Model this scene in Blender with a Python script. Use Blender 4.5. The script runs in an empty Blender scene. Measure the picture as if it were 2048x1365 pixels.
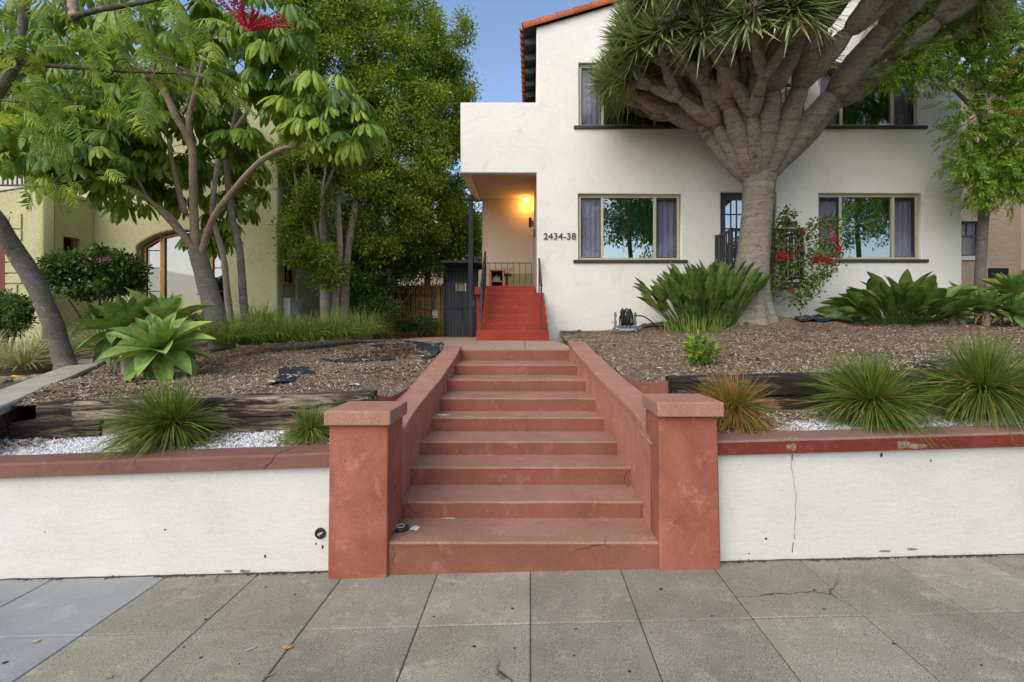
import bpy, bmesh, math, random
import numpy as np
from mathutils import Vector, Matrix, Euler, noise

scene = bpy.context.scene
COL = scene.collection
R = np.random.default_rng(11)
random.seed(11)
PI = math.pi
E, HV, CU, F = 1.65, 658.0, 1060.0, 1000.0     # eye height, horizon row, centre column, focal length in photo pixels

# ------------------------------------------------------------------ camera, sky, sun, exposure
cam_data = bpy.data.cameras.new('camera')
cam_data.sensor_width = 36.0
cam_data.lens = 36.0 * F / 2048.0
cam_data.shift_x = (1024 - CU) / 2048.0
cam_data.shift_y = -(682.5 - HV) / 2048.0
cam_data.clip_start = 0.05
cam_data.clip_end = 2000
cam = bpy.data.objects.new('camera', cam_data)
cam.location = (0, 0, E)
cam.rotation_euler = (math.radians(90), 0, 0)
COL.objects.link(cam)
scene.camera = cam

SUN_EL, SUN_AZ = math.radians(42), math.radians(207)   # azimuth clockwise from +Y; the sun stands behind the photographer, a little to the left
world = bpy.data.worlds.new('World')
scene.world = world
world.use_nodes = True
wn = world.node_tree
for n in list(wn.nodes):
    wn.nodes.remove(n)
sky_n = wn.nodes.new('ShaderNodeTexSky')
sky_n.sky_type = 'NISHITA'
sky_n.sun_disc = False
sky_n.sun_elevation = SUN_EL
sky_n.sun_rotation = SUN_AZ
sky_n.air_density = 1.0
sky_n.dust_density = 1.6
sky_n.ozone_density = 1.6
bg = wn.nodes.new('ShaderNodeBackground')
bg.inputs['Strength'].default_value = 0.15
wo = wn.nodes.new('ShaderNodeOutputWorld')
wn.links.new(sky_n.outputs[0], bg.inputs[0])
wn.links.new(bg.outputs[0], wo.inputs[0])

sun_d = bpy.data.lights.new('sun', 'SUN')
sun_d.energy = 1.3
sun_d.angle = math.radians(75)
sun_d.color = (1.0, 0.92, 0.79)
sun = bpy.data.objects.new('sun', sun_d)
sdir = Vector((math.sin(SUN_AZ) * math.cos(SUN_EL), math.cos(SUN_AZ) * math.cos(SUN_EL), math.sin(SUN_EL)))
sun.rotation_euler = sdir.to_track_quat('Z', 'Y').to_euler()
sun.location = sdir * 60
COL.objects.link(sun)

scene.view_settings.view_transform = 'Standard'
scene.view_settings.look = 'None'
scene.view_settings.gamma = 1.0
scene.view_settings.use_curve_mapping = False
scene.view_settings.exposure = 0.70
scene.render.engine = 'CYCLES'
scene.cycles.use_denoising = True
scene.cycles.max_bounces = 8
scene.cycles.transparent_max_bounces = 16
scene.cycles.sample_clamp_indirect = 6.0


def P(u, v, y):
    """the place at distance y that the photograph shows at column u, row v"""
    return Vector(((u - CU) / F * y, y, E - (v - HV) / F * y))


def X(u, y):
    return (u - CU) / F * y


def Z(v, y):
    return E - (v - HV) / F * y


# ------------------------------------------------------------------ objects
def origin(o):
    v = Vector((0, 0, 0))
    while o is not None:
        v += o.location
        o = o.parent
    return v


def tag(o, label=None, cat=None, group=None, kind=None):
    if label:
        o['label'] = label
    if cat:
        o['category'] = cat
    if group:
        o['group'] = group
    if kind:
        o['kind'] = kind
    return o


def thing(name, label, cat, loc=(0, 0, 0), group=None):
    o = bpy.data.objects.new(name, None)
    o.empty_display_size = 0.1
    o.location = loc
    COL.objects.link(o)
    return tag(o, label, cat, group)


def mesh_of(name, V, Fc, mat, smooth=False):
    me = bpy.data.meshes.new(name)
    if isinstance(Fc, np.ndarray):
        V = np.asarray(V, dtype=np.float32)
        n, k = Fc.shape
        me.vertices.add(len(V))
        me.vertices.foreach_set('co', V.ravel())
        me.loops.add(n * k)
        me.loops.foreach_set('vertex_index', Fc.astype(np.int32).ravel())
        me.polygons.add(n)
        me.polygons.foreach_set('loop_start', np.arange(0, n * k, k, dtype=np.int32))
        me.polygons.foreach_set('loop_total', np.full(n, k, dtype=np.int32))
        me.update(calc_edges=True)
    else:
        me.from_pydata([tuple(v) for v in V], [], [tuple(f) for f in Fc])
        me.update()
    if smooth:
        me.polygons.foreach_set('use_smooth', np.ones(len(me.polygons), dtype=bool))
    if mat is not None:
        for m in (mat if isinstance(mat, (list, tuple)) else [mat]):
            me.materials.append(m)
    return me


def mk(name, V, Fc, mat, parent=None, smooth=False, bevel=0.0, seg=2, loc=None):
    """one mesh object; V in world places (moved into the parent's frame), or about loc when that is given"""
    if loc is None:
        off = origin(parent) if parent is not None else Vector((0, 0, 0))
        if isinstance(Fc, np.ndarray):
            V = np.asarray(V) - np.array(off)
        else:
            V = [Vector(v) - off for v in V]
    me = mesh_of(name, V, Fc, mat, smooth)
    o = bpy.data.objects.new(name, me)
    COL.objects.link(o)
    if parent is not None:
        o.parent = parent
    if loc is not None:
        o.location = Vector(loc) - (origin(parent) if parent is not None else Vector((0, 0, 0)))
    if bevel:
        b = o.modifiers.new('bevel', 'BEVEL')
        b.width = bevel
        b.segments = seg
        b.limit_method = 'ANGLE'
        b.angle_limit = math.radians(40)
        b.harden_normals = False
    return o


def inst(name, me, parent, mtx):
    o = bpy.data.objects.new(name, me)
    COL.objects.link(o)
    o.parent = parent
    o.matrix_basis = Matrix.Translation(-origin(parent)) @ mtx
    return o


class MB:
    def __init__(self):
        self.V, self.F = [], []

    def add(self, V, Fc):
        b = len(self.V)
        self.V += [Vector(v) for v in V]
        self.F += [[i + b for i in f] for f in Fc]
        return self

    def box(self, x0, x1, y0, y1, z0, z1):
        return self.hexa([(x0, y0, z0), (x1, y0, z0), (x1, y1, z0), (x0, y1, z0), (x0, y0, z1), (x1, y0, z1), (x1, y1, z1), (x0, y1, z1)])

    def hexa(self, p):
        return self.add(p, [(3, 2, 1, 0), (4, 5, 6, 7), (0, 1, 5, 4), (1, 2, 6, 5), (2, 3, 7, 6), (3, 0, 4, 7)])

    def bar(self, a, b, w, h=None):
        """a square bar from a to b"""
        a, b = Vector(a), Vector(b)
        h = w if h is None else h
        d = (b - a).normalized()
        s = d.cross(Vector((0, 0, 1)))
        if s.length < 1e-3:
            s = Vector((1, 0, 0))
        s.normalize()
        t = s.cross(d).normalized()
        s, t = s * w / 2, t * h / 2
        return self.hexa([a - s - t, a + s - t, b + s - t, b - s - t, a - s + t, a + s + t, b + s + t, b - s + t])

    def tube(self, pts, rad, n=8, cap=True, wob=0.0):
        V, Fc = tube(pts, rad, n, cap, wob)
        return self.add(V, Fc)

    def obj(self, name, mat, parent=None, **k):
        return mk(name, self.V, self.F, mat, parent, **k)


def tube(pts, rad, n=8, cap=True, wob=0.0):
    pts = [Vector(p) for p in pts]
    if not isinstance(rad, (list, tuple)):
        rad = [rad] * len(pts)
    V, Fc = [], []
    d = (pts[1] - pts[0]).normalized()
    s = d.orthogonal().normalized()
    for i, p in enumerate(pts):
        a = pts[max(i - 1, 0)]
        b = pts[min(i + 1, len(pts) - 1)]
        d = (b - a).normalized()
        s = (s - d * s.dot(d)).normalized()
        t = d.cross(s)
        for k in range(n):
            an = 2 * PI * k / n
            q = s * math.cos(an) + t * math.sin(an)
            r = rad[i]
            if wob:
                r *= 1 + wob * noise.noise((p + q * r) * (1.2 / max(r, .02) * .25))
            V.append(p + q * r)
    for i in range(len(pts) - 1):
        for k in range(n):
            k2 = (k + 1) % n
            Fc.append((i * n + k, i * n + k2, (i + 1) * n + k2, (i + 1) * n + k))
    if cap:
        Fc.append(tuple(range(n - 1, -1, -1)))
        Fc.append(tuple((len(pts) - 1) * n + k for k in range(n)))
    return V, Fc


def smooth_path(pts, k=5):
    """Catmull-Rom through the points"""
    pts = [Vector(p) for p in pts]
    q = [pts[0] * 2 - pts[1]] + pts + [pts[-1] * 2 - pts[-2]]
    out = []
    for i in range(1, len(q) - 2):
        for j in range(k):
            t = j / k
            a, b, c, d = q[i - 1], q[i], q[i + 1], q[i + 2]
            out.append(0.5 * ((2 * b) + (c - a) * t + (2 * a - 5 * b + 4 * c - d) * t * t + (3 * b - a - 3 * c + d) * t ** 3))
    out.append(pts[-1])
    return out


def lerps(a, n):
    """stretch a short list of values to n values"""
    return [float(x) for x in np.interp(np.linspace(0, 1, n), np.linspace(0, 1, len(a)), a)]


def limb(mb, pts, rad, n=8, k=5, wob=0.0):
    p = smooth_path(pts, k)
    mb.tube(p, lerps(rad, len(p)), n, True, wob)
    return mb


def wall_solid(name, outer, holes, y0, y1, mat, parent, bevel=0.0):
    """an upright wall between y0 and y1 with an outline and openings given in (x, z)"""
    cu = bpy.data.curves.new(name, 'CURVE')
    cu.dimensions = '2D'
    cu.fill_mode = 'BOTH'
    cu.extrude = (y1 - y0) / 2 - bevel
    cu.bevel_depth = bevel
    cu.bevel_resolution = 2
    cu.offset = -bevel
    for poly in [outer] + holes:
        s = cu.splines.new('POLY')
        s.points.add(len(poly) - 1)
        for q, (a, b) in zip(s.points, poly):
            q.co = (a, b, 0, 1)
        s.use_cyclic_u = True
    tmp = bpy.data.objects.new('tmp', cu)
    COL.objects.link(tmp)
    dg = bpy.context.evaluated_depsgraph_get()
    me = bpy.data.meshes.new_from_object(tmp.evaluated_get(dg))
    bpy.data.objects.remove(tmp)
    off = origin(parent) if parent is not None else Vector((0, 0, 0))
    me.transform(Matrix.Translation(Vector((0, (y0 + y1) / 2, 0)) - off) @ Matrix.Rotation(PI / 2, 4, 'X'))
    me.materials.clear()
    me.materials.append(mat)
    me.name = name
    o = bpy.data.objects.new(name, me)
    COL.objects.link(o)
    if parent is not None:
        o.parent = parent
    return o


def rect(x0, x1, z0, z1):
    return [(x0, z0), (x1, z0), (x1, z1), (x0, z1)]


def text_obj(name, body, x, y, z, size, mat, parent, depth=0.008, align='LEFT', space=1.0):
    cu = bpy.data.curves.new(name, 'FONT')
    cu.body = body
    cu.size = size
    cu.extrude = depth
    cu.align_x = align
    cu.space_character = space
    tmp = bpy.data.objects.new('tmp', cu)
    COL.objects.link(tmp)
    dg = bpy.context.evaluated_depsgraph_get()
    me = bpy.data.meshes.new_from_object(tmp.evaluated_get(dg))
    bpy.data.objects.remove(tmp)
    off = origin(parent) if parent is not None else Vector((0, 0, 0))
    me.transform(Matrix.Translation(Vector((x, y, z)) - off) @ Matrix.Rotation(PI / 2, 4, 'X'))
    me.materials.clear()
    me.materials.append(mat)
    o = bpy.data.objects.new(name, me)
    COL.objects.link(o)
    o.parent = parent
    return o


# ------------------------------------------------------------------ materials
def node_mat(name):
    m = bpy.data.materials.new(name)
    m.use_nodes = True
    nt = m.node_tree
    b = nt.nodes['Principled BSDF']
    return m, nt, b


def c4(c):
    return (c[0], c[1], c[2], 1)


def noise_n(nt, scale, detail=4, stretch=None, rough=0.6, dist=0.0, obj=False):
    n = nt.nodes.new('ShaderNodeTexNoise')
    n.inputs['Scale'].default_value = scale
    n.inputs['Detail'].default_value = detail
    n.inputs['Roughness'].default_value = rough
    n.inputs['Distortion'].default_value = dist
    if obj:
        g = nt.nodes.new('ShaderNodeTexCoord')
        src = g.outputs['Object']
    else:
        g = nt.nodes.new('ShaderNodeNewGeometry')
        src = g.outputs['Position']
    if stretch:
        mp = nt.nodes.new('ShaderNodeMapping')
        mp.inputs['Scale'].default_value = stretch
        nt.links.new(src, mp.inputs['Vector'])
        src = mp.outputs[0]
    nt.links.new(src, n.inputs['Vector'])
    return n


def ramp_n(nt, fac, a, b):
    r = nt.nodes.new('ShaderNodeMapRange')
    r.inputs['From Min'].default_value = a
    r.inputs['From Max'].default_value = b
    nt.links.new(fac, r.inputs['Value'])
    return r.outputs[0]


def mix_n(nt, fac, a, b, mode='MIX'):
    m = nt.nodes.new('ShaderNodeMix')
    m.data_type = 'RGBA'
    m.blend_type = mode
    for s, v in ((m.inputs[6], a), (m.inputs[7], b)):
        if isinstance(v, (tuple, list)):
            s.default_value = c4(v)
        else:
            nt.links.new(v, s)
    if isinstance(fac, (int, float)):
        m.inputs[0].default_value = fac
    else:
        nt.links.new(fac, m.inputs[0])
    return m.outputs[2]


def bump_n(nt, b, hs, strength, dist=0.01):
    """hs: list of (socket, weight)"""
    tot = None
    for s, w in hs:
        mu = nt.nodes.new('ShaderNodeMath')
        mu.operation = 'MULTIPLY'
        mu.inputs[1].default_value = w
        nt.links.new(s, mu.inputs[0])
        if tot is None:
            tot = mu.outputs[0]
        else:
            ad = nt.nodes.new('ShaderNodeMath')
            nt.links.new(tot, ad.inputs[0])
            nt.links.new(mu.outputs[0], ad.inputs[1])
            tot = ad.outputs[0]
    bp = nt.nodes.new('ShaderNodeBump')
    bp.inputs['Strength'].default_value = strength
    bp.inputs['Distance'].default_value = dist
    nt.links.new(tot, bp.inputs['Height'])
    nt.links.new(bp.outputs[0], b.inputs['Normal'])


def surf(name, c1, c2=None, scale=2.0, c3=None, scale3=9.0, lo3=.55, hi3=.7, rough=.85, spec=.3, fine=60.0, fine_amt=.12, bump=.3, bdist=.006,
         stretch=None, stretch3=None, bscale=None, metal=0.0, obj=False, big=.35, coat=0.0):
    """a weathered surface: two broad tones, patches of a third, fine grain and relief"""
    m, nt, b = node_mat(name)
    c2 = c2 or tuple(x * .8 for x in c1)
    n1 = noise_n(nt, scale, 5, stretch, .65, big, obj)
    col = mix_n(nt, ramp_n(nt, n1.outputs[0], .35, .68), c1, c2)
    if c3 is not None:
        n3 = noise_n(nt, scale3, 6, stretch3 or stretch, .68, .6, obj)
        col = mix_n(nt, ramp_n(nt, n3.outputs[0], lo3, hi3), col, c3)
    nf = noise_n(nt, fine, 3, stretch, .7, 0, obj)
    col = mix_n(nt, fine_amt, col, mix_n(nt, 1.0, col, ramp_to_col(nt, nf.outputs[0]), 'OVERLAY'))
    nt.links.new(col, b.inputs['Base Color'])
    b.inputs['Roughness'].default_value = rough
    b.inputs['Specular IOR Level'].default_value = spec
    b.inputs['Metallic'].default_value = metal
    if bump:
        nb = noise_n(nt, bscale or fine * .5, 5, stretch, .65, 0, obj)
        bump_n(nt, b, [(nb.outputs[0], 1.0), (n1.outputs[0], 1.2)], bump, bdist)
    return m


def ramp_to_col(nt, s):
    r = nt.nodes.new('ShaderNodeMapRange')
    r.inputs['From Min'].default_value = .3
    r.inputs['From Max'].default_value = .7
    nt.links.new(s, r.inputs['Value'])
    cb = nt.nodes.new('ShaderNodeCombineColor')
    for i in range(3):
        nt.links.new(r.outputs[0], cb.inputs[i])
    return cb.outputs[0]


def leaf_mat(name, cols, rough=.45, trans=.25, spec=.4, obj_random=False, shade_patch=0.0):
    """leaf colours drawn leaf by leaf, with a share of light passing through"""
    m, nt, b = node_mat(name)
    if cols[0][1] > cols[0][0] and cols[0][1] > cols[0][2]:        # green foliage
        cols = [(r_ * 1.62, g_ * 1.42, b_ * 1.15) for r_, g_, b_ in cols]
    g = nt.nodes.new('ShaderNodeNewGeometry')
    src = g.outputs['Random Per Island']
    if obj_random:
        oi = nt.nodes.new('ShaderNodeObjectInfo')
        src = oi.outputs['Random']
    cr = nt.nodes.new('ShaderNodeValToRGB')
    el = cr.color_ramp.elements
    while len(el) < len(cols):
        el.new(.5)
    for i, c in enumerate(cols):
        el[i].position = i / max(len(cols) - 1, 1)
        el[i].color = c4(c)
    nt.links.new(src, cr.inputs[0])
    col = cr.outputs[0]
    if shade_patch:                                         # dark patches of older leaf tone, painted in as shaded depth of the crown
        na = noise_n(nt, 1.9, 3, None, .65)
        dk = mix_n(nt, 1.0, col, (.40, .48, .5), 'MULTIPLY')
        col = mix_n(nt, ramp_n(nt, na.outputs[0], .60, .40), col, mix_n(nt, shade_patch, col, dk))
    n = noise_n(nt, 14, 3, None, .6, 0, obj_random)
    col = mix_n(nt, .35, col, mix_n(nt, 1.0, col, ramp_to_col(nt, n.outputs[0]), 'OVERLAY'))
    nt.links.new(col, b.inputs['Base Color'])
    b.inputs['Roughness'].default_value = rough
    b.inputs['Specular IOR Level'].default_value = spec
    if trans:
        tr = nt.nodes.new('ShaderNodeBsdfTranslucent')
        bright = mix_n(nt, .5, col, (min(1, cols[-1][0] * 1.6), min(1, cols[-1][1] * 1.6), cols[-1][2]))
        nt.links.new(bright, tr.inputs['Color'])
        mx = nt.nodes.new('ShaderNodeMixShader')
        mx.inputs[0].default_value = trans
        nt.links.new(b.outputs[0], mx.inputs[1])
        nt.links.new(tr.outputs[0], mx.inputs[2])
        nt.links.new(mx.outputs[0], nt.nodes['Material Output'].inputs[0])
    return m


def glass_mat(name, refl=.3, tint=(.8, .85, .82)):
    m, nt, b = node_mat(name)
    nt.nodes.remove(b)
    t = nt.nodes.new('ShaderNodeBsdfTransparent')
    t.inputs[0].default_value = c4(tint)
    g = nt.nodes.new('ShaderNodeBsdfGlossy')
    g.inputs['Roughness'].default_value = .005
    lw = nt.nodes.new('ShaderNodeLayerWeight')
    lw.inputs['Blend'].default_value = .12
    mr = nt.nodes.new('ShaderNodeMapRange')
    mr.inputs['To Min'].default_value = refl
    mr.inputs['To Max'].default_value = 1.0
    nt.links.new(lw.outputs['Fresnel'], mr.inputs['Value'])
    n = noise_n(nt, 1.3, 1)
    bp = nt.nodes.new('ShaderNodeBump')
    bp.inputs['Strength'].default_value = .02
    bp.inputs['Distance'].default_value = .02
    nt.links.new(n.outputs[0], bp.inputs['Height'])
    nt.links.new(bp.outputs[0], g.inputs['Normal'])
    mx = nt.nodes.new('ShaderNodeMixShader')
    nt.links.new(mr.outputs[0], mx.inputs[0])
    nt.links.new(t.outputs[0], mx.inputs[1])
    nt.links.new(g.outputs[0], mx.inputs[2])
    nt.links.new(mx.outputs[0], nt.nodes['Material Output'].inputs[0])
    return m


def crack_col(nt, col, scale, dark, width=.012, keep=(.52, .62)):
    """fine wandering cracks, present only here and there"""
    g = nt.nodes.new('ShaderNodeNewGeometry')
    nz = noise_n(nt, scale * 2.2, 4)
    ad = nt.nodes.new('ShaderNodeVectorMath')
    ad.operation = 'MULTIPLY_ADD'
    nt.links.new(nz.outputs['Color'], ad.inputs[0])
    ad.inputs[1].default_value = (.35, .35, .35)
    nt.links.new(g.outputs['Position'], ad.inputs[2])
    vo = nt.nodes.new('ShaderNodeTexVoronoi')
    vo.feature = 'DISTANCE_TO_EDGE'
    vo.inputs['Scale'].default_value = scale
    nt.links.new(ad.outputs[0], vo.inputs['Vector'])
    line = ramp_n(nt, vo.outputs['Distance'], width, 0.0)
    msk = ramp_n(nt, noise_n(nt, scale * .9, 2).outputs[0], keep[0], keep[1])
    mu = nt.nodes.new('ShaderNodeMath')
    mu.operation = 'MULTIPLY'
    nt.links.new(line, mu.inputs[0])
    nt.links.new(msk, mu.inputs[1])
    return mix_n(nt, mu.outputs[0], col, dark), mu.outputs[0]


def concrete(name, c1, c2, c3, scale=1.6, grain=150, grain_amt=.5, cracks=1.1, bump=.25, crack_keep=(.55, .66), c4_=None, rough=.9, crack_dark=(.03, .028, .025), hi3=.72, lo3=.56, per_obj=0.0):
    m, nt, b = node_mat(name)
    n1 = noise_n(nt, scale, 6, None, .65, .4)
    col = mix_n(nt, ramp_n(nt, n1.outputs[0], .35, .66), c1, c2)
    n3 = noise_n(nt, scale * 3.1, 7, None, .7, .3)
    col = mix_n(nt, ramp_n(nt, n3.outputs[0], lo3, hi3), col, c3)
    if c4_:
        n5 = noise_n(nt, scale * 1.7, 8, (1, 1.6, 1), .72, .5)
        col = mix_n(nt, ramp_n(nt, n5.outputs[0], .6, .74), col, c4_)
    if per_obj:
        oi = nt.nodes.new('ShaderNodeObjectInfo')
        hs_ = nt.nodes.new('ShaderNodeHueSaturation')
        mr_ = nt.nodes.new('ShaderNodeMapRange')
        mr_.inputs['To Min'].default_value = 1 - per_obj
        mr_.inputs['To Max'].default_value = 1 + per_obj
        nt.links.new(oi.outputs['Random'], mr_.inputs['Value'])
        nt.links.new(mr_.outputs[0], hs_.inputs['Value'])
        nt.links.new(col, hs_.inputs['Color'])
        col = hs_.outputs[0]
    nf = noise_n(nt, grain, 2, None, .8)
    col = mix_n(nt, grain_amt, col, mix_n(nt, 1.0, col, ramp_to_col(nt, nf.outputs[0]), 'OVERLAY'))
    hs = [(nf.outputs[0], .5), (n1.outputs[0], .8)]
    if cracks:
        col, ck = crack_col(nt, col, cracks, crack_dark, .007, crack_keep)
        hs.append((ck, -1.0))
    nt.links.new(col, b.inputs['Base Color'])
    b.inputs['Roughness'].default_value = rough
    b.inputs['Specular IOR Level'].default_value = .25
    bump_n(nt, b, hs, bump, .006)
    return m


M = {}
M['stucco'] = surf('white_stucco', (.80, .775, .715), (.735, .71, .65), .8, (.62, .60, .545), 2.3, .56, .80, .9, .2, 26, .10, .8, .014, bscale=9)
M['wall_white'] = surf('painted_white_wall', (.635, .625, .585), (.575, .562, .52), 1.3, (.44, .41, .345), 5, .62, .80, .8, .3, 60, .12, .6, .007, (1, 1, 2.2), bscale=13)
M['wall_patch'] = surf('wall_patch', (.66, .58, .46), (.60, .53, .42), 5)
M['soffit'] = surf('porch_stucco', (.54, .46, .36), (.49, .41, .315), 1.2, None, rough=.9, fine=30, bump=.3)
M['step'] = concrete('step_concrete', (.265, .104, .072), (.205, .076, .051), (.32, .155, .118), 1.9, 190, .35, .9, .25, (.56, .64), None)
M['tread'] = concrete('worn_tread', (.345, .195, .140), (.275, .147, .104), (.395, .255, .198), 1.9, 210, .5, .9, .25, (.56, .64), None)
M['cheek'] = concrete('cheek_plaster', (.46, .205, .15), (.36, .135, .097), (.52, .285, .23), 2.2, 120, .25, 0, .3)
M['pillar'] = concrete('terracotta_plaster', (.39, .14, .095), (.235, .068, .047), (.48, .215, .155), 1.9, 140, .3, 0, .4, c4_=(.36, .135, .095))
M['cap'] = concrete('cap_concrete', (.39, .20, .147), (.32, .155, .112), (.45, .27, .21), 2.4, 210, .45, 0, .3)
M['coping_brown'] = concrete('coping_brown', (.215, .105, .080), (.165, .078, .060), (.235, .14, .112), 1.7, 200, .4, .8, .3, (.6, .68))
M['coping_red'] = concrete('coping_red_paint', (.195, .034, .026), (.15, .028, .021), (.22, .06, .046), 2.1, 90, .25, 0, .3)
M['coping_top'] = concrete('coping_top', (.27, .15, .122), (.22, .12, .098), (.31, .195, .165), 2.1, 200, .4, 0, .3)
M['raw_concrete'] = surf('raw_concrete', (.30, .25, .17), (.20, .165, .115), 14, (.42, .36, .26), 30, .55, .7, .95, .1, 80, .4, 1.0, .02)
M['landing'] = concrete('landing_concrete', (.42, .29, .22), (.36, .24, .18), (.45, .34, .27), 1.4, 160, .3, .7, .2, (.5, .6))
M['red_step'] = concrete('red_step_paint', (.30, .038, .018), (.24, .028, .014), (.34, .06, .032), 2.5, 90, .2, 0, .25, c4_=(.40, .085, .05), rough=.55)
M['slab'] = concrete('pavement_slab', (.30, .278, .218), (.215, .198, .152), (.37, .342, .27), 1.5, 230, .85, .85, .3, (.53, .60), (.46, .42, .34), per_obj=.14)
M['slab_new'] = concrete('new_pavement', (.30, .305, .295), (.235, .245, .24), (.36, .36, .345), 1.2, 240, .35, 0, .2)
M['joint'] = surf('joint_dirt', (.085, .075, .058), (.055, .05, .04), 9)
M['asphalt'] = surf('asphalt', (.05, .05, .05), (.04, .04, .04), 2, fine=200, fine_amt=.4)
M['gravel_base'] = surf('gravel_base', (.50, .50, .50), (.36, .35, .34), 9, (.62, .62, .62), 60, .5, .6, fine=200, fine_amt=.5, bump=.8, bdist=.01)
M['soil'] = surf('soil', (.115, .08, .055), (.08, .055, .038), 3, (.16, .12, .085), 11, rough=.95, fine=90, fine_amt=.4, bump=.8, bdist=.02)
M['mulch'] = surf('mulch_ground', (.25, .185, .13), (.14, .092, .058), 1.7, (.33, .26, .19), 16, .5, .7, .95, .1, 95, .7, 1.0, .025)
M['far_ground'] = surf('far_ground', (.11, .10, .075), (.09, .085, .06), .3)
M['gravel'] = leaf_mat('white_gravel', [(.66, .67, .69), (.82, .82, .83), (.78, .78, .78), (.88, .88, .90)], .7, 0, .3)
M['chip'] = leaf_mat('wood_chip', [(.12, .075, .046), (.23, .165, .108), (.35, .265, .185), (.46, .37, .275), (.60, .51, .41), (.28, .205, .135), (.18, .115, .072)], .85, 0, .2)
M['bark_bit'] = leaf_mat('bark_bit', [(.07, .042, .026), (.16, .085, .045), (.22, .125, .07), (.11, .065, .04)], .9, 0, .2)
M['fabric'] = surf('weed_fabric', (.020, .026, .036), (.035, .042, .055), 5, (.085, .095, .115), 30, .6, .75, .6, .4, 90, .4, .5, .01)
M['timber'] = surf('weathered_timber', (.050, .037, .028), (.020, .015, .012), 2.2, (.34, .275, .195), 3.0, .46, .62, .9, .2, 70, .5, 1.0, .012, (.8, 6, 6), bscale=12)
M['timber_dark'] = surf('creosoted_timber', (.040, .031, .026), (.014, .011, .010), 2.4, (.20, .16, .12), 3.6, .52, .70, .9, .2, 70, .5, 1.0, .012, (.8, 6, 6), bscale=12)
M['brick'] = surf('old_brick', (.26, .085, .055), (.19, .06, .042), 4, (.30, .20, .155), 12, .55, .7, .92, .2, 90, .3, .6, .006)
M['side_cap'] = concrete('old_concrete_cap', (.42, .39, .32), (.34, .31, .25), (.24, .21, .165), 2.3, 160, .4, 1.3, .4, (.5, .6))
M['green'] = surf('green_stucco', (.52, .50, .27), (.45, .435, .225), .8, (.35, .35, .165), 2.2, .55, .75, .95, .15, 30, .2, .9, .015, bscale=16)
M['pink'] = surf('pink_stucco', (.36, .28, .215), (.31, .24, .18), .8, None, rough=.95, fine=20, bump=.9, bdist=.03, bscale=7, stretch=(1, 1, 2.2))
M['cream_wall'] = surf('cream_stucco', (.72, .66, .53), (.66, .60, .48), .8, rough=.95, fine=30, bump=.5)
M['frame'] = surf('khaki_frame', (.50, .455, .315), (.46, .42, .29), 3, rough=.5, spec=.4, fine_amt=.05, bump=.05)
M['sash'] = surf('olive_sash', (.26, .255, .12), (.22, .215, .10), 3, rough=.5, fine_amt=.05, bump=.05)
M['sill'] = surf('dark_sill', (.050, .046, .050), (.038, .035, .038), 3, rough=.5, bump=.1)
M['blue_door'] = surf('slate_door', (.060, .068, .085), (.05, .056, .07), 3, rough=.45, bump=.1)
M['iron'] = surf('black_iron', (.018, .018, .021), (.028, .028, .032), 8, (.07, .06, .055), 40, .6, .75, .5, .5, 90, .3, .3, .003)
M['grey_iron'] = surf('grey_iron', (.05, .052, .058), (.04, .042, .047), 8, rough=.5, bump=.1)
M['gate_wood'] = surf('slate_gate_boards', (.040, .047, .058), (.03, .035, .043), 3, (.075, .078, .07), 6, .6, .75, .7, .3, 60, .35, .5, .006, (5, 5, .7))
M['bamboo'] = leaf_mat('bamboo_cane', [(.20, .105, .035), (.28, .16, .055), (.36, .23, .09), (.15, .085, .035)], .55, 0, .3, True)
M['wood_table'] = surf('oak_table', (.38, .165, .055), (.30, .125, .04), 4, rough=.5, fine=60, fine_amt=.3, bump=.1, stretch=(1, 1, 8))
M['wood_frame'] = surf('varnished_wood', (.42, .22, .07), (.34, .17, .05), 4, rough=.45, fine_amt=.2, bump=.1)
M['tile'] = leaf_mat('clay_tile', [(.40, .095, .04), (.47, .13, .055), (.34, .075, .035), (.43, .15, .08)], .8, 0, .2, True)
M['eave'] = surf('dark_eave', (.045, .044, .05), (.035, .034, .04), 3)
M['rafter'] = surf('rafter', (.16, .16, .165), (.13, .13, .135), 3)
M['glass'] = glass_mat('window_glass', .36, (.72, .82, .76))
M['glass_dark'] = glass_mat('side_glass', .03, (.90, .90, .94))
M['arch_glass'] = glass_mat('arch_glass', .14, (.62, .62, .64))
M['curtain_green'] = surf('green_curtain', (.14, .34, .18), (.06, .18, .09), 3, None, rough=.9, stretch=(8, 1, .3), bump=.2)
M['curtain_grey'] = surf('mauve_curtain', (.29, .285, .335), (.23, .225, .27), 3, None, rough=.9, stretch=(8, 1, .3), bump=.2)
M['sheer'] = surf('sheer_curtain', (.17, .17, .185), (.13, .13, .145), 3, None, rough=.9, stretch=(8, 1, .3), bump=.2)
M['curtain_white'] = surf('white_curtain', (.55, .54, .53), (.48, .47, .46), 3, None, rough=.9, stretch=(8, 1, .3), bump=.2)
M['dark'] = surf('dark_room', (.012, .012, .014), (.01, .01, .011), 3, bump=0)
M['bark_dragon'] = surf('dragon_bark', (.33, .29, .23), (.235, .20, .155), 2.0, (.11, .09, .07), 4.5, .52, .70, .9, .2, 30, .5, 1.0, .024, (1, 1, 4.5), bscale=15)
M['bark_grey'] = surf('grey_bark', (.185, .166, .142), (.125, .110, .094), 3, (.28, .255, .225), 9, .55, .7, .92, .2, 50, .35, .9, .012, (1, 1, 1.8), bscale=22)
M['bark_brown'] = surf('brown_bark', (.34, .265, .19), (.235, .17, .115), 5, (.42, .36, .28), 10, .55, .7, .9, .2, 50, .35, .8, .01, (1, 1, 2.2), bscale=22)
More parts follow.
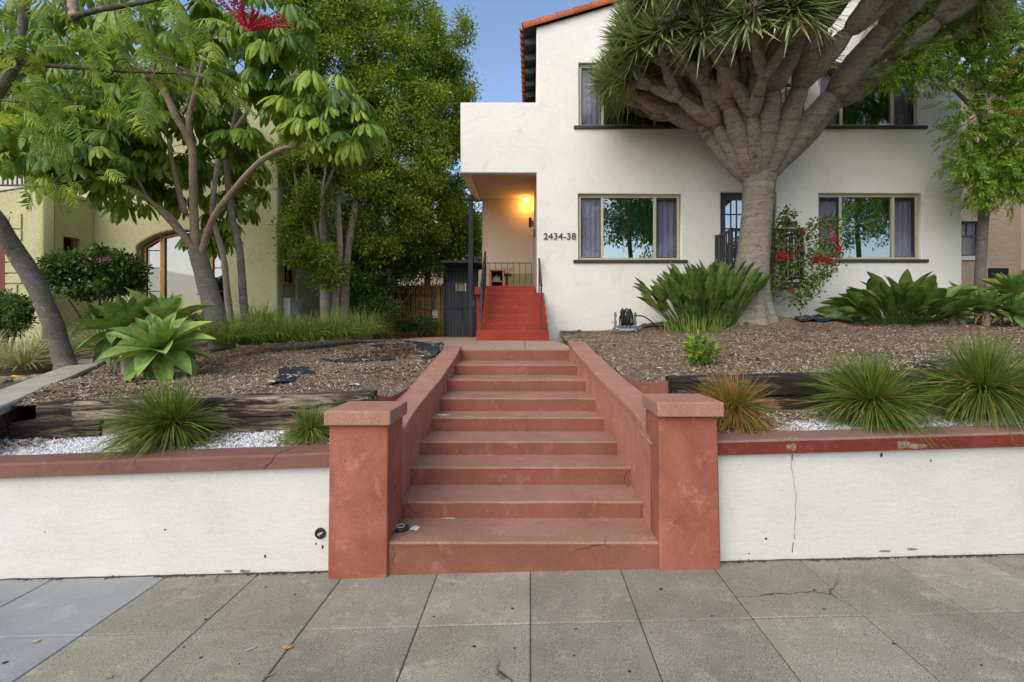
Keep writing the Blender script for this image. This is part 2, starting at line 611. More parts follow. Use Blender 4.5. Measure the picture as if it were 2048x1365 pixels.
M['bark_pale'] = surf('pale_bark', (.36, .30, .24), (.26, .21, .165), 4, (.45, .39, .32), 10, .55, .7, .9, .2, 50, .35, .8, .01, (1, 1, 2), bscale=22)
M['bark_dark'] = surf('dark_bark', (.10, .080, .066), (.06, .048, .04), 4, (.16, .135, .115), 10, .55, .7, .9, .2, 50, .35, .8, .01)
M['l_dragon'] = leaf_mat('dragon_leaf', [(.075, .115, .045), (.11, .17, .08), (.155, .235, .13), (.19, .265, .14), (.22, .255, .09)], .45, .15, .4)
M['l_dry'] = leaf_mat('dry_leaf', [(.30, .15, .05), (.40, .24, .10), (.25, .17, .10)], .8, .2, .2)
M['l_deadhead'] = leaf_mat('dead_flower', [(.16, .13, .10), (.24, .20, .16), (.10, .08, .06)], .9, .0, .2)
M['l_umbrella'] = leaf_mat('umbrella_leaf', [(.036, .080, .012), (.062, .128, .017), (.11, .195, .022), (.19, .285, .034)], .38, .28, .38, True)
M['l_feather'] = leaf_mat('feather_leaf', [(.05, .115, .03), (.10, .19, .032), (.17, .265, .038), (.22, .31, .045)], .5, .35, .3, True)
M['l_ficus'] = leaf_mat('ficus_leaf', [(.03, .072, .013), (.07, .14, .018), (.13, .225, .023), (.21, .31, .03), (.27, .35, .04)], .42, .25, .35, shade_patch=.55)
M['l_bush'] = leaf_mat('bush_leaf', [(.025, .06, .018), (.045, .10, .024), (.08, .15, .03)], .4, .22, .45)
M['l_pepper'] = leaf_mat('pepper_leaf', [(.045, .11, .018), (.085, .185, .024), (.15, .27, .03), (.24, .36, .04)], .42, .30, .35, shade_patch=.5)
M['l_agave'] = leaf_mat('agave_leaf', [(.115, .20, .062), (.14, .24, .075), (.165, .265, .088), (.18, .265, .06)], .55, .12, .2, True)
M['l_agave_d'] = leaf_mat('agave_leaf_deep', [(.050, .115, .038), (.07, .145, .046), (.095, .175, .052), (.12, .18, .035)], .55, .12, .2, True)
M['l_strel'] = leaf_mat('strelitzia_leaf', [(.030, .068, .016), (.045, .092, .022), (.065, .118, .028), (.095, .15, .036)], .40, .15, .35, True)
M['l_grasstree'] = leaf_mat('spiky_blade', [(.035, .075, .012), (.060, .11, .018), (.095, .15, .024), (.14, .19, .038)], .5, .2, .3)
M['l_redtree'] = leaf_mat('red_blade', [(.40, .05, .025), (.36, .12, .025), (.20, .24, .03), (.24, .30, .04), (.44, .07, .03), (.14, .20, .03), (.18, .26, .03)], .5, .2, .3)
M['l_lomandra'] = leaf_mat('rush_blade', [(.075, .15, .03), (.12, .21, .04), (.17, .27, .05), (.23, .31, .075)], .45, .25, .3)
M['l_variegated'] = leaf_mat('pale_blade', [(.26, .30, .17), (.33, .36, .24), (.17, .24, .09), (.38, .40, .29), (.12, .18, .065)], .5, .25, .3)
M['l_bright'] = leaf_mat('bright_leaf', [(.10, .21, .03), (.16, .30, .045), (.24, .38, .06)], .4, .3, .4)
M['l_young'] = leaf_mat('young_leaf', [(.045, .12, .018), (.08, .18, .024), (.14, .25, .03), (.20, .30, .045)], .4, .3, .4)
M['l_bougain'] = leaf_mat('vine_leaf', [(.035, .085, .02), (.06, .125, .028), (.10, .16, .03), (.15, .17, .04)], .4, .25, .4)
M['f_red'] = leaf_mat('red_bract', [(.50, .012, .022), (.62, .03, .04), (.40, .01, .02)], .6, .25, .3)
M['f_magenta'] = leaf_mat('magenta_bract', [(.40, .04, .28), (.50, .07, .36)], .6, .25, .3)
M['f_berry'] = leaf_mat('red_bead', [(.40, .008, .03), (.52, .02, .05), (.32, .006, .02)], .5, 0, .4)
M['f_orange'] = leaf_mat('orange_berry', [(.50, .15, .03), (.55, .25, .06)], .6, .1, .3)
M['twig'] = surf('twig', (.22, .17, .12), (.16, .12, .085), 6)
M['plastic_grey'] = surf('grey_plastic', (.50, .52, .54), (.44, .46, .48), 5, rough=.5, bump=.05)
M['plastic_slate'] = surf('slate_plastic', (.17, .19, .22), (.13, .15, .175), 5, rough=.5, bump=.05)
M['hose'] = surf('black_hose', (.016, .017, .019), (.024, .025, .027), 9, rough=.45, bump=.05)
M['meter'] = surf('meter_box', (.45, .50, .52), (.40, .45, .47), 4, rough=.5, bump=.05)
M['door_red'] = surf('red_brown_door', (.17, .035, .024), (.13, .027, .019), 4, rough=.5)
M['paper'] = surf('paper_scrap', (.72, .72, .71), (.66, .66, .66), 9, rough=.9, bump=.3)
M['wood_bit'] = surf('pale_wood', (.55, .38, .21), (.48, .32, .17), 9)
M['leaf_dry'] = surf('fallen_leaf', (.45, .26, .10), (.36, .19, .07), 12, rough=.7)
M['leaf_pale'] = surf('fallen_leaf_pale', (.42, .40, .22), (.36, .33, .17), 12, rough=.7)
M['gum'] = surf('gum_spot', (.035, .033, .03), (.025, .023, .02), 12)
M['white_paint'] = surf('white_paint', (.74, .73, .70), (.68, .67, .64), 4, rough=.6, bump=.05)
M['red_paint'] = surf('red_paint', (.5, .06, .04), (.45, .05, .035), 4, rough=.6, bump=.05)


def bulb_mat():
    m, nt, b = node_mat('lit_bulb')
    b.inputs['Emission Color'].default_value = (1, .55, .18, 1)
    b.inputs['Emission Strength'].default_value = 14
    b.inputs['Base Color'].default_value = (.9, .7, .4, 1)
    return m


M['bulb'] = bulb_mat()
# ------------------------------------------------------------------ terrain
HY = 10.55                                        # the street front of the white house
STEP_D = [3.395, 3.825, 4.228, 4.630, 5.068, 5.455, 6.017, 6.600, 7.425]
STEP_H = [.200, .327, .479, .606, .750, .892, 1.036, 1.175, 1.338]
STEP_L = [-.954, -.983, -1.015, -1.014, -1.003, -.987, -.996, -.997, -1.040]
STEP_R = [.869, .864, .854, .806, .755, .715, .674, .620, .579]


def slope(x):
    return .025 * x


def stair_l(y):
    return float(np.interp(y, STEP_D, STEP_L))


def stair_r(y):
    return float(np.interp(y, STEP_D, STEP_R))


def cheek_l(y):
    return .84 + .147 * (y - 3.7)


def cheek_r(y):
    return .92 + .144 * (y - 3.7)


def sm(a, b, x):
    t = min(max((x - a) / (b - a), 0), 1)
    return t * t * (3 - 2 * t)


def side_x(y):
    """right edge of the low wall between the two gardens"""
    return float(np.interp(y, [3.3, 4.04, 6.6, 8.5, 10.5], [-3.95, -4.28, -5.72, -6.95, -7.6]))


def side_z(y):
    return float(np.interp(y, [3.3, 4.04, 6.6, 8.5, 10.5], [.97, 1.02, 1.17, 1.27, 1.33]))


def land_z(y):
    return float(np.interp(y, [7.425, 9.0, 10.0, 20], [1.338, 1.435, 1.44, 1.44]))


def zl(x, y):
    """bark covered bed beside the steps, downhill side"""
    z = 1.075 + .027 * (x + 2) + (y - 4.3) * .066
    z = min(z, 1.40)
    w = sm(0, 1.1, -1.25 - x)
    ck = min(cheek_l(y), 1.40) if y < 7.4 else land_z(y) - .01
    z = ck - .012 + (z - ck + .012) * w
    z += .045 * noise.noise(Vector((x * .9, y * .9, 0))) * w + .022 * noise.noise(Vector((x * 3.1, y * 3.1, 4)))
    return z


def zr(x, y):
    """bark covered bed beside the steps, uphill side"""
    front = 1.21 + .027 * (x - 2.3)
    back = 1.60 + .27 * sm(.5, 4.2, x)
    t = min(max((y - 4.3) / 6.2, -.2), 1.0)
    z = front + (back - front) * (t * .75 + .25 * t * t)
    xo = stair_r(y) + .26
    w = sm(0, 1.3, x - xo)
    ck = cheek_r(y) if y < 7.5 else land_z(y) + .02 + .10 * (y - 7.5) * .5
    z = min(ck, z) - .012 + (z - min(ck, z) + .012) * w
    z += .17 * math.exp(-(((x - 4.35) / .75) ** 2 + ((y - 9.35) / .55) ** 2))
    z += .04 * noise.noise(Vector((x * .9, y * .9, 7))) * w + .022 * noise.noise(Vector((x * 3.1, y * 3.1, 4)))
    return z


def zn(x, y):
    """the neighbour's planted bed"""
    z = side_z(y) - .10 + .03 * noise.noise(Vector((x, y, 3))) + .015 * (-6 - x) * .2
    lo = .78 + .034 * (max(x, -7.0) + 1.39)
    return lo + (z - lo) * sm(3.6, 4.7, y)


def sheet(name, xs, ys, zf, mat, parent=None, kind=None, clip=None):
    V, idx = [], {}
    for j, y in enumerate(ys):
        for i, x in enumerate(xs):
            V.append((x, y, zf(x, y)))
    n = len(xs)
    Fc = []
    for j in range(len(ys) - 1):
        for i in range(n - 1):
            cx, cy = (xs[i] + xs[i + 1]) / 2, (ys[j] + ys[j + 1]) / 2
            if clip is None or clip(cx, cy):
                Fc.append((j * n + i, j * n + i + 1, (j + 1) * n + i + 1, (j + 1) * n + i))
    o = mk(name, V, Fc, mat, parent, smooth=True)
    if kind:
        o['kind'] = kind
    return o


def ruled(name, rows, mat, kind='structure', bevel=0):
    """a sheet through rows of points of equal length"""
    n = len(rows[0])
    V = [p for r in rows for p in r]
    Fc = [(j * n + i, j * n + i + 1, (j + 1) * n + i + 1, (j + 1) * n + i) for j in range(len(rows) - 1) for i in range(n - 1)]
    o = mk(name, V, Fc, mat, None, smooth=True)
    o['kind'] = kind
    return o


# one sheet of land out to the horizon
def far_z(x, y):
    if y < 3.9:
        return -.35
    return float(np.interp(y, [10, 13.6, 400], [-.35, 1.3, 1.3]))


tag(sheet('ground', [-400, -60, -14, -7, -3, 0, 3, 7, 14, 60, 400], [-400, -60, -14, 3.89, 8, 10, 13.6, 60, 400], far_z, M['far_ground']), kind='structure')
tag(sheet('road', [-60, 0, 60], [-14.0, -8, -1.6], lambda x, y: slope(x) - .13 if abs(x) < 50 else slope(x) - .13, M['asphalt']), kind='structure')
kb = MB()
kb.hexa([(-60, -1.6, slope(-60) - .3), (60, -1.6, slope(60) - .3), (60, -1.42, slope(60) - .3), (-60, -1.42, slope(-60) - .3),
         (-60, -1.6, slope(-60) + .0), (60, -1.6, slope(60)), (60, -1.42, slope(60)), (-60, -1.42, slope(-60))])
tag(kb.obj('kerb', M['slab'], bevel=.015), kind='structure')
# pavement: a bed with scored slabs on it
sw = tag(sheet('pavement', [-30, -6, 0, 6, 30], [-1.42, 1.4, 3.6], lambda x, y: slope(x) - .008, M['joint']), kind='structure')
xe = [-5.6, -4.45, -3.30, -2.512, -1.878, -1.272, -.628, 0.004, .617, 1.246, 1.868, 2.47, 3.09, 3.71, 4.33, 4.95]
ye = [[.70, 1.4], [1.4, 2.1], [2.1, 2.797], [2.797, 3.545]]
for r, (ya, yb) in enumerate(ye):
    for i in range(len(xe) - 1):
        a, b = xe[i] + .0026, xe[i + 1] - .0026
        j = random.uniform(-.0015, .0015)
        tl = random.uniform(-.0012, .0012)
        new = xe[i] < -2.6
        mb = MB()
        sk = .034 * ((3.47 - ya) / 1.13) * 0
        mb.hexa([(a, ya + .0035, slope(a) - .06), (b, ya + .0035, slope(b) - .06), (b, yb - .0035, slope(b) - .06), (a, yb - .0035, slope(a) - .06),
                 (a, ya + .0035, slope(a) + j + tl), (b, ya + .0035, slope(b) + j - tl), (b, yb - .0035, slope(b) + j - tl), (a, yb - .0035, slope(a) + j + tl)])
        mb.obj('paving_slab', M['slab_new'] if new else M['slab'], sw, bevel=.005, seg=1)
back = tag(sheet('near_pavement', [-30, 0, 30], [-1.42, .70], lambda x, y: slope(x) + .001, M['slab']), kind='structure')

# ------------------------------------------------------------------ garden beds
def lin(a, b, n):
    return [float(x) for x in np.linspace(a, b, n)]


def bed_rows(xa, xb, ya, yb, zf, nx, ny):
    rows = []
    for y in lin(ya, yb, ny):
        a, b = xa(y), xb(y)
        rows.append([(x, y, zf(x, y)) for x in lin(a, b, nx)])
    return rows


def lfront(y):
    """the bed's edge against the cheek wall, curving in to the sleeper's end"""
    return stair_l(min(y, 7.4)) - .235 - .26 * max(0, (4.95 - y) / .65) ** 1.5 if y < 7.4 else -1.27 - .55 * sm(7.4, 8.6, y)


def rfront(y):
    if y >= 7.5:
        return stair_r(7.4) + .26 - .22 * sm(7.5, 9, y)
    return stair_r(y) + .262 + (.21 * max(0, (5.2 - y) / .85) ** 1.4)


ruled('mulch_bed_downhill', bed_rows(lambda y: side_x(y) - .02, lfront, 4.22, 13.2, zl, 40, 60), M['mulch'])
ruled('mulch_bed_uphill', bed_rows(rfront, lambda y: 12.5, 4.28, 10.75, zr, 60, 50), M['mulch'])
def bark_bits(n, xa, xb, ya, yb, zf):
    q = bed_pts(n, xa, xb, ya, yb, zf, 1.4, .012)
    keep = [i for i, w in enumerate(q) if noise.noise(Vector((w[0] * 1.1, w[1] * 1.3, 11))) > .02]
    return q[keep]


ruled('neighbour_bed', bed_rows(lambda y: -16.0, lambda y: side_x(y) - .10, 3.58, 13.0, zn, 24, 30), M['soil'])
# landing between the two flights, with its path to the gate
ruled('landing_path', [[(a, y, land_z(y)), ((a + b) / 2, y, land_z(y) + .002), (b, y, land_z(y))] for y, a, b in
                       [(7.43, -1.045, .585), (7.8, -1.22, .62), (8.2, -1.5, .60), (8.7, -1.85, .50), (9.0, -2.15, .40), (9.6, -2.5, .38), (13.6, -2.6, .35)]], M['landing'])
pj = MB()
pj.bar((-.07, 7.44, land_z(7.44) + .003), (-.10, 8.99, land_z(8.99) + .004), .008, .003)
pj.obj('path_joint', M['joint'])['kind'] = 'structure'

# white gravel strips
def gl(x, y):
    return .752 + .032 * (x + 1.4) + (y - 3.65) * .15 + .01 * noise.noise(Vector((x * 4, y * 4, 0)))


def gr(x, y):
    return .845 + .030 * (x - 1.3) + (y - 3.6) * .08 + .01 * noise.noise(Vector((x * 4, y * 4, 0)))


ruled('gravel_strip_downhill', bed_rows(lambda y: side_x(y) - .1, lambda y: -1.02, 3.55, 4.5, gl, 50, 8), M['gravel_base'])
ruled('gravel_strip_uphill', bed_rows(lambda y: .86, lambda y: 7.5, 3.55, 4.75, gr, 60, 8), M['gravel_base'])


def scatter_bits(name, pts, tmplV, tmplF, size, aniso, mat, label_kind='stuff', parent=None, flat=.25):
    """many small bits lying about: one mesh"""
    n = len(pts)
    yaw = R.uniform(0, 2 * PI, n)
    pit = R.normal(0, flat, n)
    rol = R.normal(0, flat, n)
    cy, sy, cp, sp, cr, sr = np.cos(yaw), np.sin(yaw), np.cos(pit), np.sin(pit), np.cos(rol), np.sin(rol)
    Rm = np.empty((n, 3, 3))
    Rm[:, 0, 0] = cy * cp; Rm[:, 0, 1] = cy * sp * sr - sy * cr; Rm[:, 0, 2] = cy * sp * cr + sy * sr
    Rm[:, 1, 0] = sy * cp; Rm[:, 1, 1] = sy * sp * sr + cy * cr; Rm[:, 1, 2] = sy * sp * cr - cy * sr
    Rm[:, 2, 0] = -sp; Rm[:, 2, 1] = cp * sr; Rm[:, 2, 2] = cp * cr
    s = np.stack([R.uniform(size[0], size[1], n) * 1.0, R.uniform(aniso[0], aniso[1], n), R.uniform(aniso[2], aniso[3], n)], 1)
    T = np.asarray(tmplV)[None] * s[:, None, :]
    V = np.einsum('nij,nkj->nki', Rm, T) + np.asarray(pts)[:, None, :]
    k = len(tmplV)
    Fc = (np.asarray(tmplF)[None] + (np.arange(n) * k)[:, None, None]).reshape(-1, len(tmplF[0]))
    o = mk(name, V.reshape(-1, 3), Fc, mat, parent)
    o['kind'] = label_kind
    return o


CH_V = [(-1, -1, -.3), (0, -.8, .25), (1, -.7, 0), (-.9, 1, -.2), (.1, .9, .3), (1, .8, .1)]
CH_F = [(0, 1, 4, 3), (1, 2, 5, 4)]
OCT_V = [(1, 0, 0), (-1, 0, 0), (0, 1, 0), (0, -1, 0), (0, 0, 1), (0, 0, -1)]
OCT_F = [(0, 2, 4), (2, 1, 4), (1, 3, 4), (3, 0, 4), (2, 0, 5), (1, 2, 5), (3, 1, 5), (0, 3, 5)]


def bed_pts(n, xa, xb, ya, yb, zf, p=1.0, dz=.006):
    out = []
    while len(out) < n:
        y = ya + (yb - ya) * random.random() ** p
        x = random.uniform(xa(y), xb(y))
        out.append((x, y, zf(x, y) + random.uniform(-.002, dz)))
    return np.array(out)


scatter_bits('wood_chips', bed_pts(42000, lambda y: side_x(y), lambda y: lfront(y) + .01, 4.28, 11.5, zl, 1.5), CH_V, CH_F, (.005, .030), (.0020, .0058, .004, .012), M['chip'], flat=.42)
scatter_bits('wood_chips', bed_pts(66000, lambda y: rfront(y) - .01, lambda y: min(1.2 * y + .5, 11), 4.32, 10.6, zr, 1.35), CH_V, CH_F, (.005, .030), (.0020, .0058, .004, .012), M['chip'], flat=.42)
scatter_bits('bark_pieces', bark_bits(1500, lambda y: side_x(y), lambda y: lfront(y) - .03, 4.45, 9.5, zl), CH_V, CH_F, (.02, .06), (.008, .018, .01, .03), M['bark_bit'], flat=.25)
scatter_bits('bark_pieces', bark_bits(2300, lambda y: rfront(y) + .03, lambda y: min(1.2 * y + .5, 11), 4.5, 10.3, zr), CH_V, CH_F, (.02, .06), (.008, .018, .01, .03), M['bark_bit'], flat=.25)
hp_ = np.array([(x_, y_, zl(x_, y_) + max(0, .10 * math.exp(-(((x_ + 1.98) / .30) ** 2 + ((y_ - 7.35) / .42) ** 2))) * random.random()) for x_, y_ in ((random.gauss(-1.98, .30), random.gauss(7.35, .42)) for _ in range(2600))])
scatter_bits('bark_heap', hp_, CH_V, CH_F, (.015, .05), (.003, .008, .006, .014), M['bark_bit'], flat=.5)
scatter_bits('gravel', bed_pts(15000, lambda y: max(-4.3, side_x(y)), lambda y: -1.3, 3.60, 4.2, gl, 1, .012), OCT_V, OCT_F, (.005, .013), (.004, .010, .003, .008), M['gravel'], flat=1)
scatter_bits('gravel', bed_pts(15000, lambda y: 1.25, lambda y: 4.6, 3.60, 4.45, gr, 1, .012), OCT_V, OCT_F, (.005, .013), (.004, .010, .003, .008), M['gravel'], flat=1)
# leaf litter and bark round the grass trees on the gravel
def litter(cx, cy, zf, n, sx, sy):
    return [(x, y, zf(x, y) + random.uniform(.008, .03)) for x, y in ((random.gauss(cx, sx), random.gauss(cy, sy)) for _ in range(n)) if 3.66 < y < 4.3]


lt = litter(X(620, 3.95), 3.95, gl, 900, .13, .10) + litter(X(360, 3.9), 3.92, gl, 700, .22, .10) + litter(X(20, 3.9), 3.95, gl, 260, .16, .08)
rt = litter(X(1470, 3.9), 3.9, gr, 1400, .2, .10) + litter(X(1600, 4.1), 4.12, gr, 500, .12, .07) + litter(X(1960, 4), 4.05, gr, 600, .25, .1) + litter(X(1740, 4), 4.0, gr, 700, .22, .1)
scatter_bits('leaf_litter', np.array(lt), CH_V, CH_F, (.010, .034), (.003, .010, .004, .012), M['chip'], flat=.4)
scatter_bits('leaf_litter', np.array(rt), CH_V, CH_F, (.010, .034), (.003, .010, .004, .012), M['chip'], flat=.4)

# ------------------------------------------------------------------ street stairs
st = thing('street_stairs', 'wide flight of nine terracotta concrete steps rising from the pavement', 'stairs', (0, 3.4, 0))
for k in range(9):
    y0 = STEP_D[k]
    y1 = STEP_D[k + 1] + .06 if k < 8 else 7.50
    yb = STEP_D[k + 1] if k < 8 else 7.45
    zb = STEP_H[k - 1] - .03 if k else -.12
    l0, r0, l1, r1 = STEP_L[k] - .03, STEP_R[k] + .03, stair_l(yb) - .03, stair_r(yb) + .03
    nx = 24
    mb = MB()
    V, Fc = [], []
    # a slightly worn nosing: the front edge wanders by a few millimetres
    ring = []
    for i in range(nx + 1):
        t = i / nx
        xa, xb_ = l0 + (r0 - l0) * t, l1 + (r1 - l1) * t
        w = .004 * noise.noise(Vector((xa * 3, k * 5.1, 0))) + .003 * noise.noise(Vector((xa * 11, k * 5.1, 2)))
        h = .003 * noise.noise(Vector((xa * 4, k * 3.3, 8)))
        V += [(xa, y0 + w * .3, zb), (xa, y0 + w, STEP_H[k] - .012 + h), (xa, y0 + w + .012, STEP_H[k] + h), (xb_, y1, STEP_H[k] + .004), (xb_, y1, zb)]
    for i in range(nx):
        for q in range(4):
            a = i * 5 + q
            Fc.append((a, a + 5, a + 6, a + 1))
    Fc += [(0, 1, 2, 3, 4), tuple(nx * 5 + q for q in (4, 3, 2, 1, 0))]
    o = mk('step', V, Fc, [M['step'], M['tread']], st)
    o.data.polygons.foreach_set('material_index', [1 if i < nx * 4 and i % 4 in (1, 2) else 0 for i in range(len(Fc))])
# cheek walls: tapering plastered walls that carry a sloped coping
for side in (-1, 1):
    ck = cheek_l if side < 0 else cheek_r
    sx = stair_l if side < 0 else stair_r
    V, Fc = [], []
    ys = lin(3.62, 7.46, 20)
    for y in ys:
        xi = sx(y)
        xo = xi + side * .225
        V += [(xi, y, -.1), (xi, y, ck(y) - .05), (xo, y, ck(y) - .05), (xo, y, -.1)]
    for i in range(len(ys) - 1):
        for q in range(3):
            a = i * 4 + q
            Fc.append((a, a + 4, a + 5, a + 1))
    Fc += [(0, 1, 2, 3), tuple((len(ys) - 1) * 4 + q for q in (3, 2, 1, 0))]
    mk('cheek_wall', V, Fc, M['cheek'], st)
    V, Fc = [], []
    ys = lin(3.70, 7.50, 20)
    for y in ys:
        xi = sx(y) - side * (-.02 + .032 * sm(3.72, 3.95, y))
        xo = sx(y) + side * .245
        V += [(xi, y, ck(y) - .055), (xi, y, ck(y)), (xo, y, ck(y)), (xo, y, ck(y) - .055)]
    for i in range(len(ys) - 1):
        for q in range(4):
            a, b = i * 4 + q, i * 4 + (q + 1) % 4
            Fc.append((a, a + 4, b + 4, b))
    Fc += [(0, 1, 2, 3), tuple((len(ys) - 1) * 4 + q for q in (3, 2, 1, 0))]
    mk('cheek_coping', V, Fc, M['cap'], st, bevel=.008)

# gate pillars with cap stones
for nm, xa0, xb0, xa1, xb1, ztop, x0c, x1c, lab in (
        (0, -1.364, -.962, -1.352, -.955, 1.005, -1.372, -.928, 'terracotta plastered pillar where the stairs meet the wall with the round drain hole'),
        (1, .873, 1.292, .868, 1.262, 1.062, .848, 1.292, 'terracotta plastered pillar where the stairs meet the wall with the cracked red coping')):
    xm = (xa0 + xb0) / 2
    t = thing('gate_pillar', lab, 'pillar', (xm, 3.56, slope(xm)), 'pillars at the foot of the street stairs')
    y0, y1 = 3.365, 3.76
    V, Fc = [], []
    ny = 10
    for j in range(ny + 1):
        f = j / ny
        xa, xb_, z = xa0 + (xa1 - xa0) * f, xb0 + (xb1 - xb0) * f, -.1 + (ztop + .1) * f
        w = .003
        V += [(xa, y0 + w * noise.noise(Vector((xa, z * 4, 1))), z), (xb_, y0 + w * noise.noise(Vector((xb_, z * 4, 2))), z), (xb_, y1, z), (xa, y1, z)]
    for j in range(ny):
        for q in range(4):
            a, b = j * 4 + q, j * 4 + (q + 1) % 4
            Fc.append((a, b, b + 4, a + 4))
    Fc.append((3, 2, 1, 0)); Fc.append(tuple(ny * 4 + q for q in range(4)))
    mk('pillar_shaft', V, Fc, M['pillar'], t, bevel=.014, seg=3)
    mb = MB()
    mb.box(x0c, x1c, 3.322, 3.79, ztop, ztop + .098)
    mb.obj('pillar_cap', M['cap'], t, bevel=.010, seg=3)

# ------------------------------------------------------------------ retaining walls along the pavement
def low_wall(name, label, xa, xb, ztop, matcap, mattop):
    xm = (xa + xb) / 2
    t = thing(name, label, 'wall', (xm, 3.47, slope(xm)))
    V, Fc = [], []
    n = 24
    for i in range(n + 1):
        x = xa + (xb - xa) * i / n
        V += [(x, 3.47 + .004 * noise.noise(Vector((x * 2, 0, 0))), slope(x) - .15), (x, 3.474 + .003 * noise.noise(Vector((x * 2, 9, 0))), ztop(x) - .095), (x, 3.62, ztop(x) - .095), (x, 3.62, slope(x) - .15)]
    for i in range(n):
        for q in range(4):
            a, b = i * 4 + q, i * 4 + (q + 1) % 4
            Fc.append((a, a + 4, b + 4, b))
    Fc += [(0, 1, 2, 3), tuple(n * 4 + q for q in (3, 2, 1, 0))]
    mk('wall_body', V, Fc, M['wall_white'], t)
    V, Fc, mi = [], [], []
    for i in range(n * 2 + 1):
        x = xa + (xb - xa) * i / n / 2
        h = .003 * noise.noise(Vector((x * 2.5, 3, 0)))
        y = 3.425 + .003 * noise.noise(Vector((x * 3, 5, 0)))
        V += [(x, y + .004, ztop(x) - .10), (x, y, ztop(x) - .014 + h), (x, y + .012, ztop(x) + h), (x, 3.655, ztop(x) + .006 + h), (x, 3.655, ztop(x) - .10)]
    for i in range(n * 2):
        for q in range(5):
            a, b = i * 5 + q, i * 5 + (q + 1) % 5
            Fc.append((a, a + 5, b + 5, b))
            mi.append(1 if q in (1, 2) else 0)
    Fc += [(0, 1, 2, 3, 4), tuple(n * 10 + q for q in (4, 3, 2, 1, 0))]
    mi += [0, 0]
    o = mk('wall_coping', V, Fc, [matcap, mattop], t)
    o.data.polygons.foreach_set('material_index', mi)
    return t


wl = low_wall('retaining_wall', 'white retaining wall with a brown coping and a round drain hole', -7.0, -1.345, lambda x: .80 + .034 * (x + 1.39), M['coping_brown'], M['coping_brown'])
wr = low_wall('retaining_wall', 'white retaining wall with a bright red coping that is chipped in two places', 1.255, 7.5, lambda x: .88 + .029 * (x - 1.29), M['coping_red'], M['coping_top'])
# drain hole
c = P(640, 1068, 3.462)
mb = MB()
ring = []
for k in range(20):
    a = 2 * PI * k / 20
    ring.append((math.cos(a), math.sin(a)))
V = [(c.x + p * r, 3.463 + dy, c.z + q * r) for r, dy in ((.040, .012), (.037, -.002), (.031, -.003), (.029, .005)) for p, q in ring]
Fc = [(i * 20 + k, i * 20 + (k + 1) % 20, (i + 1) * 20 + (k + 1) % 20, (i + 1) * 20 + k) for i in range(3) for k in range(20)]
Fc.append(tuple(60 + k for k in range(20)))
mk('drain_hole', V, Fc, M['iron'], wl)
mb = MB()
mb.tube([(c.x - .012, 3.4645, c.z - .01), (c.x + .02, 3.4585, c.z + .012)], [.010, .005], 6)
mb.obj('drain_plug', M['wood_bit'], wl)


def patch(name, c, rx, rz, y, mat, parent, seed, bulge=.012, n=26, ytop=None):
    """an irregular patch of bared concrete standing a little proud"""
    V, Fc = [], []
    for r, f in ((1.0, 0), (.8, .8), (.45, 1.0)):
        for k in range(n):
            a = 2 * PI * k / n
            w = 1 + .45 * noise.noise(Vector((math.cos(a) * 1.7, math.sin(a) * 1.7, seed)))
            p = (c[0] + rx * r * w * math.cos(a), c[1] + rz * r * w * math.sin(a))
            V.append((p[0], y + .004 - bulge * f * (.5 + .5 * noise.noise(Vector((p[0] * 40, p[1] * 40, seed)))), p[1]))
    Fc = [(i * n + k, i * n + (k + 1) % n, (i + 1) * n + (k + 1) % n, (i + 1) * n + k) for i in range(2) for k in range(n)]
    Fc.append(tuple(2 * n + k for k in range(n)))
    return mk(name, V, Fc, mat, parent)


p1 = P(1583, 886, 3.425)
patch('broken_edge', (p1.x, p1.z), .052, .046, 3.424, M['raw_concrete'], wr, 3, .005, 34)
p2 = P(1806, 884, 3.425)
patch('broken_edge', (p2.x, p2.z), .064, .046, 3.424, M['raw_concrete'], wr, 8, .005, 34)
p3 = P(1832, 893, 3.425)
patch('broken_edge', (p3.x, p3.z), .075, .016, 3.4235, M['raw_concrete'], wr, 15, .004, 34)


def crack(name, uv, y, parent, mat, w0=.004, seed=0):
    """an open crack: a narrow jagged dark strip"""
    pts = []
    for (u0, v0), (u1, v1) in zip(uv[:-1], uv[1:]):
        for i in range(5):
            t = i / 5
            pts.append(P(u0 + (u1 - u0) * t + random.uniform(-1.5, 1.5), v0 + (v1 - v0) * t, y))
    V, Fc = [], []
    for i, p in enumerate(pts):
        w = w0 * random.uniform(.3, 1) / 2
        t = (pts[min(i + 1, len(pts) - 1)] - pts[max(i - 1, 0)]).normalized()
        nx_, nz_ = t.z * w, -t.x * w
        V += [(p.x - nx_, p.y, p.z - nz_), (p.x, p.y - .0012, p.z), (p.x + nx_, p.y, p.z + nz_)]
    for i in range(len(pts) - 1):
        a = i * 3
        Fc += [(a, a + 1, a + 4, a + 3), (a + 1, a + 2, a + 5, a + 4)]
    return mk(name, V, Fc, mat, parent)


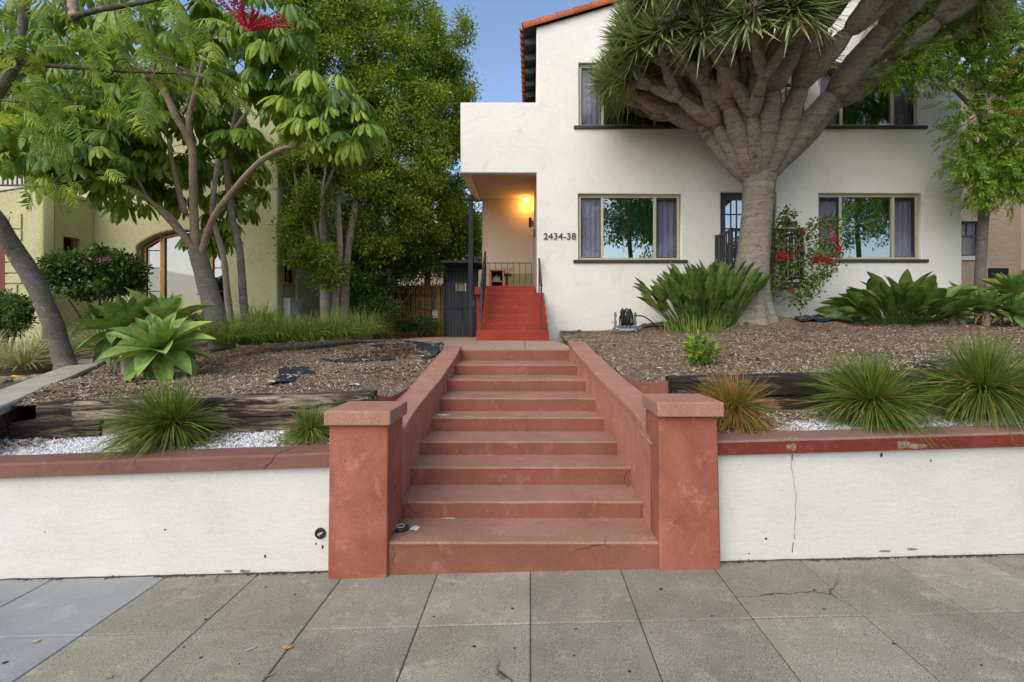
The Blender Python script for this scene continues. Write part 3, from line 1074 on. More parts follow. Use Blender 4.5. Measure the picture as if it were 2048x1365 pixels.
crack('wall_crack', [(1586, 908), (1583, 930), (1588, 960), (1592, 1000), (1590, 1050), (1588, 1086)], 3.469, wr, M['raw_concrete'], .0035)
crack('wall_crack', [(1588, 1086), (1584, 1110)], 3.4685, wr, M['joint'], .008)
crack('wall_crack', [(1584, 906), (1585, 925)], 3.4675, wr, M['joint'], .008)
for u, v, rx, rz, w_, m_ in ((456, 1143, .030, .010, wl, 'raw_concrete'), (489, 1143, .040, .009, wl, 'raw_concrete'), (530, 1113, .008, .012, wl, 'joint'), (1824, 1099, .035, .008, wr, 'raw_concrete'), (1770, 1103, .05, .007, wr, 'raw_concrete'), (1763, 910, .010, .016, wr, 'joint'),
                             (1532, 1078, .010, .008, wr, 'joint'), (1498, 1108, .006, .006, wr, 'joint'), (645, 1095, .008, .016, wl, 'joint'), (632, 1088, .006, .010, wl, 'joint'), (1527, 1060, .030, .022, wr, 'wall_patch'), (330, 1060, .006, .008, wl, 'joint'), (90, 1065, .004, .006, wl, 'joint'), (1862, 922, .006, .008, wr, 'joint')):
    q = P(u, v, 3.47)
    patch('paint_chip', (q.x, q.z), rx, rz, 3.4665, M[m_], w_, u, .003, 16)
for k, uv, w_ in ((0, [(785, 1093), (790, 1108), (784, 1122), (790, 1134)], .006), (0, [(786, 1090), (815, 1094), (850, 1092), (882, 1090)], .003), (1, [(1284, 1010), (1281, 1024), (1285, 1035)], .006), (2, [(1262, 938), (1250, 950), (1247, 966), (1256, 970)], .007),
                 (2, [(1000, 938), (1050, 940), (1100, 938), (1150, 940)], .004), (4, [(868, 838), (864, 848), (872, 858), (905, 863)], .006), (8, [(1116, 702), (1130, 708), (1137, 718)], .006), (2, [(978, 969), (992, 966), (1004, 970)], .008), (5, [(878, 805), (888, 815), (879, 822)], .006), (3, [(1062, 884), (1066, 897), (1060, 909)], .003),
                 (4, [(1050, 838), (1054, 850), (1052, 862)], .003), (6, [(1165, 770), (1170, 780)], .005)):
    crack('crack', uv, STEP_D[k] - .0035, st, M['joint'], w_)
crack('crack', [(1280, 908), (1286, 940), (1283, 962)], 3.362, st, M['joint'], .001)
sg_ = []  # dark debris, thickest in the tread corners to stand in for contact shade
for k in range(8):
    for _ in range(46):
        y_ = STEP_D[k + 1] - abs(random.gauss(0, .022)) - .006
        x_ = random.uniform(STEP_L[k], STEP_R[k]) if random.random() < .55 else (random.choice((stair_l(y_) + abs(random.gauss(0, .03)) + .01, stair_r(y_) - abs(random.gauss(0, .03)) - .01)))
        if random.random() < .3:
            y_ = random.uniform(STEP_D[k] + .03, STEP_D[k + 1])
        sg_.append((x_, y_, STEP_H[k] + .006))
scatter_bits('contact_shade_grit', np.array(sg_), CH_V, CH_F, (.003, .009), (.0018, .004, .002, .004), M['bark_bit'], flat=.4)
# grime and moss along the foot of the walls
def foot_bits(n, xa, xb):
    return np.array([(random.uniform(xa, xb), random.uniform(3.44, 3.466), 0) for _ in range(n)])


fb = np.concatenate([foot_bits(260, -4.2, -1.4), foot_bits(420, 1.3, 4.0)])
fb = np.array([(x, y, slope(x) + .004) for x, y, z in fb if noise.noise(Vector((x * 3.1, 0, 5))) > -.05])
scatter_bits('grime', fb, CH_V, CH_F, (.004, .014), (.003, .007, .003, .008), M['soil'], flat=.5)
V, Fc = [], []
kk = 0
for xa, xb in ((-4.4, -1.37), (1.30, 4.6)):
    n = 160
    base = len(V)
    for i in range(n + 1):
        x = xa + (xb - xa) * i / n
        w = .010 + .012 * max(0, noise.noise(Vector((x * 5, 1, 3)))) + .006 * noise.noise(Vector((x * 19, 4, 3)))
        h = .007 + .012 * max(0, noise.noise(Vector((x * 6, 4, 9))))
        V += [(x, 3.476, slope(x) + max(h, .002)), (x, 3.470 - max(w, .003), slope(x) + .0015)]
    for i in range(n):
        a = base + i * 2
        Fc.append((a, a + 1, a + 3, a + 2))
mk('foot_dirt', V, Fc, M['joint'])['kind'] = 'stuff'

# ------------------------------------------------------------------ railway sleeper edging
def timber(parent, x0, x1, y0, y1, z0, z1, mat, sl=.027):
    n = max(4, int((x1 - x0) / .07))
    V, Fc = [], []
    for i in range(n + 1):
        x = x0 + (x1 - x0) * i / n
        dz = sl * (x - x0)
        j = lambda s: .006 * noise.noise(Vector((x * 2.5, s, z0))) + .005 * noise.noise(Vector((x * 13, s, z0)))
        V += [(x, y0 + j(1), z0 + dz), (x, y0 + j(2), z0 + (z1 - z0) * .35 + dz), (x, y0 + j(3) - .003, z1 - .03 + dz + j(4)), (x, y0 + .022 + j(5), z1 + dz + j(6)), (x, y1, z1 + dz + j(7)), (x, y1, z0 + dz)]
    for i in range(n):
        for q in range(6):
            a, b = i * 6 + q, i * 6 + (q + 1) % 6
            Fc.append((a, a + 6, b + 6, b))
    Fc += [tuple(range(6)), tuple(n * 6 + q for q in range(5, -1, -1))]
    return mk('sleeper', V, Fc, mat, parent)


tl = thing('sleeper_edging', 'bleached old railway sleepers stacked along the bark bed above the drain hole wall', 'edging', (-2.7, 4.2, .75))
timber(tl, X(74, 4.15), X(147, 4.15) - .006, 4.14, 4.38, 1.65 - .186 * 4.15, 1.65 - .149 * 4.15, M['timber_dark'])
timber(tl, X(147, 4.15) + .006, X(738, 4.15), 4.13, 4.38, 1.65 - .184 * 4.15, 1.65 - .146 * 4.15, M['timber'])
timber(tl, X(25, 4.13), X(206, 4.13) - .005, 4.10, 4.36, 1.65 - .214 * 4.13 - .07, 1.65 - .187 * 4.13, M['timber_dark'])
timber(tl, X(206, 4.13) + .005, X(660, 4.13), 4.12, 4.36, 1.65 - .212 * 4.13 - .07, 1.65 - .185 * 4.13, M['timber'])
tr_ = thing('sleeper_edging', 'dark railway sleepers edging the bark bed behind the spiky grass tufts above the red coping', 'edging', (3.2, 4.3, .9))
timber(tr_, X(1344, 4.25), X(1718, 4.25), 4.24, 4.46, 1.65 - .137 * 4.25, 1.65 - .099 * 4.25, M['timber_dark'], .024)
timber(tr_, X(1720, 4.25), 7.4, 4.25, 4.46, 1.65 - .130 * 4.25, 1.65 - .090 * 4.25, M['timber_dark'], .024)
timber(tr_, X(1500, 4.25), 4.4, 4.262, 4.46, 1.65 - .172 * 4.25 - .06, 1.65 - .139 * 4.25, M['timber'], .024)
# curved terracotta edging where sleeper and cheek wall meet
for lab, pts in (('curved terracotta strip edging the bark bed beside the sleepers above the drain hole wall', [(-1.40, 4.37, 1.065), (-1.32, 4.40, 1.045), (-1.27, 4.55, 1.02), (-1.245, 4.85, 1.03), (-1.236, 5.1, 1.05)]),
                 ('curved terracotta strip edging the bark bed beside the dark sleepers', [(.975, 5.25, 1.155), (1.0, 4.95, 1.13), (1.06, 4.6, 1.135), (1.15, 4.40, 1.17), (1.24, 4.36, 1.19)])):
    pp = smooth_path(pts, 6)
    V, Fc = [], []
    for p in pp:
        V += [(p.x, p.y, p.z - .30), (p.x, p.y, p.z + .012), (p.x, p.y + .022, p.z + .014), (p.x, p.y + .024, p.z - .30)]
    for i in range(len(pp) - 1):
        for q in range(3):
            a = i * 4 + q
            Fc.append((a, a + 4, a + 5, a + 1))
    o = mk('garden_edging', V, Fc, M['step'], smooth=False)
    tag(o, lab, 'edging')

# ------------------------------------------------------------------ low brick wall with a concrete cap between the gardens
sw_ = thing('garden_wall', 'low brick garden wall with a thick grey concrete cap beside the leaning trunk', 'wall', (-5, 5.4, .9))
ys1, ys2 = lin(3.52, 6.58, 16), lin(6.62, 10.2, 14)
for ys in (ys1, ys2):
    V, Fc = [], []
    for y in ys:
        x, z = side_x(y), side_z(y)
        w = .012 * noise.noise(Vector((y * 2, 0, 1)))
        V += [(x + w, y, z - .07), (x + w, y, z - .014), (x - .014 + w, y, z), (x - .37, y, z + .004), (x - .385, y, z - .012), (x - .385, y, z - .09)]
    for i in range(len(ys) - 1):
        for q in range(6):
            a, b = i * 6 + q, i * 6 + (q + 1) % 6
            Fc.append((a, a + 6, b + 6, b))
    Fc += [tuple(range(6)), tuple((len(ys) - 1) * 6 + q for q in range(5, -1, -1))]
    mk('wall_cap', V, Fc, M['side_cap'], sw_)
V, Fc = [], []
ys = lin(3.52, 10.2, 30)
for y in ys:
    x, z = side_x(y), side_z(y)
    V += [(x - .05, y, .3), (x - .05, y, z - .072), (x - .34, y, z - .08), (x - .34, y, .3)]
for i in range(len(ys) - 1):
    for q in range(3):
        a = i * 4 + q
        Fc.append((a, a + 4, a + 5, a + 1))
Fc.append((0, 1, 2, 3))
mk('mortar_core', V, Fc, M['raw_concrete'], sw_)
for rowi in range(5):
    for k in range(9):
        y0 = 3.56 + k * .215 + (.107 if rowi % 2 else 0)
        y1 = y0 + .203
        za, zb = side_z(y0) - .075 - rowi * .072, side_z(y1) - .075 - rowi * .072
        x0, x1 = side_x(y0) - .035, side_x(y1) - .035
        jx = random.uniform(-.006, .006)
        mb = MB()
        mb.hexa([(x0 - .06, y0, za - .060), (x0 + jx, y0, za - .060), (x1 + jx, y1, zb - .060), (x1 - .06, y1, zb - .060), (x0 - .06, y0, za), (x0 + jx, y0, za), (x1 + jx, y1, zb), (x1 - .06, y1, zb)])
        mb.obj('brick', M['brick'], sw_, bevel=.005, seg=1)

# ------------------------------------------------------------------ white house
def hx(u):
    return X(u, HY)


def hz(v):
    return Z(v, HY)


house = thing('white_house', 'white two storey stucco house with a red tiled gable and the number 2434-38', 'house', (4.6, HY, 1.5))
XL, XR = .135, hx(1924)
ZE = 8.02
WIN = {'ul': (1157.5, 1362, 126, 253), 'll': (1156.5, 1362.5, 388, 521), 'ur': (1640, 1841, 126, 253), 'lr': (1637, 1843, 386.5, 520)}
holes = [rect(hx(a), hx(b), hz(d), hz(c_)) for a, b, c_, d in WIN.values()]
DX0, DX1 = hx(1441.5), hx(1553)
DZ = ((2.565, hz(385)), (5.40, hz(118)))
holes += [rect(DX0, DX1, a, b) for a, b in DZ]
ZB0, ZB1 = hz(345.5), hz(205)
outer = [(XL, 1.2), (XR, 1.2), (XR, ZE), ((XL + XR) / 2, ZE + 1.31), (XL, ZE), (XL, ZB1), (hx(921), ZB1), (hx(921), ZB0), (XL, ZB0)]
wall_solid('front_wall', outer, holes, HY, HY + .22, M['stucco'], house, .022)
# side walls, back, upper floor
mb = MB()
mb.box(XL + .01, XL + .2, HY + .215, 24, ZB0 + .6, ZE)
mb.box(XR - .2, XR - .01, HY + .215, 24, 1.2, ZE)
mb.box(XL + .21, XR - .21, 23.8, 24, 1.2, ZE)
mb.obj('side_wall', M['stucco'], house)
# porch: walls, ceiling, parapets of the terrace above, floor
mb = MB()
XP0 = hx(921)
mb.hexa([(XL + .005, HY + .2, 1.3), (XL + .2, HY + .2, 1.3), (XL + .2, 13, 1.3), (.075, 13, 1.3), (XL + .005, HY + .2, ZB0 + .03), (XL + .2, HY + .2, ZB0 + .03), (XL + .2, 13, ZB0 + .03), (.075, 13, ZB0 + .03)])
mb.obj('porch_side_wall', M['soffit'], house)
mb = MB()
mb.box(X(964.5, 12.8), .3, 12.8, 13.0, 1.3, ZB0 + .03)
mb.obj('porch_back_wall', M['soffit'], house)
mb = MB()
mb.box(XP0 + .015, XL + .2, HY + .205, 12.99, ZB0 + .012, ZB0 + .16)
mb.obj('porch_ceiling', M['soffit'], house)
mb = MB()
mb.box(XP0, XP0 + .18, HY + .206, 13.0, ZB0 + .001, ZB1 - .01)
mb.box(XP0 + .18, XL + .1, 12.82, 13.0, ZB0 + .17, ZB1 - .01)
mb.obj('terrace_parapet', M['stucco'], house, bevel=.02)
mb = MB()
mb.box(X(964.5, 12.6), .10, 10.9, 12.79, 2.40, 2.566)
mb.box(X(964.5, 12.6) + .02, .09, 11.1, 12.78, 1.3, 2.399)
mb.obj('porch_floor', M['red_step'], house)
mb = MB()
mb.box(X(1012, 12.7), X(1063, 12.78), 12.74, 12.797, 2.568, Z(547.5, 12.74))
mb.obj('dado_panel', M['sash'], house)
mb = MB()
mb.box(X(937, 12.45), X(946, 12.45), 12.40, 12.51, 1.38, ZB0 + .02)
mb.box(X(935, 12.45), X(948, 12.45), 12.37, 12.54, ZB0 - .10, ZB0 + .01)
mb.obj('porch_post', M['gate_wood'], house, bevel=.006)
# roof
RS = 1.31 / ((XR - XL) / 2)
xm = (XL + XR) / 2
roof = None
mb = MB()
ov = .30
for s in (-1, 1):
    xe_ = XL - .27 if s < 0 else XR + .27
    ze_ = ZE - .27 * RS
    mb.hexa([(xe_, HY - .03, ze_ + .03), (xm, HY - .03, ZE + 1.31 + .03), (xm, 24.2, ZE + 1.34), (xe_, 24.2, ze_ + .03),
             (xe_, HY - .03, ze_ + .09), (xm, HY - .03, ZE + 1.40), (xm, 24.2, ZE + 1.40), (xe_, 24.2, ze_ + .09)])
roof = mb.obj('roof', M['eave'], house)
for k in range(18):
    y = HY + .35 + k * .62
    mb = MB()
    mb.hexa([(XL - .25, y, ZE - .25 * RS - .075), (XL + .02, y, ZE - .10), (XL + .02, y + .10, ZE - .10), (XL - .25, y + .10, ZE - .25 * RS - .075),
             (XL - .25, y, ZE - .25 * RS + .025), (XL + .02, y, ZE + .02), (XL + .02, y + .10, ZE + .02), (XL - .25, y + .10, ZE - .25 * RS + .025)])
    mb.obj('rafter_tail', M['rafter'], roof)


def tile_mesh(L, r0, r1, th=.018, n=8, arc=PI):
    """a clay barrel tile along +x, crown up"""
    V, Fc = [], []
    for x, r in ((0, r0), (L, r1)):
        for rr in (r, r - th):
            for k in range(n + 1):
                a = arc * k / n + (PI - arc) / 2
                V.append((x, rr * math.cos(a), rr * math.sin(a)))
    m = n + 1
    for k in range(n):
        Fc += [(k, k + 1, 2 * m + k + 1, 2 * m + k), (m + k + 1, m + k, 3 * m + k, 3 * m + k + 1), (k + 1, k, m + k, m + k + 1), (2 * m + k, 2 * m + k + 1, 3 * m + k + 1, 3 * m + k)]
    Fc += [(0, 2 * m, 3 * m, m), (n, m + n, 3 * m + n, 2 * m + n)]
    return mesh_of('roof_tile', V, Fc, M['tile'], smooth=False)


tm = tile_mesh(.44, .115, .095)
ang = math.atan(RS)
for s in (-1, 1):
    for k in range(13):
        d = .02 + k * .375
        x0 = (XL - .30 + d * math.cos(ang)) if s < 0 else (XR + .30 - d * math.cos(ang))
        z0 = ZE - .30 * RS + .045 + d * math.sin(ang)
        if s < 0:
            mt = Matrix.Translation((x0, HY - .005, z0)) @ Matrix.Rotation(-ang, 4, 'Y') @ Matrix.Rotation(math.radians(30), 4, 'X')
        else:
            mt = Matrix.Translation((x0, HY - .005, z0)) @ Matrix.Rotation(PI, 4, 'Z') @ Matrix.Rotation(-ang, 4, 'Y') @ Matrix.Rotation(math.radians(-30), 4, 'X')
        inst('roof_tile', tm, roof, mt)
for k in range(26):                                # the ends of the tile rows along the side eave
    y = HY + .20 + k * .25
    for q in range(2):
        mt = Matrix.Translation((XL - .33 + q * .36, y, ZE - .33 * RS + .07 + q * .36 * RS)) @ Matrix.Rotation(-ang, 4, 'Y')
        inst('roof_tile', tm, roof, mt)


def curtain(name, x0, x1, z0, z1, y, mat, parent, amp=.025, wl=.085, seed=0):
    n = int((x1 - x0) / .012)
    V, Fc = [], []
    for i in range(n + 1):
        x = x0 + (x1 - x0) * i / n
        a = math.sin(2 * PI * x / wl + 2.2 * noise.noise(Vector((x * 4, seed, 0)))) * amp * (.45 + .8 * abs(noise.noise(Vector((x * 2.3, seed, 3)))))
        V += [(x, y + a * .7, z1), (x, y + a, (z0 + z1) / 2), (x, y + a * 1.2, z0)]
    for i in range(n):
        a = i * 3
        Fc += [(a, a + 1, a + 4, a + 3), (a + 1, a + 2, a + 5, a + 4)]
    return mk(name, V, Fc, mat, parent, smooth=True)


def pane(name, x0, x1, z0, z1, y, mat, parent):
    mb = MB()
    mb.box(x0, x1, y, y + .006, z0, z1)
    return mb.obj(name, mat, parent)


def slider(key, stiles, sides=('curtain_grey', 'curtain_green', 'curtain_grey')):
    u0, u1, v0, v1 = WIN[key]
    x0, x1, z0, z1 = hx(u0) + .012, hx(u1) - .012, hz(v1) + .012, hz(v0) - .012
    y0, y1 = HY + .085, HY + .15
    w = .052
    ma, mz = x0 + (x1 - x0) * .235, x0 + (x1 - x0) * .758
    mb = MB()
    mb.box(x0, x1, y0, y1, z1 - w, z1)
    mb.box(x0, x1, y0, y1, z0, z0 + w)
    for a, b in ((x0, x0 + w), (ma - .028, ma + .028), (mz - .028, mz + .028), (x1 - w, x1)):
        mb.box(a, b, y0 + .001, y1 - .001, z0 + w, z1 - w)
    mb.box(x0 + .02, x1 - .02, y0 - .02, y0 - .001, z1 - .022, z1 - .003)
    win = mb.obj('window', M['frame'], house, bevel=.004, seg=1)
    zi0, zi1 = z0 + w, z1 - w
    cells = ((x0 + w, ma - .028), (ma + .028, mz - .028), (mz + .028, x1 - w))
    for k, (a, b) in enumerate(cells):
        if k != 1:                                 # slim dark sash round the sliding lights
            mb = MB()
            q = .016
            mb.box(a, a + q, y0 + .022, y1 - .012, zi0, zi1); mb.box(b - q, b, y0 + .022, y1 - .012, zi0, zi1)
            mb.box(a + q, b - q, y0 + .022, y1 - .012, zi0, zi0 + q); mb.box(a + q, b - q, y0 + .022, y1 - .012, zi1 - .03, zi1)
            mb.obj('sash', M['sill'], win)
        pane('pane', a + .001, b - .001, zi0, zi1, y0 + .035, M['glass'] if k == 1 else M['glass_dark'], win)
        curtain('curtain', a - .02, b + .02, zi0 - .04, zi1 + .04, HY + (.31 if k == 1 else .24), M[sides[k]], win, seed=u0 + k, wl=.085 if k == 1 else .12)
    for us in stiles:                              # olive inner stiles seen through the middle light
        a, b = hx(us[0]), hx(us[1])
        mb = MB()
        mb.box(a, b, y1 + .02, y1 + .06, zi0, zi1)
        mb.obj('inner_stile', M['sash'], win)
    mb = MB()
    mb.box(hx(u0 - 10), hx(u1 + 12), HY - .045, HY + .10, hz(v1 + 5.5), hz(v1) + .004)
    mb.obj('window_sill', M['sill'], win, bevel=.004, seg=1)
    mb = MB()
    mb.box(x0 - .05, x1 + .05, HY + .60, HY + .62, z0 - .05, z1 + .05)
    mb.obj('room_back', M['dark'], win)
    return win


slider('ul', [(1298, 1303)])
slider('ll', [(1249, 1254), (1257, 1263)])
slider('ur', [(1777, 1782)], ('curtain_grey', 'curtain_green', 'curtain_grey'))
slider('lr', [])


def french_door(z0, z1, white):
    x0, x1 = DX0 + .012, DX1 - .012
    y0, y1 = HY + .09, HY + .15
    mb = MB()
    mb.box(x0, x0 + .035, y0 - .01, y1, z0, z1 - .04); mb.box(x1 - .035, x1, y0 - .01, y1, z0, z1 - .04)
    mb.box(x0, x1, y0 - .011, y1 + .001, z1 - .04, z1)
    door = mb.obj('french_door', M['blue_door'], house)
    xm_ = (x0 + x1) / 2
    for a, b in ((x0 + .036, xm_ - .002), (xm_ + .002, x1 - .036)):
        mb = MB()
        s = .085
        za, zb = z0 + .01, z1 - .042
        mb.box(a, a + s, y0, y1 - .01, za, zb); mb.box(b - s, b, y0, y1 - .01, za, zb)
        mb.box(a + s, b - s, y0, y1 - .01, zb - .10, zb); mb.box(a + s, b - s, y0, y1 - .01, za, za + .30)
        gx = [a + s + (b - a - 2 * s) * i / 3 for i in range(4)]
        gz = [za + .30 + (zb - .10 - za - .30) * i / 5 for i in range(6)]
        for i in (1, 2):
            mb.box(gx[i] - .011, gx[i] + .011, y0 + .006, y1 - .016, za + .30, zb - .10)
        for j in range(1, 5):
            for i in range(3):
                mb.box(gx[i] + (.011 if i else 0), gx[i + 1] - (.011 if i < 2 else 0), y0 + .007, y1 - .017, gz[j] - .011, gz[j] + .011)
        lf = mb.obj('door_leaf', M['blue_door'], door)
        for i in range(3):
            for j in range(5):
                pane('pane', gx[i] + .0, gx[i + 1], gz[j], gz[j + 1], y0 + .022, M['glass'], door)
    curtain('curtain', x0 - .03, x1 + .03, z0 - .02, z1 + .02, HY + .26, M['curtain_white'], door, seed=z0)
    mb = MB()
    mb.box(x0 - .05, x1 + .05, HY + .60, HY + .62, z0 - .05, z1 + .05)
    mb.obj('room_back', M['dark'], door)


french_door(*DZ[0], True)
french_door(*DZ[1], True)


def juliet(zf, h):
    """shallow iron balcony before a french door"""
    x0, x1 = hx(1430), X(1607, 9.74)
    yf = 9.74
    mb = MB()
    mb.box(x0, x1, yf, HY - .002, zf - .10, zf)
    b = mb.obj('balcony', M['sill'], house, bevel=.006)
    zt = zf + h
    bars = [(x0, x1, yf, yf + .045, zt - .05, zt), (x0, x1, yf, yf + .045, zf + .08, zf + .115)]
    for x in (x0, x1 - .045):
        bars += [(x, x + .045, yf + .046, HY - .001, zt - .051, zt - .001), (x, x + .045, yf + .046, HY - .001, zf + .08, zf + .115)]
    for q in bars:
        MB().box(*q).obj('balcony_rail', M['grey_iron'], b)
    for x in (x0 + .022, x1 - .022):
        for y in (yf + .0225, HY - .03):
            m2 = MB()
            m2.box(x - .03, x + .03, y - .03, y + .03, zf - .001, zt + .02)
            m2.obj('balcony_post', M['grey_iron'], b)
    n = 13
    bar = mesh_of('baluster', MB().box(-.011, .011, -.011, .011, 0, h - .166).V, MB().box(-.011, .011, -.011, .011, 0, h - .166).F, M['grey_iron'])
    for i in range(1, n):
        inst('baluster', bar, b, Matrix.Translation((x0 + (x1 - x0) * i / n, yf + .022, zf + .1155)))
    for x in (x0 + .022, x1 - .022):
        for i in range(1, 7):
            inst('baluster', bar, b, Matrix.Translation((x, yf + .04 + .77 * i / 7, zf + .1155)))
    return b


juliet(2.56, 1.04)
juliet(5.39, 1.04)
# brackets under the balconies and the house number
num = text_obj('house_number', '2434-38', hx(1086.5), HY - .016, hz(467), .205, M['iron'], house, .007, 'LEFT', 1.02)
num.scale = (1.0, 1, .94)
mb = MB()
mb.box(X(1066.5, 11.0), X(1071, 11.0), 10.98, 11.04, Z(474, 11.0), Z(460, 11.0))
mb.obj('doorbell', M['iron'], house, bevel=.004)

# ------------------------------------------------------------------ red porch steps
ps = thing('porch_steps', 'seven bright red painted steps climbing to the porch', 'steps', (-.3, 9, 1.43))
RD = [9.0 + .28 * k for k in range(7)]
RH = [1.62, 1.763, 1.918, 2.081, 2.240, 2.404, 2.568]
RL = [-.966, -.962, -.96, -.96, -.96, -.958, -.955]
RR = [.342, .332, .322, .310, .300, .285, .106]
for k in range(7):
    zb = 1.36
    yend = RD[k + 1] + .05 if k < 6 else 10.92
    V, Fc = [], []
    nx = 16
    for i in range(nx + 1):
        x = RL[k] + (RR[k] - RL[k]) * i / nx
        w = .004 * noise.noise(Vector((x * 4, k * 3.1, 1)))
        V += [(x, RD[k] + w, zb), (x, RD[k] + w, RH[k] - .012), (x, RD[k] + w + .010, RH[k] + w * .5), (x, yend, RH[k]), (x, yend, zb)]
    for i in range(nx):
        for q in range(4):
            a = i * 5 + q
            Fc.append((a, a + 5, a + 6, a + 1))
    Fc += [(0, 1, 2, 3, 4), tuple(nx * 5 + q for q in (4, 3, 2, 1, 0))]
    mk('step', V, Fc, M['red_step'], ps)


def scroll(mb, c, r, ax, turns=1.2, flip=1, th=.007):
    """a wrought scroll in the plane spanned by ax and up"""
    pts = []
    for i in range(16):
        t = i / 15
        a = turns * 2 * PI * t
        rr = r * (1 - .8 * t)
        pts.append(Vector(c) + Vector(ax) * (flip * rr * math.cos(a)) + Vector((0, 0, rr * math.sin(a))))
    mb.tube(pts, th, 5)


# left: sloping ornamental rail, then level along the porch and across its back
rl = thing('porch_railing', 'black wrought iron railing with scrolls running up beside the red steps and round the porch', 'railing', (-.9, 9.1, 1.62))
A0, A1 = Vector((-.885, 9.10, 1.62)), Vector((-.95, 10.66, 2.568))
mb = MB()
mb.bar(A0, A0 + Vector((0, 0, .82)), .032)
mb.obj('newel_post', M['iron'], rl)
mb = MB()
mb.bar(A1, A1 + Vector((0, 0, .73)), .028)
mb.obj('newel_post', M['iron'], rl)
mb = MB()
mb.bar(A0 + Vector((0, -.03, .82)), A1 + Vector((0, 0, .72)), .04, .03)
mb.obj('handrail', M['iron'], rl)
mb = MB()
mb.bar(A0 + Vector((0, 0, .12)), A1 + Vector((0, 0, .08)), .02)
mb.obj('bottom_rail', M['iron'], rl)
for i in range(1, 17):
    t = i / 17
    p = A0.lerp(A1, t)
    m2 = MB()
    m2.tube([p + Vector((0, 0, .12 - .04 * t)), p + Vector((.012 * (i % 2), 0, .45)), p + Vector((0, 0, .82 - .10 * t))], .012, 5)
    scroll(m2, p + Vector((.0, .0, .26)), .05, (.35, .93, 0), 1.3, -1 if i % 2 else 1, .01)
    scroll(m2, p + Vector((.0, .04, .42)), .055, (.35, .93, 0), 1.3, 1 if i % 2 else -1)
    scroll(m2, p + Vector((.0, .02, .62)), .045, (.35, .93, 0), 1.3, -1 if i % 2 else 1)
    m2.obj('baluster', M['iron'], rl)
B0, B1 = Vector((-.955, 10.70, 2.568)), Vector((-1.16, 12.5, 2.568))
B2 = Vector((X(1063.5, 12.5), 12.5, 2.568))
for a, b, n in ((B0, B1, 12), (B1, B2, 8)):
    m2 = MB()
    m2.bar(a + Vector((0, 0, .725)), b + Vector((0, 0, .725)), .03, .02)
    m2.obj('handrail', M['iron'], rl)
    m2 = MB()
    m2.bar(a + Vector((0, 0, .08)), b + Vector((0, 0, .08)), .02, .016)
    m2.obj('bottom_rail', M['iron'], rl)
    for i in range(n + 1):
        p = a.lerp(b, i / n)
        m2 = MB()
        m2.bar(p, p + Vector((0, 0, .716)), .014)
        if i in (n // 2,) and n == 8:
            for f in (-1, 1):
                scroll(m2, p + Vector((f * .07, 0, .56)), .055, (1, 0, 0), 1.2, f)
                scroll(m2, p + Vector((f * .07, 0, .42)), .05, (1, 0, 0), -1.2, f)
                m2.tube([p + Vector((f * .012, 0, .50)), p + Vector((f * .12, 0, .36))], .006, 5)
        m2.obj('baluster', M['iron'], rl)
rr_ = thing('handrail', 'slim black iron handrail standing against the white wall beside the red steps', 'handrail', (.2, 9.12, 1.62))
C0, C1 = Vector((.205, 9.10, 1.625)), Vector((.19, 10.44, 2.41))
mb = MB()
mb.bar(C0, C0 + Vector((0, 0, .80)), .028)
mb.obj('post', M['iron'], rr_)
mb = MB()
mb.bar(C1, C1 + Vector((0, 0, .70)), .028)
mb.obj('post', M['iron'], rr_)
mb = MB()
mb.bar(C0 + Vector((0, -.03, .81)), C1 + Vector((0, .04, .71)), .042, .026)
mb.obj('rail', M['iron'], rr_)
mb = MB()
mb.bar(C0 + Vector((-.02, -.05, .012)), C0 + Vector((.115, -.05, .012)), .03, .024)
mb.obj('foot', M['iron'], rr_)

# bedside table, stool beside it, lamp
tb = thing('side_table', 'small orange wooden open shelf table standing at the head of the red steps', 'table', (-.74, 11.25, 2.568))
x0, x1, y0, y1, zt = X(979.5, 11.2), X(1008, 11.2), 11.15, 11.45, Z(539.5, 11.2)
mb = MB(); mb.box(x0 - .015, x1 + .015, y0 - .015, y1 + .015, zt - .035, zt); mb.obj('table_top', M['wood_table'], tb, bevel=.004)
mb = MB(); mb.box(x0 + .03, x1 - .03, y0 + .01, y1 - .01, 2.70, 2.72); mb.obj('shelf', M['wood_table'], tb)
mb = MB(); mb.box(x0 + .03, x1 - .03, y1 - .02, y1 - .011, 2.60, zt - .036); mb.obj('back_panel', M['dark'], tb)
for x in (x0, x1 - .03):
    for y in (y0, y1 - .03):
        mb = MB(); mb.box(x, x + .03, y, y + .03, 2.568, zt - .0355); mb.obj('leg', M['wood_table'], tb)
mb = MB()
for k in range(5):
    mb.tube([(x0 + .09 + k * .03, y0 + .1, 2.722), (x0 + .085 + k * .032, y0 + .12, 2.80 + .03 * (k % 3))], [.022, .016], 7)
tag(mb.obj('shelf_bundle', M['plastic_slate']), 'dark bundle of oddments lying on the shelf of the orange porch table', 'bundle')
mb = MB()
cx, cy = X(1013, 11.4), 11.4
mb.tube([(cx, cy, 2.568), (cx, cy, 2.575), (cx, cy, 2.86)], [.09, .03, .025], 10)
stl = mb.obj('stool', M['iron'])
tag(stl, 'small round black stool beside the orange porch table', 'stool')
mb = MB(); mb.tube([(cx, cy, 2.861), (cx, cy, 2.885), (cx, cy, 2.905)], [.115, .125, .10], 16); mb.obj('seat', M['iron'], stl)

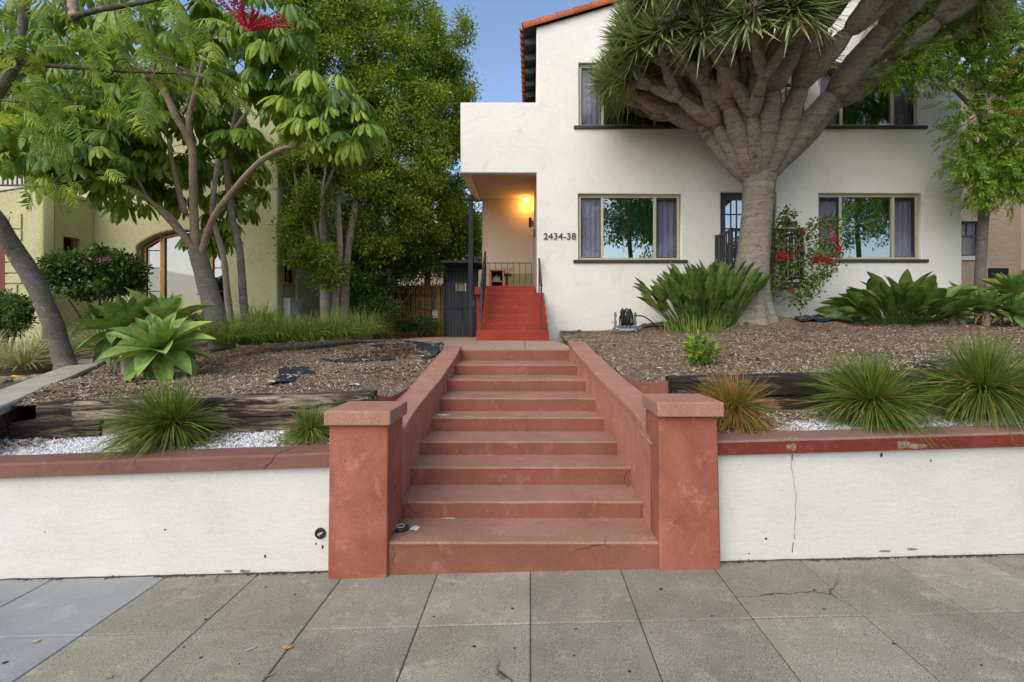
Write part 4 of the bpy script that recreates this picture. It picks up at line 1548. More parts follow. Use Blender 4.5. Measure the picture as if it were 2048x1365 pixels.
sc = thing('wall_sconce', 'black cylinder wall light beside the porch door', 'wall light', (.05, 12.1, 4.2))
xw = .09
mb = MB(); mb.box(xw - .045, xw - .002, 12.06, 12.14, 4.14, 4.26); mb.obj('bracket', M['iron'], sc)
mb = MB(); mb.tube([(xw - .085, 12.1, Z(455, 12.1)), (xw - .085, 12.1, Z(436, 12.1))], .036, 14); mb.obj('lamp_body', M['iron'], sc)
cl = thing('ceiling_lamp', 'glowing orange bulb lamp under the corner of the porch ceiling', 'ceiling light', (-.075, 12.52, ZB0))
mb = MB(); mb.tube([(-.10, 12.60, ZB0 + .011), (-.10, 12.60, ZB0 - .014)], .085, 18); mb.obj('lamp_base', M['plastic_grey'], cl)
mb = MB(); mb.tube([(-.10, 12.60, ZB0 - .0145), (-.10, 12.60, ZB0 - .03), (-.10, 12.60, ZB0 - .055), (-.10, 12.60, ZB0 - .07)], [.075, .075, .055, .02], 16)
mb.obj('bulb', M['bulb'], cl, smooth=True)
ld = bpy.data.lights.new('porch_light', 'POINT')
ld.energy = 7
ld.color = (1, .43, .08)
ld.shadow_soft_size = .05
lo = bpy.data.objects.new('porch_light', ld)
lo.location = (-.10, 12.60, ZB0 - .16)
COL.objects.link(lo)
# ------------------------------------------------------------------ gate, fence, sign
GY = 13.0
gt = thing('garden_gate', 'tall dark slate board gate with a little peep window under a flat hood', 'gate', (-1.8, GY, 1.44))
gx0, gx1 = X(890, GY), X(940, GY)
mb = MB()
mb.box(gx0 - .04, gx0 + .02, GY - .05, GY + .06, 1.40, 3.25); mb.box(gx1 - .01, X(956, GY), GY - .05, GY + .06, 1.40, 3.25)
mb.box(gx0 + .02, gx1 - .01, GY - .04, GY + .06, 3.16, 3.25)
mb.obj('gate_frame', M['gate_wood'], gt, bevel=.006)
pw0, pw1, pz0, pz1 = X(915, GY), X(928, GY), Z(583, GY), Z(567, GY)
npl = 7
for i in range(npl):
    a = gx0 + .022 + (gx1 - gx0 - .034) * i / npl
    b = gx0 + .022 + (gx1 - gx0 - .034) * (i + 1) / npl - .006
    yj = GY - .02 + random.uniform(-.003, .003)
    mb = MB()
    if b > pw0 and a < pw1:
        mb.box(a, b, yj, yj + .03, 1.45, pz0); mb.box(a, b, yj, yj + .03, pz1, 3.158)
    else:
        mb.box(a, b, yj, yj + .03, 1.45, 3.158)
    mb.obj('plank', M['gate_wood'], gt, bevel=.003, seg=1)
mb = MB()
for a, b, c_, d in ((pw0 - .02, pw1 + .02, pz1, pz1 + .02), (pw0 - .02, pw1 + .02, pz0 - .02, pz0), (pw0 - .02, pw0, pz0, pz1), (pw1, pw1 + .02, pz0, pz1)):
    mb.box(a, b, GY - .038, GY + .0, c_, d)
mb.obj('peep_frame', M['iron'], gt)
pane('peep_pane', pw0, pw1, pz0, pz1, GY + .01, M['sash'], gt)
mb = MB()
mb.box(gx0 + .06, gx1 - .06, GY - .045, GY - .024, Z(618, GY), Z(608.5, GY))
mb.obj('cross_board', M['gate_wood'], gt)
mb = MB()
cx, cz = X(920, GY), Z(614, GY)
mb.tube([(cx + .05 * math.cos(a), GY - .055, cz - .03 + .05 * math.sin(a)) for a in lin(0, 2 * PI, 14)], .009, 5)
mb.obj('ring_handle', M['iron'], gt)
mb = MB()
mb.tube([(X(947, GY), GY - .051, Z(607, GY)), (X(947, GY), GY - .075, Z(607, GY))], [.022, .018], 10)
mb.box(X(947, GY) - .012, X(947, GY) + .012, GY - .06, GY - .051, Z(612, GY), Z(602, GY))
mb.obj('latch', M['plastic_grey'], gt)
mb = MB()
hx0, hx1 = X(882, 12.5), X(957, 12.5)
mb.hexa([(hx0, 12.45, 3.29), (hx1, 12.45, 3.29), (hx1 + .12, 13.3, 3.22), (hx0 + .1, 13.3, 3.22), (hx0, 12.45, 3.36), (hx1, 12.45, 3.36), (hx1 + .12, 13.3, 3.29), (hx0 + .1, 13.3, 3.29)])
mb.obj('hood', M['gate_wood'], gt, bevel=.006)
mb = MB()
mb.box(gx0 - .02, X(955, GY), 13.12, 13.25, 2.9, 3.22)
mb.obj('hood_back', M['gate_wood'], gt)

fn = thing('bamboo_fence', 'reed and bamboo screen fence beside the dark gate', 'fence', (-3.1, 13.3, 1.4))
fy = 13.3
cane = MB()
cane.tube([(0, 0, 0), (0, 0, .45), (0, 0, .46), (0, 0, .92), (0, 0, .93), (0, 0, 1.5)], [.021, .020, .0235, .020, .0235, .019], 6)
cm = mesh_of('bamboo_cane', cane.V, cane.F, M['bamboo'], smooth=False)
x = X(752, fy)
while x < X(888, fy) - .02:
    s = random.uniform(.8, 1.2)
    inst('bamboo_cane', cm, fn, Matrix.Translation((x, fy + random.uniform(-.012, .012), 1.38)) @ Matrix.Rotation(random.uniform(-.012, .012), 4, 'Y') @ Matrix.Diagonal((s, s, random.uniform(.96, 1.0), 1)))
    x += .043 * s
mb = MB()
mb.box(X(748, fy), X(889, fy), fy + .04, fy + .07, 1.36, 2.8)
mb.obj('backing', M['dark'], fn)
fr = MB()
fr.bar(P(800, 588, fy - .06), P(871, 593, fy - .06), .03); fr.bar(P(868, 590, fy - .05), P(862, 633, fy - .05), .03); fr.bar(P(806, 588, fy - .05), P(808, 655, fy - .05), .03)
fr.bar(P(803, 606, fy - .055), P(864, 622, fy - .055), .02)
o = fr.obj('trellis_frame', M['iron'])
tag(o, 'black metal frame leaning against the bamboo fence', 'frame')
sg = thing('notice_sign', 'small white notice with a red heading fixed to the bamboo fence', 'sign', tuple(P(870, 628, fy - .03)))
c = P(870, 628, fy - .034)
mb = MB(); mb.box(c.x - .065, c.x + .065, c.y - .004, c.y + .004, c.z - .105, c.z + .105); mb.obj('board', M['white_paint'], sg, bevel=.003)
mb = MB(); mb.box(c.x - .055, c.x + .055, c.y - .007, c.y - .0045, c.z + .062, c.z + .095); mb.obj('heading', M['red_paint'], sg)
mb = MB()
mb.box(c.x - .028, c.x + .022, c.y - .007, c.y - .0045, c.z + .005, c.z + .03); mb.box(c.x + .0225, c.x + .036, c.y - .0071, c.y - .0046, c.z + .018, c.z + .042); mb.box(c.x - .035, c.x - .0285, c.y - .007, c.y - .0045, c.z - .004, c.z + .036)
mb.obj('pictogram', M['iron'], sg)
mb = MB()
for k in range(3):
    mb.box(c.x - .045, c.x + .045 - .012 * k, c.y - .007, c.y - .0045, c.z - .045 - .02 * k, c.z - .036 - .02 * k)
mb.obj('text_lines', M['iron'], sg)

# ------------------------------------------------------------------ neighbouring houses
gh = thing('green_house', 'olive green stucco house with an arched picture window behind the umbrella tree', 'house', (-7, 10.5, 1.0))
GYB, GYA = 10.5, 9.37
GX = X(555, GYB)                                  # its near corner
GX0 = X(190, GYB)


def arch(x0, x1, z0, zs, zt, n=14):
    pts = [(x0, z0), (x1, z0), (x1, zs)]
    cxx, a = (x0 + x1) / 2, (x1 - x0) / 2
    h = zt - zs
    r = (a * a + h * h) / (2 * h)
    th = math.asin(a / r)
    for i in range(1, n):
        t = th - 2 * th * i / n
        pts.append((cxx + r * math.sin(t), zs + r * math.cos(t) - (r - h)))
    pts.append((x0, zs))
    return pts


ax0, ax1, az0, azs, azt = X(272, GYB), X(452, GYB), Z(634, GYB), Z(492, GYB), Z(460, GYB)
wall_solid('front_wall', rect(GX0 - .2, GX, .6, 6.75), [arch(ax0, ax1, az0, azs, azt)], GYB, GYB + .3, M['green'], gh, .03)
# side wall with a window, seen foreshortened
sy0, sy1, sz0, sz1 = 5.3 / ((CU - 565) / F) , 5.3 / ((CU - 590) / F), 1.95, 3.34
sy0 = -GX / ((CU - 566) / F); sy1 = -GX / ((CU - 592) / F)
sz1, sz0 = Z(497, sy0), Z(565, sy0)
mb = MB()
mb.box(GX - .25, GX - .002, GYB + .302, sy0, .6, 6.74); mb.box(GX - .25, GX - .002, sy1, 20, .6, 6.74)
mb.box(GX - .25, GX - .002, sy0, sy1, .6, sz0); mb.box(GX - .25, GX - .002, sy0, sy1, sz1, 6.74)
mb.obj('side_wall', M['green'], gh)
mb = MB()
mb.box(GX - .10, GX - .06, sy0 + .001, sy0 + .05, sz0, sz1); mb.box(GX - .10, GX - .06, sy1 - .05, sy1 - .001, sz0, sz1)
mb.box(GX - .10, GX - .061, sy0 + .05, sy1 - .05, sz1 - .05, sz1); mb.box(GX - .10, GX + .05, sy0 - .04, sy1 + .04, sz0 - .05, sz0 + .004)
w = mb.obj('window', M['wood_frame'], gh)
mb = MB(); mb.box(GX - .09, GX - .084, sy0 + .05, sy1 - .05, sz0, sz1 - .05); mb.obj('pane', M['glass_dark'], w)
mb = MB(); mb.box(GX - .20, GX - .19, sy0, sy1, sz0, sz1); mb.obj('blind', M['curtain_grey'], w)
mb = MB(); mb.tube([(GX + .05, GYB + .75, 1.2), (GX + .05, GYB + .75, 6.7)], .035, 8); mb.obj('downpipe', M['green'], gh)
# arched window
x0, x1 = ax0 + .04, ax1 - .04
def arch_ring(xa, xb, z0, zs, zt, w_, y0, y1, mat, nm, parent):
    return wall_solid(nm, arch(xa, xb, z0, zs, zt), [arch(xa + w_, xb - w_, z0 + w_, zs, zt - w_)], y0, y1, mat, parent)
wn_ = arch_ring(ax0 + .03, ax1 - .03, az0 + .03, azs - .02, azt - .03, .05, GYB + .17, GYB + .23, M['wood_frame'], 'arched_window', gh)
xm1 = X(327, GYB + .2)
xm2 = ax0 + ax1 - xm1
for xm_, m_ in ((xm1, 'wood_frame'), (xm2, 'wood_frame')):
    mb = MB(); mb.box(xm_ - .045, xm_ + .045, GYB + .165, GYB + .235, az0 + .05, azt - .10); mb.obj('mullion', M[m_], wn_)
for a, b in ((ax0 + .07, xm1 - .045), (xm2 + .045, ax1 - .07)):
    for z in (az0 + .55, az0 + 1.05, az0 + 1.42):
        mb = MB(); mb.box(a, b, GYB + .185, GYB + .2, z - .008, z + .008); mb.obj('glazing_bar', M['sill'], wn_)
mb = MB(); mb.box(ax0 + .05, ax1 - .05, GYB + .20, GYB + .206, az0 + .05, azt - .05)
wall_solid('pane', arch(ax0 + .05, ax1 - .05, az0 + .05, azs - .03, azt - .06), [], GYB + .201, GYB + .207, M['arch_glass'], wn_)
curtain('curtain', ax0, xm1 + .02, az0, azt + .05, GYB + .40, M['sheer'], wn_, seed=51)
curtain('curtain', xm1 + .05, xm1 + .34, az0, azt + .05, GYB + .38, M['sheer'], wn_, seed=52)
curtain('curtain', xm2 - .02, ax1, az0, azt + .05, GYB + .40, M['sheer'], wn_, seed=53)
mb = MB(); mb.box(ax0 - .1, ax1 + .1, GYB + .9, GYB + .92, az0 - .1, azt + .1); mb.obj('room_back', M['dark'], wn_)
mb = MB(); mb.box(ax0 - .06, ax1 + .02, GYB - .06, GYB + .16, az0 - .07, az0 + .002); mb.obj('window_sill', M['wood_frame'], gh, bevel=.006)
# porch block with a small window, quoins, red door and the terrace rail above
CX = X(85, GYA)
zt = Z(379, GYA)
wy0, wy1 = -CX / ((CU - 127) / F), -CX / ((CU - 161) / F)
wz0, wz1 = Z(510, wy0), Z(472, wy0)
mb = MB()
mb.box(CX - .25, CX, wy1, GYB + .05, .6, zt); mb.box(CX - .25, CX, wy0, wy1, .6, wz0); mb.box(CX - .25, CX, wy0, wy1, wz1, zt)
mb.box(CX - .25, CX, GYA + .249, wy0, .6, zt)
mb.obj('porch_side_wall', M['green'], gh)
mb = MB(); mb.box(CX - .16, CX - .15, wy0, wy1, wz0, wz1); mb.obj('porch_window', M['dark'], gh)
mb = MB(); mb.box(CX - .14, CX - .08, wy1 - .07, wy1 - .001, wz0, wz1); mb.obj('window_reveal', M['wood_frame'], gh)
dr0, dr1, drz = X(-95, GYA), X(13, GYA), Z(468, GYA)
wall_solid('porch_front_wall', rect(-15, CX + .002, .6, zt), [rect(dr0, dr1, .7, drz)], GYA, GYA + .25, M['green'], gh, .03)
mb = MB(); mb.box(-14.9, CX - .02, GYA + .25, GYB, zt - .16, zt - .03); mb.obj('terrace_floor', M['green'], gh)
mb = MB(); mb.box(CX - .30, CX + .055, GYA + .3, GYB - .01, zt + .001, zt + .07); mb.obj('parapet_cap', M['green'], gh, bevel=.012)
mb = MB(); mb.box(dr0 - .02, dr1 + .02, GYA + .16, GYA + .21, .7, drz + .02); dd = mb.obj('door', M['door_red'], gh)
mb = MB(); mb.tube([(dr1 - .10, GYA + .155, Z(548, GYA)), (dr1 - .10, GYA + .10, Z(546, GYA)), (dr1 + .03, GYA + .09, Z(543, GYA))], .018, 8); mb.obj('handle', M['iron'], dd)
def block(u0, u1, v0, v1):
    mb = MB(); mb.box(X(u0, GYA), X(u1, GYA), GYA - .028, GYA - .001, Z(v1, GYA), Z(v0, GYA)); mb.obj('quoin_block', M['green'], gh, bevel=.006)
for u0, u1, v0, v1 in ((22, 44.5, 428, 458), (10, 44.5, 461, 481), (13, 36, 485, 502), (13, 45, 505, 524), (13, 36, 527, 546), (13, 45, 549, 567), (13, 36, 570, 590), (13, 45, 593, 611), (13, 36, 614, 634)):
    block(u0, u1, v0, v1)
mb = MB()
mb.hexa([(X(8, GYA), GYA - .03, Z(462, GYA)), (X(15, GYA), GYA - .03, Z(462, GYA)), (X(15, GYA), GYA - .001, Z(462, GYA)), (X(8, GYA), GYA - .001, Z(462, GYA)),
         (X(0, GYA), GYA - .03, Z(424, GYA)), (X(24, GYA), GYA - .03, Z(424, GYA)), (X(24, GYA), GYA - .001, Z(424, GYA)), (X(0, GYA), GYA - .001, Z(424, GYA))])
mb.obj('keystone', M['green'], gh)
mb = MB()
ty = 9.5
mb.box(-15, X(72, ty), ty, ty + .03, Z(306, ty), Z(303, ty)); mb.box(-15, X(72, ty), ty, ty + .03, zt + .10, zt + .13)
tr2 = mb.obj('terrace_rail', M['grey_iron'], gh)
bm_ = MB().box(-.010, .010, -.010, .010, 0, Z(306, ty) - zt - .131)
bme = mesh_of('baluster', bm_.V, bm_.F, M['grey_iron'])
for i in range(12):
    inst('baluster', bme, tr2, Matrix.Translation((X(4 + 9.6 * i, ty), ty + .015, zt + .1305)))
# terrace wall set back, terrace door, roof with tiles
mb = MB(); mb.box(-15, GX0 - .21, 11.3, 11.5, 3.9, 6.75); mb.obj('upper_wall', M['cream_wall'], gh)
mb = MB(); mb.box(X(50, 11.28), X(78, 11.28), 11.26, 11.299, zt, Z(300, 11.3)); mb.obj('terrace_door', M['dark'], gh)
mb = MB()
mb.hexa([(-15.3, 10.0, 6.6), (GX0 + 2.4, 10.0, 6.6), (GX0 + 2.4, 16, 8.6), (-15.3, 16, 8.6), (-15.3, 10.0, 6.75), (GX0 + 2.4, 10.0, 6.75), (GX0 + 2.4, 16, 8.75), (-15.3, 16, 8.75)])
gr_ = mb.obj('roof', M['eave'], gh)
tm2 = tile_mesh(.45, .105, .09)
an2 = math.atan(2.0 / 6)
for i in range(40):
    for k in range(3):
        x = GX0 + 2.4 - i * .22
        mt = Matrix.Translation((x, 9.9 + k * .36, 6.74 + k * .36 * math.tan(an2))) @ Matrix.Rotation(PI / 2, 4, 'Z') @ Matrix.Rotation(-an2, 4, 'Y')
        inst('roof_tile', tm2, gr_, mt)
mbx = MB()
yb0 = -GX / ((CU - 563) / F)
mbx.box(GX + .003, GX + .16, yb0 + .05, yb0 + .62, 1.55, Z(596, yb0))
o = mbx.obj('meter_box', M['meter'], bevel=.01)
tag(o, 'pale blue grey utility box on the side of the green house above the grass', 'utility box')

ph = thing('pink_house', 'pink stucco house glimpsed far behind between the porch post and the trees', 'house', (-3, 26, 1.3))
wall_solid('front_wall', rect(-6.5, 3, 1.2, Z(425, 26)), [], 26, 26.3, M['pink'], ph)
mb = MB(); mb.box(-6.4, 2.9, 26.3, 34, 1.2, Z(425, 26) - .01); mb.obj('body_wall', M['pink'], ph)

nh = thing('pink_neighbour_house', 'trowelled pinkish tan stucco house with a sash window behind the pepper tree', 'house', (14, 12.6, 1.6))
NY = 12.6
nw0, nw1, nz0, nz1 = X(1924, NY), X(1962, NY), Z(513, NY), Z(443, NY)
wall_solid('front_wall', rect(X(1925, NY) - 1.6, X(2042, NY), 1.3, Z(175, NY)), [rect(nw0 - .7, nw1, nz0, nz1)], NY, NY + .25, M['pink'], nh, .02)
mb = MB()
q = .05
mb.box(nw0 - .7, nw1, NY + .07, NY + .13, nz1 - q, nz1); mb.box(nw0 - .7, nw1, NY + .07, NY + .13, nz0, nz0 + q); mb.box(nw1 - q, nw1, NY + .071, NY + .129, nz0 + q, nz1 - q)
mb.box(nw0 - .7, nw1 - q, NY + .065, NY + .125, (nz0 + nz1) / 2 + .05, (nz0 + nz1) / 2 + .10)
for i in range(3):
    mb.box(nw1 - .30 - .24 * i, nw1 - .28 - .24 * i, NY + .075, NY + .12, (nz0 + nz1) / 2 + .10, nz1 - q)
w = mb.obj('sash_window', M['grey_iron'], nh)
pane('pane', nw0 - .7, nw1 - q, nz0 + q, nz1 - q, NY + .09, M['glass_dark'], w)
mb = MB(); mb.box(nw0 - .8, nw1 + .08, NY - .05, NY + .06, nz0 - .10, nz0 + .002); mb.obj('window_sill', M['plastic_grey'], w)
mb = MB(); mb.box(nw0 - .7, nw1, NY + .3, NY + .32, nz0, nz1); mb.obj('blind', M['curtain_grey'], w)
mb = MB(); mb.box(X(1976, NY), X(2015, NY), NY - .03, NY - .001, Z(556, NY), Z(537, NY)); mb.obj('vent', M['dark'], nh)
mb = MB(); mb.box(X(2042, NY) + .001, 20, 11.6, 14, 1.3, Z(175, NY)); mb.obj('white_wall', M['cream_wall'], nh)
mb = MB(); mb.box(X(1925, NY) - 1.6, X(2042, NY), NY + .25, 22, 1.3, Z(180, NY)); mb.obj('body_wall', M['pink'], nh)
mb = MB()
zr0 = Z(178, NY)
mb.hexa([(X(1918, NY), NY - .4, zr0), (20, NY - .4, zr0), (20, 18, zr0 + 1.8), (X(1918, NY), 18, zr0 + 1.8), (X(1918, NY), NY - .4, zr0 + .12), (20, NY - .4, zr0 + .12), (20, 18, zr0 + 1.92), (X(1918, NY), 18, zr0 + 1.92)])
nr = mb.obj('roof', M['cream_wall'], nh)
for i in range(14):
    for k in range(4):
        mt = Matrix.Translation((X(1920, NY) + .1 + i * .22, NY - .5 + k * .36, zr0 + .14 + k * .36 * .333)) @ Matrix.Rotation(PI / 2, 4, 'Z') @ Matrix.Rotation(-math.atan(.333), 4, 'Y')
        inst('roof_tile', tm2, nr, mt)


# ------------------------------------------------------------------ foliage helpers
def unit(a):
    return a / np.maximum(np.linalg.norm(a, axis=-1, keepdims=True), 1e-9)


LEAF_V = np.array([(0, 0, 0), (.5, .5, -.06), (1, 0, 0.02), (.5, -.5, -.06), (.5, 0, .07)])
LEAF_F = np.array([(0, 4, 1), (1, 4, 2), (0, 3, 4), (3, 2, 4)])


def leaves(name, pts, dirs, size, width, mat, parent, kind=None, tmplV=LEAF_V, tmplF=LEAF_F, up=.7):
    """leaf blades at pts pointing along dirs"""
    n = len(pts)
    d = unit(np.asarray(dirs, float))
    u = unit(np.array([0, 0, 1.0])[None] * up + R.normal(0, .55, (n, 3)))
    s = unit(np.cross(u, d))
    w = np.cross(d, s)
    L = np.asarray(size).reshape(-1, 1, 1) * np.ones((n, 1, 1))
    W = L * width
    V = pts[:, None, :] + tmplV[None, :, 0:1] * L * d[:, None, :] + tmplV[None, :, 1:2] * W * s[:, None, :] + tmplV[None, :, 2:3] * L * w[:, None, :]
    k = len(tmplV)
    Fc = (tmplF[None] + (np.arange(n) * k)[:, None, None]).reshape(-1, tmplF.shape[1])
    o = mk(name, V.reshape(-1, 3), Fc, mat, parent)
    if kind:
        o['kind'] = kind
    return o


def clump_pts(clumps, n, shell=.55):
    """points and outward directions spread through ellipsoid clumps (c, rx, ry, rz, weight)"""
    w = np.array([c[4] if len(c) > 4 else c[1] * c[3] for c in clumps], float)
    cnt = np.maximum((w / w.sum() * n).astype(int), 1)
    P_, D_ = [], []
    for c, k in zip(clumps, cnt):
        d = unit(R.normal(0, 1, (k, 3)))
        r = (R.random(k) ** shell)[:, None]
        rad = np.array([c[1], c[2], c[3]])
        P_.append(np.array(c[0])[None] + d * r * rad)
        D_.append(d)
    return np.concatenate(P_), np.concatenate(D_)


def tufted(clumps, n_twigs, per, tw_r, shell=.5):
    """leaves gathered in small sprays on the clumps: points, directions"""
    tp, td = clump_pts(clumps, n_twigs, shell)
    n = len(tp)
    off = R.normal(0, 1, (n, per, 3)) * tw_r * np.array([1, 1, .75])
    pts = tp[:, None, :] + off
    dirs = td[:, None, :] * .5 + unit(off) * .7 + np.array([0, 0, -.15]) + R.normal(0, .35, (n, per, 3))
    return pts.reshape(-1, 3), dirs.reshape(-1, 3)


def blades(name, base, n, L, Wd, mat, parent, el=(20, 85), droop=.35, br=.05, seg=5, kind=None, az=None, zf=None, curl=.0, lean=(0, 0)):
    """long narrow blades rising from base and arching over"""
    a = R.uniform(0, 2 * PI, n) if az is None else R.uniform(az[0], az[1], n)
    e = np.radians(R.uniform(el[0], el[1], n))
    l = R.uniform(L[0], L[1], n)
    dr = R.uniform(.4, 1.3, n) * droop
    b = np.asarray(base, float)
    bp = b[None] + np.stack([np.cos(a), np.sin(a), 0 * a], 1) * (R.random(n) ** .7 * br)[:, None]
    h = np.stack([np.cos(a), np.sin(a), 0 * a], 1) + np.array([lean[0], lean[1], 0])
    s = unit(np.stack([-np.sin(a), np.cos(a), 0 * a], 1) + R.normal(0, .5, (n, 3)))
    t = np.linspace(0, 1, seg + 1)[None, :, None]
    c = bp[:, None, :] + (h * np.cos(e)[:, None])[:, None, :] * (l[:, None, None] * t) + np.array([0, 0, 1.0]) * ((l * np.sin(e))[:, None, None] * t - (dr * l)[:, None, None] * t ** 2.2)
    wig = R.normal(0, curl, (n, 1, 3)) * l[:, None, None] * t * t
    c = c + wig
    if zf is not None:
        c[:, :, 2] = np.maximum(c[:, :, 2], zf)
    w = (Wd / 2) * (1 - t ** 3 * .85) * R.uniform(.7, 1.25, n)[:, None, None]
    V = np.stack([c - s[:, None, :] * w, c + s[:, None, :] * w], 2).reshape(-1, 3)
    q = np.arange(seg)
    f1 = np.stack([2 * q, 2 * q + 1, 2 * q + 3, 2 * q + 2], 1)
    Fc = (f1[None] + (np.arange(n) * (seg + 1) * 2)[:, None, None]).reshape(-1, 4)
    o = mk(name, V, Fc, mat, parent)
    if kind:
        o['kind'] = kind
    return o


def grid_leaf(name, L, W, prof, bend, fold, mat, nx=8, ny=4, wave=0.0, tipup=0.0, petiole=0.0, pr=.006):
    """a broad leaf along +x: width profile, backward bend (down positive), channel fold"""
    V, Fc = [], []
    if petiole:
        pv, pf = tube([(0, 0, 0), (petiole * .5, 0, -.02 * petiole), (petiole, 0, -.06 * petiole)], [pr * 1.5, pr, pr * .9], 5, False)
        V += pv; Fc += [tuple(f) for f in pf]
    b = len(V)
    z0 = -.06 * petiole
    for i in range(nx + 1):
        t = i / nx
        w = W * float(np.interp(t, [p[0] for p in prof], [p[1] for p in prof]))
        ang_ = bend * t
        xx = petiole + L * (math.sin(ang_) / bend if abs(bend) > 1e-3 else t)
        zz = z0 - L * ((1 - math.cos(ang_)) / bend if abs(bend) > 1e-3 else 0) + tipup * t ** 3
        for j in range(ny + 1):
            s = -1 + 2 * j / ny
            zc = fold * w * abs(s) ** 1.3 + wave * math.sin(t * 11 + (2 if s > 0 else 0)) * abs(s) * W
            V.append((xx, s * w / 2, zz + zc))
    for i in range(nx):
        for j in range(ny):
            a = b + i * (ny + 1) + j
            Fc.append((a, a + 1, a + ny + 2, a + ny + 1))
    return mesh_of(name, V, Fc, mat, smooth=True)


def aim(pos, az_, el_, roll=0.0, s=1.0):
    return Matrix.Translation(pos) @ Matrix.Rotation(az_, 4, 'Z') @ Matrix.Rotation(-el_, 4, 'Y') @ Matrix.Rotation(roll, 4, 'X') @ Matrix.Diagonal((s, s, s, 1))
# ------------------------------------------------------------------ dragon tree
DY = 9.2
dt = thing('dragon_tree', 'old dragon tree with a thick grey trunk and swollen limbs before the white house', 'tree', (X(1505, DY), DY, 1.85))
mb = MB()
tp = [P(1505, 660, DY), P(1503, 636, DY), P(1501, 600, DY), P(1503, 540, DY), P(1510, 470, DY), P(1516, 410, DY), P(1518, 372, DY), P(1517, 346, DY), P(1517, 330, DY)]
tpp = smooth_path(tp, 6)
rr0 = lerps([.48, .415, .35, .30, .272, .268, .288, .335, .32], len(tpp))
V, Fc = [], []
NS = 40
for i, p in enumerate(tpp):
    fl = max(0, 1 - (p.z - 1.7) / 1.3)
    for k in range(NS):
        a = 2 * PI * k / NS
        r = rr0[i] * (1 + .10 * fl * math.sin(a * 7 + .8 * noise.noise(Vector((p.z, 2, 0)))) + .06 * noise.noise(Vector((math.cos(a) * 2, math.sin(a) * 2, p.z * 1.1))) + .03 * noise.noise(Vector((math.cos(a) * 6, math.sin(a) * 6, p.z * 2.2))))
        V.append((p.x + r * math.cos(a), p.y + r * math.sin(a), p.z))
for i in range(len(tpp) - 1):
    for k in range(NS):
        Fc.append((i * NS + k, i * NS + (k + 1) % NS, (i + 1) * NS + (k + 1) % NS, (i + 1) * NS + k))
Fc.append(tuple((len(tpp) - 1) * NS + k for k in range(NS)))
mk('trunk', V, Fc, M['bark_dragon'], dt, smooth=True)


def dvec(az_, el_):
    return Vector((math.cos(az_) * math.cos(el_), math.sin(az_) * math.cos(el_), math.sin(el_)))


TIPS = []
NBR = [0]


def dr_branch(p, d, L, r, lvl, azh, maxl, parent_dir=None):
    """one swollen limb from p; forks again at its end"""
    n = 9
    bend = Vector((random.uniform(-.08, .08), random.uniform(-.08, .08), random.uniform(-.02, .08)))
    pts, rad = [], []
    for i in range(n):
        t = i / (n - 1)
        pts.append(p + d * (L * (t * 1.12 - .08)) + bend * (L * t * t))
        rad.append(r * (.62 + .46 * math.sin(PI * min(1, t * .90 + .12)) ** .9) * (1 - .08 * t))
    rad[0] *= .75
    rad[-1] *= .80
    m2 = MB()
    m2.tube(pts, rad, 14, True, .16)
    m2.obj('branch', M['bark_dragon'], dt, smooth=True)
    NBR[0] += 1
    e = p + d * L + bend * L
    dd = (d + bend * 1.6).normalized()
    if lvl == maxl:
        TIPS.append((e, dd, r))
        return
    k = 3 if random.random() < (.75 if lvl == 1 else .35) else 2
    if lvl >= 3 or NBR[0] > 235:
        k = 2
    base_roll = random.uniform(0, PI)
    for i in range(k):
        roll = base_roll + 2 * PI * i / k + random.uniform(-.3, .3)
        sp = math.radians(random.uniform(17, 29))
        s = dd.orthogonal().normalized()
        t = dd.cross(s)
        nd = dd * math.cos(sp) + (s * math.cos(roll) + t * math.sin(roll)) * math.sin(sp)
        out = Vector((math.cos(azh), math.sin(azh), 0))
        nd = (nd + out * .10).normalized()
        el_ = math.asin(max(-1, min(1, nd.z)))
        if el_ < math.radians(22):
            nd.z = math.tan(math.radians(24)) * Vector((nd.x, nd.y)).length
            nd.normalize()
        dr_branch(e, nd, L * (random.uniform(.56, .68) if lvl == 1 else random.uniform(.74, .90)), r * random.uniform(.80, .89), lvl + 1, azh, maxl)


FK = P(1517, 345, DY)
limbs = [  # azimuth, elevation, length, radius, levels
    (180, 49, 1.26, .21, 4), (146, 56, 1.3, .18, 4), (216, 52, 1.36, .21, 4), (256, 56, 1.30, .205, 4), (300, 60, 1.4, .205, 4),
    (340, 52, 1.60, .215, 4), (6, 45, 1.80, .22, 4), (60, 60, 1.5, .18, 3), (112, 62, 1.4, .17, 3), (196, 44, 1.22, .135, 4), (238, 46, 1.12, .13, 4), (208, 62, 1.25, .16, 4), (232, 58, 1.2, .15, 4)]
for az_, el_, L, r, mx in limbs:
    a, e = math.radians(az_), math.radians(el_)
    d = dvec(a, e)
    dr_branch(FK + Vector((math.cos(a), math.sin(a), 0)) * .15 + Vector((0, 0, -.05 + random.uniform(-.08, .06))), d, L, r, 1, a, mx)


